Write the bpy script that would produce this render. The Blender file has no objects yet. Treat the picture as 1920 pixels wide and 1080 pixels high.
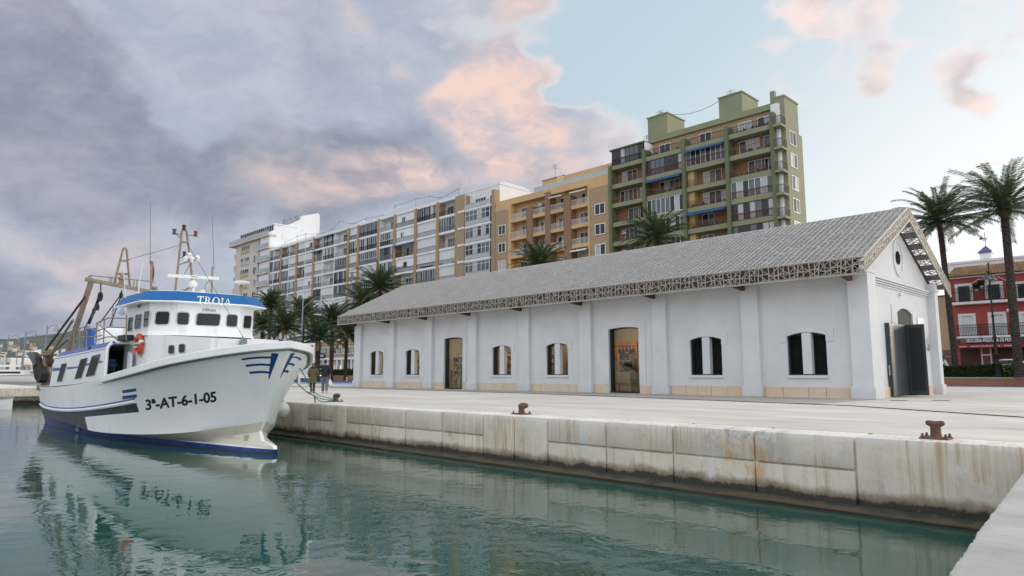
import bpy, bmesh, math, random
from mathutils import Vector, Matrix
from mathutils.bvhtree import BVHTree
R = math.radians
rnd = random.Random(7)
S = bpy.context.scene
COL = S.collection

# ------------------------------------------------------------------ camera geometry (x along the quay, y inland, z up; quay top z=0)
FOC, CX, CY, CAMH, HOR = 1280.0, 960.0, 540.0, 1.0, 702.0
TH = math.atan((HOR - CY) / FOC)
PSI = math.atan((960 + 308) / math.hypot(FOC, HOR - CY))
FX, FY = -math.cos(PSI), math.sin(PSI)
RX, RY = FY, -FX

def ray(px, py):
    a = (px - CX) / FOC; b = (CY - py) / FOC
    fh = math.cos(TH) - b * math.sin(TH); up = math.sin(TH) + b * math.cos(TH)
    return Vector((FX * fh + RX * a, FY * fh + RY * a, up))
CAM = Vector((0, 0, CAMH))
def at_z(px, py, z):
    d = ray(px, py); return CAM + d * ((z - CAMH) / d.z)
def at_y(px, py, y):
    d = ray(px, py); return CAM + d * (y / d.y)
def at_x(px, py, x):
    d = ray(px, py); return CAM + d * (x / d.x)
def at_pl(px, py, p, n):
    d = ray(px, py); return CAM + d * ((Vector(p) - CAM).dot(n) / d.dot(n))

# ------------------------------------------------------------------ mesh builder
class MB:
    def __init__(s): s.v = []; s.f = []; s.m = []
    def add(s, vs, fs, mi=0):
        o = len(s.v); s.v += [tuple(v) for v in vs]
        s.f += [tuple(i + o for i in f) for f in fs]; s.m += [mi] * len(fs); return s
    def box(s, x0, x1, y0, y1, z0, z1, mi=0):
        return s.add([(x0,y0,z0),(x1,y0,z0),(x1,y1,z0),(x0,y1,z0),(x0,y0,z1),(x1,y0,z1),(x1,y1,z1),(x0,y1,z1)],
            [(0,3,2,1),(4,5,6,7),(0,1,5,4),(1,2,6,5),(2,3,7,6),(3,0,4,7)], mi)
    def bevbox(s, x0, x1, y0, y1, z0, z1, b=.02, mi=0):
        bm = bmesh.new(); bmesh.ops.create_cube(bm, size=1)
        for v in bm.verts:
            v.co = Vector((x0 + (v.co.x + .5) * (x1 - x0), y0 + (v.co.y + .5) * (y1 - y0), z0 + (v.co.z + .5) * (z1 - z0)))
        bmesh.ops.bevel(bm, geom=bm.edges[:], offset=b, segments=2, affect='EDGES', profile=.5)
        s.bm(bm, mi); return s
    def bm(s, bm, mi=0):
        bm.verts.index_update()
        s.add([v.co[:] for v in bm.verts], [[v.index for v in f.verts] for f in bm.faces], mi); bm.free(); return s
    def bar(s, p, q, w, h=None, mi=0, up=(0,0,1)):
        p, q = Vector(p), Vector(q); h = w if h is None else h
        d = (q - p).normalized(); u = Vector(up)
        if abs(d.dot(u)) > .98: u = Vector((0, 1, 0)) if abs(d.y) < .9 else Vector((1, 0, 0))
        a = d.cross(u).normalized() * w / 2; b = a.cross(d).normalized() * h / 2
        vs = [p - a - b, p + a - b, p + a + b, p - a + b, q - a - b, q + a - b, q + a + b, q - a + b]
        return s.add(vs, [(0,3,2,1),(4,5,6,7),(0,1,5,4),(1,2,6,5),(2,3,7,6),(3,0,4,7)], mi)
    def tube(s, pts, r, n=8, mi=0, cap=True):
        pts = [Vector(p) for p in pts]; k = len(pts)
        rs = r if isinstance(r, (list, tuple)) else [r] * k
        vs = []; a = None
        for i in range(k):
            t = (pts[min(i + 1, k - 1)] - pts[max(i - 1, 0)]).normalized()
            if a is None:
                u = Vector((0, 0, 1)) if abs(t.z) < .9 else Vector((1, 0, 0))
                a = t.cross(u).normalized()
            else:
                a = (a - t * a.dot(t)).normalized()
            b = t.cross(a)
            for j in range(n):
                g = 2 * math.pi * j / n
                vs.append(pts[i] + (a * math.cos(g) + b * math.sin(g)) * rs[i])
        fs = [(i*n+j, i*n+(j+1)%n, (i+1)*n+(j+1)%n, (i+1)*n+j) for i in range(k-1) for j in range(n)]
        if cap: fs += [tuple(reversed(range(n))), tuple((k-1)*n + j for j in range(n))]
        return s.add(vs, fs, mi)
    def lathe(s, c, prof, n=16, mi=0, axis='z'):
        c = Vector(c); vs = []; k = len(prof)
        for r, h in prof:
            for j in range(n):
                g = 2 * math.pi * j / n
                p = Vector((r * math.cos(g), r * math.sin(g), h))
                if axis == 'x': p = Vector((p.z, p.x, p.y))
                if axis == 'y': p = Vector((p.x, p.z, p.y))
                vs.append(c + p)
        fs = [(i*n+j, i*n+(j+1)%n, (i+1)*n+(j+1)%n, (i+1)*n+j) for i in range(k-1) for j in range(n)]
        fs += [tuple(reversed(range(n))), tuple((k-1)*n + j for j in range(n))]
        return s.add(vs, fs, mi)
    def prism(s, pts, off, mi=0):
        """closed outline (3d points) pushed by the vector off"""
        n = len(pts); o = Vector(off)
        vs = [Vector(p) for p in pts] + [Vector(p) + o for p in pts]
        fs = [tuple(range(n)), tuple(reversed(range(n, 2 * n)))] + [(i, n + i, n + (i+1) % n, (i+1) % n) for i in range(n)]
        return s.add(vs, fs, mi)
    def ball(s, c, r, n=12, mi=0, sc=(1,1,1)):
        bm = bmesh.new(); bmesh.ops.create_uvsphere(bm, u_segments=n, v_segments=max(6, n * 2 // 3), radius=r)
        for v in bm.verts: v.co = Vector((v.co.x*sc[0] + c[0], v.co.y*sc[1] + c[1], v.co.z*sc[2] + c[2]))
        return s.bm(bm, mi)
    def build(s, name, mats, parent=None, smooth=False, fix=True, kind=None):
        me = bpy.data.meshes.new(name); me.from_pydata(s.v, [], s.f)
        ml = mats if isinstance(mats, (list, tuple)) else [mats]
        for m in ml: me.materials.append(m)
        if len(ml) > 1: me.polygons.foreach_set('material_index', s.m)
        if smooth is True: me.polygons.foreach_set('use_smooth', [True] * len(me.polygons))
        me.update()
        if fix:
            bm = bmesh.new(); bm.from_mesh(me); bmesh.ops.recalc_face_normals(bm, faces=bm.faces); bm.to_mesh(me); bm.free()
        if smooth == 'auto':
            me.polygons.foreach_set('use_smooth', [True] * len(me.polygons))
            me.set_sharp_from_angle(angle=R(40))
        o = bpy.data.objects.new(name, me); COL.objects.link(o)
        if parent is not None:
            o.parent = parent
            if parent.type == 'EMPTY': o.matrix_parent_inverse = Matrix.Translation(-parent.location)
        if kind: o['kind'] = kind
        return o

def tag(o, label, cat, group=None):
    o['label'] = label; o['category'] = cat
    if group: o['group'] = group
    return o
def thing(name, loc, label, cat, group=None):
    o = bpy.data.objects.new(name, None); o.location = loc; o.empty_display_size = .1; COL.objects.link(o)
    return tag(o, label, cat, group)
KIDS = {}
def dup(root, loc, label=None, rotz=0, scale=1):
    """a copy of a thing with copies of its parts and sub-parts"""
    r = root.copy(); COL.objects.link(r); r.location = loc; r.rotation_euler = (0, 0, rotz); r.scale = (scale,) * 3
    if label: r['label'] = label
    def kids(a, b):
        for ch in a.children:
            c = ch.copy(); COL.objects.link(c); c.parent = b; kids(ch, c)
    kids(root, r)
    return r

# ------------------------------------------------------------------ materials
class NT:
    """terse node-tree helper"""
    def __init__(s, nt): s.nt = nt
    def n(s, t, **kw):
        nd = s.nt.nodes.new(t)
        for k, v in kw.items(): setattr(nd, k, v)
        return nd
    def put(s, sock, v):
        if v is None: return
        if isinstance(v, bpy.types.NodeSocket): s.nt.links.new(v, sock)
        elif isinstance(v, (int, float)):
            sock.default_value = v if sock.type in ('VALUE', 'INT') else ((v, v, v, 1) if sock.type == 'RGBA' else (v, v, v))
        else:
            v = tuple(v); sock.default_value = v + (1,) if (sock.type == 'RGBA' and len(v) == 3) else v
    def math(s, op, a, b=None, c=None, clamp=False):
        nd = s.n('ShaderNodeMath', operation=op, use_clamp=clamp)
        for i, v in enumerate((a, b, c)): s.put(nd.inputs[i], v)
        return nd.outputs[0]
    def vec(s, op, a, b=None, out=0):
        nd = s.n('ShaderNodeVectorMath', operation=op); s.put(nd.inputs[0], a)
        if b is not None: s.put(nd.inputs[3 if op == 'SCALE' else 1], b)
        return nd.outputs['Value'] if op in ('DOT_PRODUCT', 'LENGTH', 'DISTANCE') else nd.outputs[0]
    def mix(s, f, a, b, blend='MIX'):
        nd = s.n('ShaderNodeMix', data_type='RGBA', blend_type=blend)
        s.put(nd.inputs[0], f); s.put(nd.inputs[6], a); s.put(nd.inputs[7], b); return nd.outputs[2]
    def noise(s, vec, scale, detail=4, rough=.55, out='Fac', dim='3D', dist=0):
        nd = s.n('ShaderNodeTexNoise', noise_dimensions=dim); s.put(nd.inputs['Vector'], vec)
        nd.inputs['Scale'].default_value = scale; nd.inputs['Detail'].default_value = detail; nd.inputs['Roughness'].default_value = rough
        nd.inputs['Distortion'].default_value = dist
        return nd.outputs[out]
    def ramp(s, f, lo, hi, smooth=True):
        nd = s.n('ShaderNodeMapRange', interpolation_type='SMOOTHSTEP' if smooth else 'LINEAR'); s.put(nd.inputs[0], f)
        nd.inputs[1].default_value = lo; nd.inputs[2].default_value = hi; return nd.outputs[0]
    def pos(s): return s.n('ShaderNodeNewGeometry').outputs['Position']
    def obj(s): return s.n('ShaderNodeTexCoord').outputs['Object']
    def sep(s, v): nd = s.n('ShaderNodeSeparateXYZ'); s.put(nd.inputs[0], v); return nd.outputs
    def comb(s, x, y, z):
        nd = s.n('ShaderNodeCombineXYZ')
        for i, v in enumerate((x, y, z)): s.put(nd.inputs[i], v)
        return nd.outputs[0]
    def bump(s, h, strength=.3, dist=.02, normal=None):
        nd = s.n('ShaderNodeBump'); s.put(nd.inputs['Height'], h); nd.inputs['Strength'].default_value = strength
        nd.inputs['Distance'].default_value = dist; s.put(nd.inputs['Normal'], normal); return nd.outputs[0]

def newmat(name):
    m = bpy.data.materials.new(name); m.use_nodes = True; nt = m.node_tree
    b = nt.nodes['Principled BSDF']; return m, NT(nt), b
def mat(name, col, rough=.6, metal=0, var=.12, scale=3.0, bump=0, bscale=60, spec=None, stain=None, stretch=None):
    """principled paint with soft colour variation, optional stains and fine relief"""
    m, t, b = newmat(name)
    c = t.obj()
    if stretch: c = t.vec('MULTIPLY', c, stretch)
    n = t.noise(c, scale, 5, .6)
    k = t.ramp(n, .25, .75, False)
    lo = tuple(x * (1 - var) for x in col); hi = tuple(min(1, x * (1 + var)) for x in col)
    out = t.mix(k, lo, hi)
    if stain:
        n2 = t.noise(t.vec('MULTIPLY', c, (1, 1, .35)), scale * 1.7, 6, .65)
        out = t.mix(t.ramp(n2, .55, .78), out, stain)
    t.put(b.inputs['Base Color'], out)
    t.put(b.inputs['Roughness'], t.math('ADD', rough - .06, t.math('MULTIPLY', n, .12)))
    b.inputs['Metallic'].default_value = metal
    if spec is not None: b.inputs['Specular IOR Level'].default_value = spec
    if bump: t.put(b.inputs['Normal'], t.bump(t.noise(c, bscale, 4, .6), bump, .01))
    return m
def glassmat(name, tint=(.02, .025, .03), rough=.03):
    m, t, b = newmat(name)
    n = t.noise(t.obj(), .7, 2)
    t.put(b.inputs['Base Color'], t.mix(n, tint, tuple(x * 2.2 for x in tint)))
    b.inputs['Roughness'].default_value = rough; b.inputs['IOR'].default_value = 1.45; b.inputs['Specular IOR Level'].default_value = .35
    return m
def brickmat(name, c1, c2, mortar, sx=.25, sz=.07, msize=.012, axis='xz', bump=.4):
    m, t, b = newmat(name)
    x, y, z = t.sep(t.obj())
    bt = t.n('ShaderNodeTexBrick'); t.put(bt.inputs['Vector'], t.comb(t.math('ADD', x, y), z, 0))
    for nm, v in (('Scale', 1.0), ('Brick Width', sx), ('Row Height', sz), ('Mortar Size', msize)): bt.inputs[nm].default_value = v
    t.put(bt.inputs['Color1'], c1); t.put(bt.inputs['Color2'], c2); t.put(bt.inputs['Mortar'], mortar)
    n = t.noise(t.obj(), 1.3, 5)
    t.put(b.inputs['Base Color'], t.mix(t.math('MULTIPLY', n, .5), bt.outputs['Color'], tuple(.6 * v for v in c1)))
    b.inputs['Roughness'].default_value = .85
    t.put(b.inputs['Normal'], t.bump(t.math('SUBTRACT', 1, bt.outputs['Fac']), bump, .01))
    return m
def arc(n, a0, a1): return [a0 + (a1 - a0) * i / n for i in range(n + 1)]
# ------------------------------------------------------------------ camera, sun, sky
cam = bpy.data.cameras.new('camera'); cam.lens = 24.0; cam.sensor_width = 36.0; cam.clip_start = .05; cam.clip_end = 12000
co = bpy.data.objects.new('camera', cam); COL.objects.link(co)
co.location = CAM; fwd = Vector((FX * math.cos(TH), FY * math.cos(TH), math.sin(TH)))
co.rotation_euler = fwd.to_track_quat('-Z', 'Y').to_euler(); S.camera = co
S.view_settings.view_transform = 'Standard'; S.view_settings.look = 'None'; S.view_settings.gamma = 1.0
S.view_settings.exposure = 0.32

SUN_AZ = R(62)           # to the right of the view direction
SUN_EL = R(7)
sd = Vector((FX * math.cos(SUN_AZ) + RX * math.sin(SUN_AZ), FY * math.cos(SUN_AZ) + RY * math.sin(SUN_AZ), 0)) * math.cos(SUN_EL) + Vector((0, 0, math.sin(SUN_EL)))
sl = bpy.data.lights.new('sun', 'SUN'); sl.energy = 1.2; sl.angle = R(14); sl.color = (1.0, .84, .7)
so = bpy.data.objects.new('sun', sl); COL.objects.link(so); so.rotation_euler = sd.to_track_quat('Z', 'Y').to_euler()

W = bpy.data.worlds.new('World'); S.world = W; W.use_nodes = True
wt = NT(W.node_tree); bg = W.node_tree.nodes['Background']; bg.inputs['Strength'].default_value = .1
sky = wt.n('ShaderNodeTexSky', sky_type='NISHITA'); sky.sun_disc = False
sky.sun_elevation = SUN_EL; sky.sun_rotation = math.atan2(sd.x, sd.y); sky.altitude = 0; sky.air_density = 1.0; sky.dust_density = 1.6; sky.ozone_density = 2.0

# clouds: soft lobes fixed to compass directions, broken up by noise
W.cycles.sampling_method = 'MANUAL'; W.cycles.sample_map_resolution = 512
dirv = wt.vec('NORMALIZE', wt.n('ShaderNodeTexCoord').outputs['Generated'])
dx, dy, dz = wt.sep(dirv)
side = wt.vec('DOT_PRODUCT', dirv, (RX, RY, 0))                    # towards the sunset side
front = wt.vec('DOT_PRODUCT', dirv, (FX, FY, 0))
azim = wt.math('ARCTAN2', side, front)
elev = wt.math('ARCSINE', dz)
uv0 = wt.comb(azim, elev, 0)
def sub5(v): return wt.vec('SUBTRACT', v, (.5, .5, .5))
n3 = wt.vec('MULTIPLY', dirv, (1, 1, 1.7))
w1 = sub5(wt.noise(n3, 3.4, 2, .55, out='Color')); w2 = sub5(wt.noise(n3, 11.0, 2, .6, out='Color'))
warp = wt.vec('ADD', wt.vec('SCALE', w1, .36), wt.vec('SCALE', w2, .11))
uv = wt.vec('MULTIPLY', wt.vec('ADD', uv0, warp), (1, 1, 0))
def lobes(uv, lst):
    acc = 0.0
    for px, py, sx, sy, wgt in lst:
        c = ray(px, py).normalized(); u = math.atan2(c.x * RX + c.y * RY, c.x * FX + c.y * FY); v = math.asin(c.z)
        kx, ky = 1290 / (sx * 1.75), 1290 / (sy * 1.75)
        nd = wt.n('ShaderNodeVectorMath', operation='MULTIPLY_ADD'); wt.put(nd.inputs[0], uv); nd.inputs[1].default_value = (kx, ky, 1); nd.inputs[2].default_value = (-u * kx, -v * ky, 0)
        g = wt.n('ShaderNodeTexGradient', gradient_type='SPHERICAL'); wt.put(g.inputs[0], nd.outputs[0])
        acc = wt.math('MULTIPLY_ADD', g.outputs['Fac'], wgt * 1.15, acc)
    return acc
COVER = [(60, 230, 560, 330, 1.2), (640, 150, 270, 190, .95), (850, 170, 150, 100, .75), (985, 135, 55, 70, .40), (1015, 275, 125, 62, 1.25),
    (640, 350, 420, 120, 1.2), (60, 470, 330, 100, .75), (-600, 200, 500, 400, 1.0), (200, -350, 700, 260, .8),
    (1495, 60, 62, 48, .80), (1645, 108, 62, 38, .76), (1740, -14, 110, 36, .85), (1905, 95, 58, 46, .84), (1478, 165, 62, 24, .66), (1160, 205, 90, 30, .55), (1260, 120, 50, 30, .25),
    (620, 425, 260, 50, .75), (1870, 345, 80, 28, .30), (1370, 8, 60, 26, .45), (1180, 60, 80, 150, -.4), (150, 580, 420, 45, .55), (690, 15, 90, 50, .3), (420, 500, 200, 50, .35)]
PINK = [(845, 125, 90, 50, .7), (945, 145, 110, 85, 1.25), (1020, 265, 120, 45, .7), (730, 325, 190, 36, .65), (680, 10, 50, 30, .3), (860, 205, 90, 40, .5),
    (1500, 100, 110, 80, .65), (1640, 115, 80, 45, .65), (1905, 115, 60, 36, .7), (1850, 345, 90, 40, .8), (140, 480, 110, 50, .45)]
DARK = [(20, 150, 260, 110, .55), (370, 280, 420, 70, .8), (200, 370, 420, 70, .5), (560, 60, 110, 60, .35), (1740, -10, 100, 26, .6), (1905, 72, 50, 24, .35), (100, 575, 300, 36, .6), (960, 275, 90, 36, .4), (330, 150, 190, 60, -.4), (620, 230, 150, 60, .35)]
fb = wt.noise(wt.vec('ADD', n3, wt.vec('SCALE', w1, .16)), 5.2, 7, .6)
off = Vector((RX, RY, 0)) * .05 + Vector((0, 0, .05))
fbB = wt.noise(wt.vec('ADD', wt.vec('ADD', n3, wt.vec('SCALE', w1, .16)), tuple(off)), 5.2, 5, .6)
fine = wt.noise(wt.vec('ADD', wt.vec('MULTIPLY', dirv, (1, 1, 1.9)), wt.vec('ADD', wt.vec('SCALE', w2, .10), wt.vec('SCALE', w1, .10))), 11.0, 6, .62)
dA0 = wt.math('MULTIPLY_ADD', wt.math('SUBTRACT', fb, .5), 1.5, lobes(uv, COVER))
dA = wt.math('MULTIPLY_ADD', wt.math('SUBTRACT', fine, .5), 1.0, dA0)
lit = wt.ramp(wt.math('MULTIPLY_ADD', wt.math('SUBTRACT', fine, .5), .35, wt.math('MULTIPLY', wt.math('SUBTRACT', fb, fbB), 1.5)), -.22, .36)              # flank that faces the low sun
cov = wt.ramp(dA, .22, .74)
pinkl, darkl = lobes(uv, PINK), lobes(uv, DARK)
# clear sky: Nishita pulled towards the pale evening blue and the bright glow low on the sunset side
clear = wt.mix(.88, sky.outputs['Color'], (4.7, 5.75, 6.45))
glow = wt.math('MULTIPLY', wt.ramp(side, -.25, .62), wt.ramp(wt.math('SUBTRACT', wt.math('MULTIPLY', side, .6), dz), -.46, .34))
clear = wt.mix(wt.math('MULTIPLY', glow, .95), clear, (8.9, 9.0, 9.0))
low = wt.math('MULTIPLY', wt.ramp(wt.math('MULTIPLY', dz, -1), -.26, -.02), wt.ramp(side, .2, -.4))
clear = wt.mix(wt.math('MULTIPLY', low, .75), clear, (3.7, 4.4, 5.3))
body = wt.mix(wt.ramp(darkl, .0, .8), (3.35, 3.75, 4.55), (2.2, 2.45, 3.1))
body = wt.mix(wt.math('MULTIPLY', wt.ramp(fine, .36, .72), wt.math('SUBTRACT', .42, wt.math('MULTIPLY', wt.ramp(darkl, .1, .9), .26))), body, (4.6, 5.0, 5.8))
body = wt.mix(wt.math('MULTIPLY', lit, .30), body, (5.3, 5.35, 5.9))
pk = wt.math('MULTIPLY', wt.ramp(pinkl, .02, .85), wt.ramp(wt.math('MULTIPLY_ADD', fine, 1.2, wt.math('MULTIPLY', lit, .40)), .42, 1.02), clamp=True)
body = wt.mix(wt.math('MULTIPLY', pk, .85), body, (8.2, 5.75, 4.75))
body = wt.mix(wt.math('MULTIPLY', wt.ramp(pinkl, .0, .7), .30), body, (6.6, 5.2, 5.0))
thin = wt.math('MULTIPLY', wt.ramp(dA, .85, .40), wt.ramp(side, -.45, .1))
body = wt.mix(wt.math('MULTIPLY', thin, .6), body, (8.0, 7.3, 7.1))
body = wt.mix(wt.math('MULTIPLY', wt.ramp(side, .05, .40), wt.math('MULTIPLY_ADD', lit, .45, .25)), body, (8.6, 7.6, 7.3))
skycol = wt.mix(cov, clear, body)
# brighter sky added as fill light overhead and behind the viewer, outside the picture
vt = wt.math('MAXIMUM', wt.ramp(dz, .56, .85), wt.ramp(front, .25, -.35))
soft = wt.noise(dirv, 2.5, 3)
back = wt.mix(soft, (8.0, 8.7, 9.9), (11.2, 11.6, 12.2))
back = wt.mix(wt.ramp(dz, .30, .02), back, (7.2, 6.1, 5.7))          # dusky pink belt low opposite the sunset
back = wt.mix(wt.ramp(side, .05, .85), back, (14.5, 14.2, 13.8))  # extra brightness added on the sunset side to light the gable
skycol = wt.mix(vt, skycol, back)
wt.put(bg.inputs['Color'], skycol)
S.cycles.max_bounces = 6; S.cycles.diffuse_bounces = 3; S.cycles.glossy_bounces = 3; S.cycles.transmission_bounces = 3; S.cycles.transparent_max_bounces = 8
# ------------------------------------------------------------------ water, quay, paving, road
WZ = -1.2
def m_water():
    m, t, b = newmat('harbour_water')
    p = t.pos()
    n0 = t.noise(t.vec('MULTIPLY', p, (.35, .5, 1)), 1.0, 3, .5)
    t.put(b.inputs['Base Color'], t.mix(n0, (.015, .064, .051), (.024, .086, .068)))
    b.inputs['Roughness'].default_value = .02; b.inputs['IOR'].default_value = 1.45; b.inputs['Specular IOR Level'].default_value = .78
    patch = t.ramp(t.noise(t.vec('MULTIPLY', p, (.10, .16, 1)), 1.0, 2, .5), .38, .62)
    w1 = t.noise(p, .9, 2, .45, dist=.4); w2 = t.noise(p, 2.9, 3, .5, dist=.6); w3 = t.noise(p, 9.0, 2, .5)
    h = t.math('ADD', t.math('MULTIPLY', w1, .55), t.math('MULTIPLY', t.math('MULTIPLY', w2, .30), t.math('ADD', .35, patch)))
    h = t.math('ADD', h, t.math('MULTIPLY', t.math('MULTIPLY', w3, .035), patch))
    t.put(b.inputs['Normal'], t.bump(h, 1.0, .020))
    return m
MW = m_water()
mb = MB(); mb.add([(-700, -400, WZ), (60, -400, WZ), (60, 12.6, WZ), (-700, 12.6, WZ)], [(0, 1, 2, 3)])
mb.build('water', MW, kind='structure')

def m_quaywall():
    m, t, b = newmat('quay_wall_concrete')
    p = t.pos(); x, y, z = t.sep(p)
    base = t.mix(t.ramp(t.noise(p, 1.1, 6, .6), .3, .7, False), (.58, .54, .455), (.73, .685, .585))
    blk = t.noise(t.vec('MULTIPLY', p, (.55, .3, .1)), 1.0, 1)
    base = t.mix(t.math('MULTIPLY', t.ramp(blk, .4, .65), .5), base, (.60, .52, .41))
    base = t.mix(t.math('MULTIPLY', t.ramp(t.noise(p, 2.4, 7, .7), .42, .70), .45), base, (.50, .44, .34))
    base = t.mix(t.math('MULTIPLY', t.ramp(t.math('ADD', z, t.math('MULTIPLY', t.noise(p, 5, 5, .7), .10)), -.09, .02), .6), base, (.72, .70, .66))
    streak = t.noise(t.comb(t.math('MULTIPLY', x, 13), t.math('MULTIPLY', y, 9), t.math('MULTIPLY', z, .55)), 1.0, 5, .7)
    patch = t.noise(p, .8, 3)
    base = t.mix(t.math('MULTIPLY', t.math('MULTIPLY', t.ramp(streak, .44, .70), t.ramp(patch, .36, .58)), .85), base, (.42, .275, .145))
    sx = t.math('MULTIPLY', t.ramp(x, -7.3, -6.6), t.ramp(x, -5.0, -5.8)); st1 = t.noise(t.comb(t.math('MULTIPLY', x, 2.2), y, t.math('MULTIPLY', z, 1.6)), 1.0, 7, .72, dist=.8)
    base = t.mix(t.math('MULTIPLY', t.math('MULTIPLY', sx, t.ramp(st1, .46, .60)), t.math('MULTIPLY', t.ramp(z, -.55, -.1), .75)), base, (.27, .29, .31))
    base = t.mix(t.math('MULTIPLY', t.math('MULTIPLY', sx, t.ramp(st1, .52, .42)), t.math('MULTIPLY', t.ramp(z, .05, -.4), .6)), base, (.55, .30, .11))
    sb = t.math('MULTIPLY', t.ramp(x, -3.6, -3.3), t.ramp(x, -2.5, -2.8)); base = t.mix(t.math('MULTIPLY', t.math('MULTIPLY', sb, t.ramp(streak, .42, .66)), .5), base, (.38, .28, .17))
    grey = t.noise(t.comb(t.math('MULTIPLY', x, 3), y, t.math('MULTIPLY', z, 1.3)), 1.0, 5, .65)
    base = t.mix(t.math('MULTIPLY', t.ramp(grey, .58, .74), .5), base, (.32, .33, .34))
    base = t.mix(t.math('MULTIPLY', t.ramp(t.noise(t.comb(t.math('MULTIPLY', x, 1.7), y, t.math('MULTIPLY', z, 1.1)), 1.0, 6, .7), .57, .66), .55), base, (.66, .68, .69))
    base = t.mix(t.math('MULTIPLY', t.ramp(t.noise(p, 1.35, 4, .6), .62, .72), .75), base, (.50, .26, .08))
    base = t.mix(t.math('MULTIPLY', t.ramp(t.noise(p, 22, 3, .7), .66, .74), .5), base, (.2, .19, .17))
    # tide marks: brown fringe, black weed band, olive growth at the waterline
    zz = t.math('ADD', z, t.math('MULTIPLY', t.math('SUBTRACT', t.noise(t.vec('MULTIPLY', p, (1, 1, .8)), 2.1, 8, .70), .5), .36))
    base = t.mix(t.ramp(zz, -.78, -.94), base, (.24, .19, .13))
    base = t.mix(t.ramp(zz, -.93, -1.0), base, (.040, .032, .024))
    spk = t.noise(p, 16, 4, .7)
    base = t.mix(t.math('MULTIPLY', t.ramp(spk, .58, .72), t.math('MULTIPLY', t.ramp(zz, -.76, -.90), .7)), base, (.22, .18, .13))
    base = t.mix(t.ramp(zz, -1.02, -1.07), base, (.032, .036, .024))
    base = t.mix(t.ramp(zz, -1.09, -1.13), base, (.075, .060, .032))
    base = t.mix(t.ramp(z, -1.15, -1.19), base, (.03, .014, .011))
    t.put(b.inputs['Base Color'], base); b.inputs['Roughness'].default_value = .82
    t.put(b.inputs['Normal'], t.bump(t.math('ADD', t.math('MULTIPLY', t.noise(p, 9, 6, .7), .7), t.math('MULTIPLY', spk, .4)), .5, .015))
    return m
MQW = m_quaywall()
QY = 11.85
cuts = [-62.0, -57, -52, -47, -43, -39, -35.5, -32, -29]
for px, py in ((493, 750), (535, 752), (578, 755), (625, 757), (650, 759), (702, 763), (760, 767), (828, 773), (905, 778), (963, 782), (1026, 786), (1135, 793), (1260, 800), (1413, 808), (1600, 818)):
    cuts.append(at_y(px, py, QY).x)
cuts += [-1.75]
lone = (8, 9, 10, 12, 17, 18, 23)       # blocks without the long horizontal joint
mb = MB(); qr = random.Random(3)
for i in range(len(cuts) - 1):
    a, c = cuts[i] + .012, cuts[i + 1] - .012
    jx, jy = qr.uniform(-.012, .012), 12.7
    if i in lone: mb.bevbox(a, c, QY + jx, jy, -3.0, 0, .035)
    else:
        mb.bevbox(a, c, QY + jx, jy, -.53, 0, .035); mb.bevbox(a, c, QY + jx + qr.uniform(-.005, .02), jy, -3.0, -.555, .02)
mb.box(cuts[0], cuts[-1], QY + .06, 12.65, -2.9, -.05)
# rough footing just above the waterline
k = 260; fp = []
for i in range(k + 1):
    x = cuts[0] + (cuts[-1] - cuts[0]) * i / k; n = qr.uniform(-.03, .03)
    fp += [(x, QY - .11 + n, -1.10 + qr.uniform(-.02, .02)), (x, QY - .17 + n, -1.16), (x, QY - .18 + n, -2.0), (x, QY + .1, -1.06)]
fs = []
for i in range(k):
    q = i * 4
    fs += [(q, q + 1, q + 5, q + 4), (q + 1, q + 2, q + 6, q + 5), (q + 3, q, q + 4, q + 7)]
mb.add(fp, fs)
mb.build('quay_wall', MQW, kind='structure', smooth='auto')

def m_paving():
    m, t, b = newmat('quay_paving')
    p = t.pos(); x, y, z = t.sep(p)
    n = t.noise(t.vec('MULTIPLY', p, (.22, .5, 1)), 1.0, 6, .62)
    base = t.mix(t.ramp(n, .3, .7, False), (.455, .42, .36), (.635, .595, .525))
    sw = t.noise(t.vec('MULTIPLY', p, (.55, 1.3, 1)), 1.0, 7, .68)
    base = t.mix(t.math('MULTIPLY', t.ramp(sw, .52, .72), .42), base, (.38, .345, .29))
    base = t.mix(t.math('MULTIPLY', t.ramp(t.noise(p, 1.7, 5, .7), .62, .76), .35), base, (.42, .34, .25))
    base = t.mix(t.math('MULTIPLY', t.ramp(t.noise(t.vec('MULTIPLY', p, (.12, .3, 1)), 1.0, 4, .6), .52, .68), .35), base, (.36, .335, .29))
    wv = t.n('ShaderNodeTexWave', wave_type='RINGS'); t.put(wv.inputs['Vector'], t.vec('ADD', p, (14, -2, 0))); wv.inputs['Scale'].default_value = .035; wv.inputs['Distortion'].default_value = 3.0; wv.inputs['Detail'].default_value = 2
    base = t.mix(t.math('MULTIPLY', t.math('MULTIPLY', t.ramp(wv.outputs['Fac'], .985, 1.0), t.ramp(sw, .4, .6)), .35), base, (.2, .19, .18))
    base = t.mix(t.math('MULTIPLY', t.ramp(t.noise(p, 35, 3, .7), .6, .75), .35), base, (.3, .29, .27))
    t.put(b.inputs['Base Color'], base); b.inputs['Roughness'].default_value = .8
    t.put(b.inputs['Normal'], t.bump(t.noise(p, 40, 4, .7), .25, .01))
    return m
MPV = m_paving()
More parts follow.
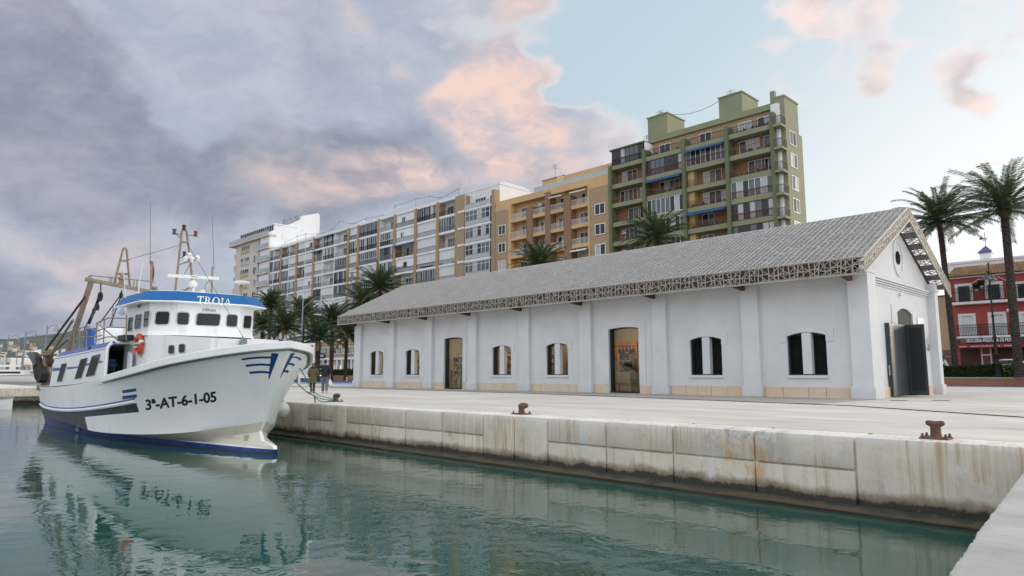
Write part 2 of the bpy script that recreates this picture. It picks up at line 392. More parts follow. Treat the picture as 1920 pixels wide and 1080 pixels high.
# drain line follows a gentle curve
DR = [(-75, 27.6), (-60, 27.3), (-43.9, 26.9), (-33, 26.55), (-25, 26.1), (-14.4, 24.4), (-8.2, 23.2), (-3.2, 19.9), (2, 16.4), (8, 12.3), (14, 8)]
mb = MB(); mb.add([(-80, 12.69, 0), (90, 12.69, 0), (90, 72, 0), (-80, 72, 0)], [(0, 1, 2, 3)])
mb.build('quay', MPV, kind='structure')
MST = mat('worn_strip', (.33, .31, .27), .85, var=.3, scale=1.2, bump=.3, bscale=30, stain=(.27, .25, .21), stretch=(.3, 1, 1))
mb = MB()
pts = [(-52, 27.13), (-43.9, 26.95), (-33, 26.6), (-25, 26.15), (-14.4, 24.45), (-9.5, 23.55)]
for (x0, y0), (x1, y1) in zip(pts, pts[1:]): mb.add([(x0, y0 + .1, .004), (x1, y1 + .1, .004), (x1, 29.88, .004), (x0, 29.88, .004)], [(0, 1, 2, 3)])
mb.build('apron', MST, kind='structure')
MDR = mat('drain_iron', (.03, .03, .032), .6, .4, var=.5, scale=9)
mb = MB()
for (x0, y0), (x1, y1) in zip(DR, DR[1:]):
    k = max(1, int(math.hypot(x1 - x0, y1 - y0) / .5))
    for i in range(k):
        a, c = i / k, (i + .9) / k
        p, q = Vector((x0 + (x1 - x0) * a, y0 + (y1 - y0) * a, .006)), Vector((x0 + (x1 - x0) * c, y0 + (y1 - y0) * c, .006))
        mb.bar(p + Vector((0, .06, 0)), q + Vector((0, .06, 0)), .05, .02); mb.bar(p - Vector((0, .06, 0)), q - Vector((0, .06, 0)), .05, .016)
tag(mb.build('drain_channel', MDR), 'long dark slotted drain line curving across the pale quay', 'drain')
# two small iron covers by the shed doors
for nm, (px, py), lab in (('a', (1685, 751), 'small flat iron cover in the paving left of the door foot'), ('b', (1764, 751), 'small flat iron cover in the paving farther right of the doors')):
    p = at_z(px, py, 0); mb = MB(); mb.box(p.x - .3, p.x + .3, p.y - .16, p.y + .16, .0, .008); mb.box(p.x - .26, p.x + .26, p.y - .12, p.y + .12, .008, .013)
    tag(mb.build('access_cover', MDR), lab, 'cover')

# near quay on the right, rough edge
def m_near():
    m, t, b = newmat('near_quay_concrete')
    p = t.pos(); x, y, z = t.sep(p)
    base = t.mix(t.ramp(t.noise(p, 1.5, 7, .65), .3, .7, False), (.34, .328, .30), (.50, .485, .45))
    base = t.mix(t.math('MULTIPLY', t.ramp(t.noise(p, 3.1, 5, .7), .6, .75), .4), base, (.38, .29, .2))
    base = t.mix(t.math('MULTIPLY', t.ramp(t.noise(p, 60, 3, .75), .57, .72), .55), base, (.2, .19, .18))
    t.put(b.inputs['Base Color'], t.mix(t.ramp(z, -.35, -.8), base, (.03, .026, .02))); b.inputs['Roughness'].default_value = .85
    t.put(b.inputs['Normal'], t.bump(t.math('ADD', t.noise(p, 14, 6, .75), t.math('MULTIPLY', t.noise(p, 70, 2), .4)), .35, .006))
    return m
edge = [(-.5, -14), (-.62, -3), (-.83, 1.5), (-1.03, 4.07), (-1.18, 5.6), (-1.43, 8.4), (-1.72, 11.84)]
mb = MB(); er = random.Random(5); ev = []
for (x0, y0), (x1, y1) in zip(edge, edge[1:]):
    k = 60
    for i in range(k): ev.append((x0 + (x1 - x0) * i / k + er.gauss(0, .0045), y0 + (y1 - y0) * i / k))
ev.append(edge[-1]); vs = []
for x, y in ev: vs += [(20, y, 0), (x + .035, y, 0), (x + .010, y, -.010), (x, y, -.035), (x + .02, y, -1.3), (x + .02, y, -3)]
fs = [(i*6+j, i*6+j+1, i*6+j+7, i*6+j+6) for i in range(len(ev) - 1) for j in range(5)]
mb.add(vs, fs); mb.add([(-1.63, 11.845, 0), (20, 11.845, 0), (20, 12.69, 0), (-1.63, 12.69, 0)], [(0, 1, 2, 3)])
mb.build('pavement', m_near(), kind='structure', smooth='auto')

# ground to the horizon, road, blue parking strip
MG = mat('open_ground', (.16, .15, .13), .9, var=.3, scale=.05)
mb = MB(); mb.add([(-6000, 12.7, -.03), (6000, 12.7, -.03), (6000, 8000, -.03), (-6000, 8000, -.03)], [(0, 1, 2, 3)])
mb.build('ground', MG, kind='structure')
MR = mat('asphalt', (.075, .077, .082), .85, var=.25, scale=.6, bump=.3, bscale=50)
mb = MB(); mb.add([(-400, 66, .005), (120, 66, .005), (120, 76.2, .005), (-400, 76.2, .005)], [(0, 1, 2, 3)])
mb.add([(-400, 81.2, .005), (120, 81.2, .005), (120, 83.2, .005), (-400, 83.2, .005)], [(0, 1, 2, 3)])
mb.build('road', MR, kind='structure')
mb = MB(); mb.add([(-300, 44, .004), (-51, 44, .004), (-51, 72, .004), (-300, 72, .004)], [(0, 1, 2, 3)]); mb.build('side_road', MR, kind='structure')
MBL = mat('blue_paint', (.16, .22, .45), .8, var=.2, scale=2)
mb = MB(); mb.add([(-100, 36, .008), (-52.5, 36, .008), (-52.5, 44, .008), (-100, 44, .008)], [(0, 1, 2, 3)]); mb.build('parking_strip', MBL, kind='structure')
MWP = mat('white_line', (.7, .7, .68), .7, var=.1)
mb = MB(); mb.add([(-100, 35.2, .008), (-52.5, 35.2, .008), (-52.5, 35.9, .008), (-100, 35.9, .008)], [(0, 1, 2, 3)])
mb.build('road_marking', MWP, kind='structure')
# ------------------------------------------------------------------ the white warehouse
def m_render():
    m, t, b = newmat('white_render')
    p = t.obj(); x, y, z = t.sep(p)
    base = t.mix(t.ramp(t.noise(p, .7, 6, .6), .3, .7, False), (.585, .605, .625), (.67, .69, .705))
    base = t.mix(t.math('MULTIPLY', t.ramp(t.noise(t.vec('MULTIPLY', p, (2.5, 2.5, .35)), 1, 5, .65), .58, .78), .3), base, (.48, .485, .49))
    base = t.mix(t.math('MULTIPLY', t.ramp(t.math('ADD', z, t.math('MULTIPLY', t.noise(p, 2.0, 5), .5)), .85, .2), .35), base, (.50, .50, .48))
    t.put(b.inputs['Base Color'], base); b.inputs['Roughness'].default_value = .85
    t.put(b.inputs['Normal'], t.bump(t.noise(p, 28, 5, .7), .35, .012))
    return m
MWALL = m_render()
def m_stone():
    m, t, b = newmat('plinth_stone')
    p = t.obj()
    n = t.noise(p, .9, 1); 
    base = t.mix(t.ramp(n, .35, .65), (.62, .53, .42), (.64, .49, .35))
    base = t.mix(t.ramp(t.noise(p, 5, 6, .7), .5, .7), base, (.68, .63, .55))
    base = t.mix(t.math('MULTIPLY', t.ramp(t.noise(p, 2.6, 5, .7), .60, .74), .6), base, (.55, .34, .16))
    t.put(b.inputs['Base Color'], base); b.inputs['Roughness'].default_value = .85
    t.put(b.inputs['Normal'], t.bump(t.noise(p, 20, 6, .7), .5, .02)); return m
MSTONE = m_stone()
MLAT = mat('lattice_metal', (.34, .325, .285), .6, .1, var=.15, scale=1.5)
MLATR = mat('lattice_metal_roof', (.46, .445, .43), .55, .1, var=.12, scale=1.5)
MDECK = mat('old_tile_deck', (.13, .10, .088), .9, var=.35, scale=2.0, bump=.4, bscale=12)
MTIMB = mat('dark_timber', (.085, .045, .032), .7, var=.3, scale=4)
MSTEEL = mat('dark_steel', (.050, .066, .072), .42, .5, var=.25, scale=1.2, stain=(.075, .085, .085))
MFRAME = mat('dark_frame', (.026, .038, .044), .45, .3, var=.2)
MLOUV = mat('louvre_slats', (.018, .017, .018), .5, .2, var=.3)
def m_glass():
    m, t, b = newmat('clear_glass')
    b.inputs['Base Color'].default_value = (1, 1, 1, 1); b.inputs['Roughness'].default_value = 0.0
    tr = t.n('ShaderNodeBsdfTransparent'); tr.inputs[0].default_value = (.84, .87, .86, 1)
    gl = t.n('ShaderNodeBsdfGlossy'); gl.inputs['Roughness'].default_value = .015
    lw = t.n('ShaderNodeFresnel'); lw.inputs[0].default_value = 1.7
    mx = t.n('ShaderNodeMixShader'); t.put(mx.inputs[0], lw.outputs[0]); t.nt.links.new(tr.outputs[0], mx.inputs[1]); t.nt.links.new(gl.outputs[0], mx.inputs[2])
    t.nt.links.new(mx.outputs[0], t.nt.nodes['Material Output'].inputs[0]); return m
MCLEAR = m_glass()
MWARM = mat('ochre_plaster', (.40, .36, .28), .8, var=.2, scale=1)
MPALE = mat('pale_counter', (.62, .58, .42), .6, var=.15)
MINFL = mat('interior_floor', (.22, .2, .18), .5, var=.2)
MDRK = mat('black_goods', (.03, .03, .04), .6, var=.3)
MBLU = mat('blue_goods', (.08, .16, .3), .6, var=.3)

X0, X1, YW, YP = -48.95, -10.0, 30.25, 30.0
shed = thing('warehouse', (-29.5, 35.2, 0), 'long white rendered quayside warehouse with a pitched roof of pale metal lattice', 'warehouse')
PX = [-48.46, -43.78, -39.1, -34.35, -29.5, -24.66, -19.75, -14.82, -10.03]
OPEN = [('w', -46.85, -45.04), ('w', -42.09, -40.39), ('d', -37.55, -35.54), ('w', -32.6, -30.86), ('w', -27.85, -26.14), ('d', -23.16, -21.17), ('l', -18.12, -16.41), ('l', -13.22, -11.51)]
def arch(x, a, c, zs, rise):
    u = (x - (a + c) / 2) / ((c - a) / 2); return zs + rise * (1 - u * u)
ZS = {'w': (.96, 2.69, .15), 'l': (.96, 2.69, .15), 'd': (.03, 3.46, .08)}

# front wall, pierced by arched openings; T maps (u, w, depth) to space so the same code makes the gable
def pierced(mb, T, u0, u1, zb, ztop, ops, depth, mi=0):
    us = {u0, u1}
    for a, c, z0, zs, rs in ops: us |= {a + (c - a) * i / 14 for i in range(15)}
    us = sorted(us)
    def quad(p): mb.add([T(*q) for q in p], [(0, 1, 2, 3)], mi)
    for a, c in zip(us, us[1:]):
        m = (a + c) / 2; o = [q for q in ops if q[0] < m < q[1]]
        za, zc = ztop(a), ztop(c)
        if not o: quad([(a, zb, 0), (c, zb, 0), (c, zc, 0), (a, za, 0)]); continue
        oa, oc, z0, zs, rs = o[0]
        if z0 > zb + .06: quad([(a, zb, 0), (c, zb, 0), (c, z0, 0), (a, z0, 0)]); quad([(a, z0, 0), (c, z0, 0), (c, z0, depth), (a, z0, depth)])
        ya, yc = arch(a, oa, oc, zs, rs), arch(c, oa, oc, zs, rs)
        quad([(a, ya, 0), (c, yc, 0), (c, zc, 0), (a, za, 0)]); quad([(a, ya, depth), (c, yc, depth), (c, yc, 0), (a, ya, 0)])
    for oa, oc, z0, zs, rs in ops:
        zj = arch(oa, oa, oc, zs, rs)
        quad([(oa, z0, 0), (oa, z0, depth), (oa, zj, depth), (oa, zj, 0)]); quad([(oc, z0, 0), (oc, zj, 0), (oc, zj, depth), (oc, z0, depth)])
FT = lambda u, w, d: (u, YW + d, w)
GT = lambda u, w, d: (X1 - d, u, w)
mb = MB()
pierced(mb, FT, X0 + .06, X1, 0, lambda x: 5.3, [(a, c) + ZS[k] for k, a, c in OPEN], .42)
ridge = lambda y: 8.22 - .505 * abs(y - 35.2)
gys = (34.8, 37.12)
us = []
pierced(mb, GT, YW, 35.2, 0, ridge, [], .4)
# gable right of the ridge line and door opening: rebuild with the opening
mb2 = MB(); pierced(mb2, GT, YW, 40.15, 0, lambda y: 5.35, [(34.8, 37.12, .03, 3.86, .24)], .4)
mb2.add([GT(YW, 5.35, 0), GT(40.15, 5.35, 0), GT(40.15, ridge(40.15), 0), GT(35.2, 8.22, 0), GT(YW, ridge(YW), 0)], [(0, 1, 2, 3, 4)])
mb3 = MB(); pierced(mb3, FT, X0 + .06, X1, 0, lambda x: 5.3, [(a, c) + ZS[k] for k, a, c in OPEN], .42)
mb3.add(mb2.v, mb2.f)
# back wall, far gable
mb3.add([(X0, 40.15, 0), (X1, 40.15, 0), (X1, 40.15, 5.6), (X0, 40.15, 5.6)], [(0, 1, 2, 3)])
mb3.add([(X0, YW, 0), (X0, 40.15, 0), (X0, 40.15, 5.7), (X0, 35.2, 8.2), (X0, YW, 5.7)], [(0, 1, 2, 3, 4)])
mb3.build('wall', MWALL, shed, fix=False)

for i, x in enumerate(PX):          # pilasters with a splayed foot
    w = .41 if i else .47
    mb = MB(); y1 = YW + .02
    if i == 8: y1 = 31.0
    a, c = x - w, x + w
    if i == 0: y1 = 31.0
    mb.bevbox(a, c, YP, y1, .5, 5.22, .012); mb.bevbox(a - .07, c + .07, YP - .07, y1 + (.06 if i in (0, 8) else 0), 0, .50, .02)
    if i == 8: mb.bevbox(a - .02, c + .03, YP - .03, y1 + .02, 5.22, 5.36, .01)
    mb.build('pilaster', MWALL, shed)
mb = MB(); mb.bevbox(-10.1, -9.62, 39.85, 40.4, .5, 5.62, .012); mb.bevbox(-10.1, -9.55, 39.78, 40.47, 0, .5, .02); mb.bevbox(-10.1, -9.56, 39.8, 40.46, 5.22, 5.36, .01)
mb.build('pilaster', MWALL, shed)
pr = random.Random(11)
for i in range(8):                  # plinth stones between pilasters
    a, c = PX[i] + .49, PX[i + 1] - .49
    k, oa, oc = OPEN[i]; segs = [(a, c)] if k != 'd' else [(a, oa - .02), (oc + .02, c)]
    for s0, s1 in segs:
        mb = MB(); n = max(1, round((s1 - s0) / .85)); xs = [s0 + (s1 - s0) * (j + (pr.uniform(-.18, .18) if 0 < j < n else 0)) / n for j in range(n + 1)]
        for q0, q1 in zip(xs, xs[1:]): mb.bevbox(q0 + .006, q1 - .006, YW - .055 + pr.uniform(-.01, .012), YW + .1, -.05, .46 + pr.uniform(-.012, .012), .018)
        mb.build('plinth_stones', MSTONE, shed)
for s0, s1 in ((31.1, 33.0), (37.2, 39.76)):
    n = 3; mb = MB()
    for j in range(n): mb.bevbox(-10.1, -9.94 + pr.uniform(0, .02), s0 + (s1 - s0) * j / n + .006, s0 + (s1 - s0) * (j + 1) / n - .006, -.05, .46, .018)
    mb.build('plinth_stones', MSTONE, shed)
# mouldings under the eaves and across the gable
for i in range(8):
    a, c = PX[i] + .42, PX[i + 1] - .42; mb = MB()
    for j, (z0, z1, d) in enumerate(((4.93, 5.0, .04), (5.003, 5.1, .09), (5.103, 5.28, .14))): mb.box(a, c, YW - d, YW + .02, z0, z1)
    mb.build('cornice', MWALL, shed)
mb = MB()
for z0, z1, d in ((4.90, 4.97, .05), (4.99, 5.06, .10), (5.08, 5.15, .15), (5.17, 5.24, .20)): mb.bevbox(X1 - .03, X1 + d, 31.12, 39.82, z0, z1, .01)
mb.build('cornice', MWALL, shed)

def hood(T, a, c, z0, zs, rs, zh, margin, rise, name='surround'):
    """flat raised surround over an opening"""
    mb = MB(); us = sorted({a - margin, c + margin} | {a + (c - a) * i / 14 for i in range(15)})
    def lo(u): return arch(u, a, c, zs, rs) if a - 1e-6 <= u <= c + 1e-6 else zh
    def hi(u): w = (c - a) / 2 + margin; q = (u - (a + c) / 2) / w; return zs + .30 + rise * (1 - q * q)
    for p, q in zip(us, us[1:]):
        m = (p + q) / 2; inn = a < m < c
        l0, l1 = (arch(p, a, c, zs, rs), arch(q, a, c, zs, rs)) if inn else (zh, zh)
        mb.add([T(p, l0, -.035), T(q, l1, -.035), T(q, hi(q), -.035), T(p, hi(p), -.035)], [(0, 1, 2, 3)])
        mb.add([T(p, hi(p), -.035), T(q, hi(q), -.035), T(q, hi(q), .01), T(p, hi(p), .01)], [(0, 1, 2, 3)])
        mb.add([T(p, l0, -.035), T(q, l1, -.035), T(q, l1, .01), T(p, l0, .01)], [(0, 1, 2, 3)])
    for u in (a - margin, c + margin): mb.add([T(u, zh, -.035), T(u, zh, .01), T(u, hi(u), .01), T(u, hi(u), -.035)], [(0, 1, 2, 3)])
    for u in (a, c):
        za = arch(u, a, c, zs, rs); mb.add([T(u, zh, -.035), T(u, zh, .01), T(u, za, .01), T(u, za, -.035)], [(0, 1, 2, 3)])
    return mb.build(name, MWALL, shed)

for k, a, c in OPEN:
    z0, zs, rs = ZS[k]; yg = YW + .34
    fr = MB()
    fr.box(a, a + .06, YW + .1, yg + .08, z0, zs); fr.box(c - .06, c, YW + .1, yg + .08, z0, zs); fr.box(a + .06, c - .06, YW + .06, yg + .08, z0, z0 + .05)
    xs = [a + (c - a) * i / 14 for i in range(15)]
    for p, q in zip(xs, xs[1:]):
        fr.add([(p, YW + .12, arch(p, a, c, zs, rs) - .05), (q, YW + .12, arch(q, a, c, zs, rs) - .05), (q, YW + .12, arch(q, a, c, zs, rs) - .003), (p, YW + .12, arch(p, a, c, zs, rs) - .003)], [(0, 1, 2, 3)])
        fr.add([(p, YW + .12, arch(p, a, c, zs, rs) - .05), (q, YW + .12, arch(q, a, c, zs, rs) - .05), (q, yg + .08, arch(q, a, c, zs, rs) - .05), (p, yg + .08, arch(p, a, c, zs, rs) - .05)], [(0, 1, 2, 3)])
    if k == 'd':
        hood(FT, a, c, z0, zs, rs, .47, .42, .22)
        o = fr.build('glass_door', MFRAME, shed)
        ref = fr
    else:
        hood(FT, a, c, z0, zs, rs, 2.42, .33, .16)
        sb = MB(); sb.bevbox(a - .03, c + .03, YW - .07, YW + .06, z0 - .13, z0 + .002, .015); sb.build('sill', MWALL, shed)
        o = fr.build('window', MFRAME, shed)
        mu = MB(); m = (a + c) / 2; hw = .20; mu.bevbox(m - hw, m + hw, YW + .015, YW + .30, z0 + .052, arch(m - hw, a, c, zs, rs) - .002, .01); mu.build('mullion', MWALL, o)
    if k == 'l':
        for p, q in ((a + .07, (a + c) / 2 - .2), ((a + c) / 2 + .2, c - .07)):
            lv = MB(); z = z0 + .06
            while z < zs + .16:
                if z < min(arch(p, a, c, zs, rs), arch(q, a, c, zs, rs)) - .03: lv.add([(p, yg - .05, z), (q, yg - .05, z), (q, yg, z + .05), (p, yg, z + .05), (p, yg + .004, z + .05), (q, yg + .004, z + .05), (q, yg - .046, z - .004), (p, yg - .046, z - .004)], [(0, 1, 2, 3), (4, 5, 6, 7), (0, 1, 6, 7), (3, 2, 5, 4)])
                z += .062
            lv.build('louvre', MLOUV, o)
        bk = MB(); bk.add([(a, yg + .03, z0), (c, yg + .03, z0), (c, yg + .03, zs + rs), (a, yg + .03, zs + rs)], [(0, 1, 2, 3)]); bk.build('louvre_backing', MFRAME, o)
    else:
        pn = MB(); vs = [(a + .06, yg, z0 + .05)] + [(c - .06, yg, z0 + .05)] + [(x, yg, arch(x, a, c, zs, rs) - .045) for x in reversed(xs)]
        pn.add(vs, [tuple(range(len(vs)))]); pn.build('pane', MCLEAR, o, fix=False)

# rooms seen through the glass, with their lamps lit
inn = MB(); inn.box(-48.7, -19.95, 30.75, 39.9, -.02, .03); inn.build('interior_floor', MINFL, shed)
inn = MB(); inn.box(-48.7, -20.2, 34.6, 34.75, .03, 4.4); inn.box(-20.2, -20.0, 30.7, 34.75, .03, 4.4); inn.box(-48.7, -20.2, 30.72, 34.75, 4.4, 4.5)
inn.build('interior_wall', MWARM, shed)
def shelf(x, y, n=4, w=.8):
    gd = MB(); g2 = MB(); q = random.Random(int(x * 10))
    gd.box(x - w / 2 - .04, x - w / 2, y - .2, y + .2, .03, .5 + .5 * n); gd.box(x + w / 2, x + w / 2 + .04, y - .2, y + .2, .03, .5 + .5 * n)
    for k in range(n + 1): gd.box(x - w / 2, x + w / 2, y - .2, y + .2, .3 + .5 * k, .335 + .5 * k)
    st = gd.build('shelf', MPALE, shed)
    for k in range(n):
        for j in range(6): a = x - w / 2 + .04 + (w - .1) * j / 6; g2.box(a, a + .09, y - .12, y + .05, .337 + .5 * k, .337 + .5 * k + q.uniform(.12, .34), q.randrange(4))
    g2.build('shelf_goods', [MDRK, MBLU, MCAN, MPALE], st, fix=False)
MCAN = mat('red_goods', (.35, .06, .04), .6, var=.3); MCREAM = mat('cream_paint', (.66, .60, .46), .7, var=.08)
for x, y in ((-39.6, 33.9), (-40.7, 34.2), (-34.2, 33.6), (-35.3, 34.2), (-30.2, 34.0), (-24.9, 34.2), (-44.9, 33.5), (-43.6, 33.2), (-48.0, 33.0)): shelf(x, y)
def table(x, y, w, d, h, m_):
    ct = MB(); ct.bevbox(x - w / 2, x + w / 2, y - d / 2, y + d / 2, h - .08, h, .01)
    for sx in (-1, 1):
        for sy in (-1, 1): ct.box(x + sx * (w / 2 - .06) - .04, x + sx * (w / 2 - .06) + .04, y + sy * (d / 2 - .06) - .04, y + sy * (d / 2 - .06) + .04, .03, h - .08)
    ct.build('counter', m_, shed)
table(-23.35, 31.9, 1.3, .6, .55, mat('yellow_bench', (.58, .46, .16), .6, var=.1)); table(-38.2, 32.0, 1.0, .5, .75, MPALE); table(-28.4, 32.0, 1.2, .5, .8, MPALE)
ct = MB(); ct.bevbox(-24.9, -23.7, 32.9, 33.5, .03, 1.15, .02); ct.build('counter', MCREAM, shed)
ct = MB(); ct.bevbox(-38.6, -38.1, 33.0, 33.1, .03, 2.5, .01); ct.build('display_panel', MCREAM, shed)
ct = MB(); ct.bevbox(-24.2, -23.6, 33.0, 33.05, 1.25, 1.75, .01); ct.build('dark_picture', MDRK, shed)
gd = MB()
for k, (x, z, s_) in enumerate(((-23.75, 2.32, .10), (-23.5, 2.28, .13), (-23.25, 2.36, .10), (-23.0, 2.27, .12), (-22.8, 2.34, .09))): gd.ball((x, 32.0, z), s_, 10, 0, (1, .45, 1.3)); gd.bar((x, 32.0, z), (x, 32.0, 2.6), .03)
gd.bar((-24.2, 32, 2.6), (-22.4, 32, 2.6), .035); gd.build('hanging_pans', MDRK, shed)
gd = MB(); gd.bevbox(-41.4, -40.3, 34.5, 34.58, 1.7, 2.4, .01); gd.build('wall_panel', MBLU, shed)
gd = MB(); gd.bevbox(-26.2, -24.3, 34.5, 34.58, 1.9, 3.0, .01); gd.build('wall_panel', mat('orange_print', (.50, .22, .08), .6, var=.4, scale=2.5), shed)
gd = MB(); gd.bevbox(-42.0, -40.6, 34.5, 34.58, .3, 1.3, .01); gd.build('wall_panel', MDRK, shed)
def m_lamp(name, col, s):
    m, t, b = newmat(name); b.inputs['Base Color'].default_value = (.8, .8, .8, 1); b.inputs['Emission Color'].default_value = col + (1,); b.inputs['Emission Strength'].default_value = s; return m
MLAMPI = m_lamp('lit_lamp', (1, .76, .44), 40)
for x in (-46, -43.0, -38.7, -34.0, -29.6, -24.3):
    lb = MB(); lb.bevbox(x - .5, x + .5, 32.3, 32.45, 3.9, 3.98, .01); lb.build('ceiling_lamp', MLAMPI, shed)

# gable details
mb = MB(); pts = [GT(34.8, 2.6, .05)] + [GT(37.12, 2.6, .05)] + [GT(y, arch(y, 34.8, 37.12, 3.86, .24), .05) for y in arc(12, 37.12, 34.8)]
mb.prism(pts, (-.05, 0, 0)); mb.build('fanlight_panel', mat('grey_green_panel', (.10, .105, .088), .85, 0, var=.1, spec=.1), shed)
hood(GT, 34.8, 37.12, .03, 3.86, .24, .47, .75, .2)
mb = MB(); mb.bevbox(-9.99, -9.81, 33.0, 35.36, .05, 3.27, .012); dl = mb.build('door_leaf', MSTEEL, shed)
mb = MB(); mb.bevbox(-9.81, -9.80, 33.06, 35.3, .12, 3.2, .004); mb.box(-9.806, -9.797, 34.1, 34.35, 1.62, 1.64); mb.box(-9.806, -9.797, 34.6, 35.05, 1.62, 1.64); mb.build('door_panel', MSTEEL, dl)
mb = MB(); mb.bevbox(-9.93, -9.88, 32.93, 33.0, .95, 1.4, .01); mb.build('handle', mat('brushed_metal', (.45, .44, .4), .35, .9), dl)
mb = MB(); y0, y1 = 35.40, 35.48; xa, xb = -9.83, -9.06
mb.bevbox(xa, xa + .09, y0, y1, .06, 3.3, .008); mb.bevbox(xb - .13, xb, y0, y1, .06, 3.3, .008); mb.bevbox(xa + .09, xb - .13, y0, y1, 3.14, 3.3, .008); mb.bevbox(xa + .09, xb - .13, y0, y1, .06, .26, .008)
dl = mb.build('door_leaf', MSTEEL, shed)
mb = MB(); mb.box(xa + .09, xb - .13, y0 + .035, y1 - .02, .26, 3.14); mb.build('door_panel', mat('black_panel', (.018, .022, .026), .5, .2), dl)
mb = MB(); mb.lathe((xb - .065, y0 - .03, 1.45), [(.0, 0), (.03, 0), (.03, .05), (.0, .05)], 10, 0, 'y'); mb.bar((xb - .07, y0 - .02, 1.42), (xb - .07, y0 - .02, 1.55), .025); mb.build('handle', MFRAME, dl)
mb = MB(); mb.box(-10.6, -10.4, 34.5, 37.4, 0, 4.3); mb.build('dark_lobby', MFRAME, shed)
# round window with its raised ring
mb = MB(); mb.lathe((X1 + .015, 35.55, 6.5), [(0, 0), (.32, 0), (.32, .02), (0, .02)], 28, 0, 'x'); rw = mb.build('round_window', mat('dark_opening', (.010, .012, .016), .9, spec=.05), shed)
mb = MB()
ring = [(.62, 0), (.62, .05), (.72, .05), (.72, 0)]
c = Vector((X1, 35.55, 6.5)); vs = []; n = 32
for r, h in ring:
    for j in range(n): vs.append((c.x + h, c.y + r * math.cos(2 * math.pi * j / n), c.z + 1.25 * r * math.sin(2 * math.pi * j / n)))
mb.add(vs, [(i*n+j, i*n+(j+1) % n, (i+1)*n+(j+1) % n, (i+1)*n+j) for i in range(3) for j in range(n)]); mb.build('ring', MWALL, rw)
mb = MB(); mb.lathe((X1 + .0, 35.35, 4.72), [(.0, 0), (.05, 0), (.07, .05), (.10, .12), (.0, .16)], 12, 0, 'x')
tag(mb.build('wall_lamp', mat('lamp_glass', (.75, .75, .7), .3)), 'small white bulkhead lamp on the gable above the arched panel', 'lamp')
# poster
def m_poster():
    m, t, b = newmat('poster_print'); p = t.obj(); x, y, z = t.sep(p)
    n = t.noise(t.vec('MULTIPLY', p, (1, 5, 1.6)), 1.4, 7, .65)
    dn = t.math('ADD', n, t.math('MULTIPLY', t.math('SUBTRACT', 3.05, z), .20))
    t.put(b.inputs['Base Color'], t.mix(t.ramp(dn, .46, .68), (.70, .71, .72), (.16, .17, .19))); b.inputs['Roughness'].default_value = .5; return m
mb = MB(); mb.bevbox(X1 + .005, X1 + .035, 37.75, 39.68, 2.2, 3.8, .004)
tag(mb.build('poster', m_poster()), 'white poster with a faded grey drawing fixed on the gable right of the doors', 'poster')

# --- roof: old deck below, metal lattice skin above
XR0, XR1 = -49.6, -9.3
YE, ZE, YR, ZR = 28.8, 5.67, 35.2, 8.79
YB = 2 * YR - YE
mb = MB()
sl = (ZR - ZE) / (YR - YE)
dk = lambda y: ZR - .34 - sl * abs(y - YR)
mb.add([(XR0 + .5, YE + .3, dk(YE + .3)), (X1 - .02, YE + .3, dk(YE + .3)), (X1 - .02, YR, dk(YR)), (XR0 + .5, YR, dk(YR)), (X1 - .02, YB - .3, dk(YB - .3)), (XR0 + .5, YB - .3, dk(YB - .3))], [(0, 1, 2, 3), (3, 2, 4, 5)])
mb.add([(XR0 + .5, YE + .3, dk(YE + .3) - .1), (X1 - .02, YE + .3, dk(YE + .3) - .1), (X1 - .02, YR, dk(YR) - .1), (XR0 + .5, YR, dk(YR) - .1), (X1 - .02, YB - .3, dk(YB - .3) - .1), (XR0 + .5, YB - .3, dk(YB - .3) - .1)], [(0, 1, 2, 3), (3, 2, 4, 5)])
roof = mb.build('roof', MDECK, shed)
lr = random.Random(21)
def lattice_slope(ys, sgn, x0, x1, step, density):
    mb = MB(); L = math.hypot(YR - YE, ZR - ZE); n = round((x1 - x0) / step)
    def P(u, v): return Vector((u, YR - sgn * (YR - YE) * v / L, ZR - (ZR - ZE) * v / L))
    nu = Vector((0, -sgn * (ZR - ZE), (YR - YE))).normalized()
    def flat(p, q, w):
        d = (q - p).normalized(); a = d.cross(nu) * w / 2; t = nu * .02
        mb.add([p - a - t, p + a - t, p + a + t, p - a + t, q - a - t, q + a - t, q + a + t, q - a + t], [(0,3,2,1),(4,5,6,7),(0,1,5,4),(1,2,6,5),(2,3,7,6),(3,0,4,7)])
    us = [x0 + (x1 - x0) * i / n for i in range(n + 1)]
    for i, u in enumerate(us): flat(P(u, 0) + nu * .006, P(u, L) + nu * .006, .032 if i % 3 else .044)
    for a, c in zip(us, us[1:]):
        v = lr.uniform(0, .1); s = lr.random() < .5
        while v < L:
            w = min(L, v + lr.choice((.09, .12, .15, .18)))
            p, q = (P(a, v), P(c, w)) if s else (P(c, v), P(a, w))
            flat(p, q, lr.uniform(.017, .026)); 
            if lr.random() < .12: m = lr.uniform(.3, .7); flat(p.lerp(q, m), P(a if lr.random() < .5 else c, min(L, w + .16)), .024)
            s = not s if lr.random() < .93 else s; v = v + lr.uniform(.105, .145)
    for v in (.02, L - .02): flat(P(x0, v), P(x1, v), .06)
    return mb.build('lattice', MLATR, roof, fix=False)
lattice_slope(None, 1, XR0, XR1, .275, .85)
lattice_slope(None, -1, -14, XR1, .275, .85)
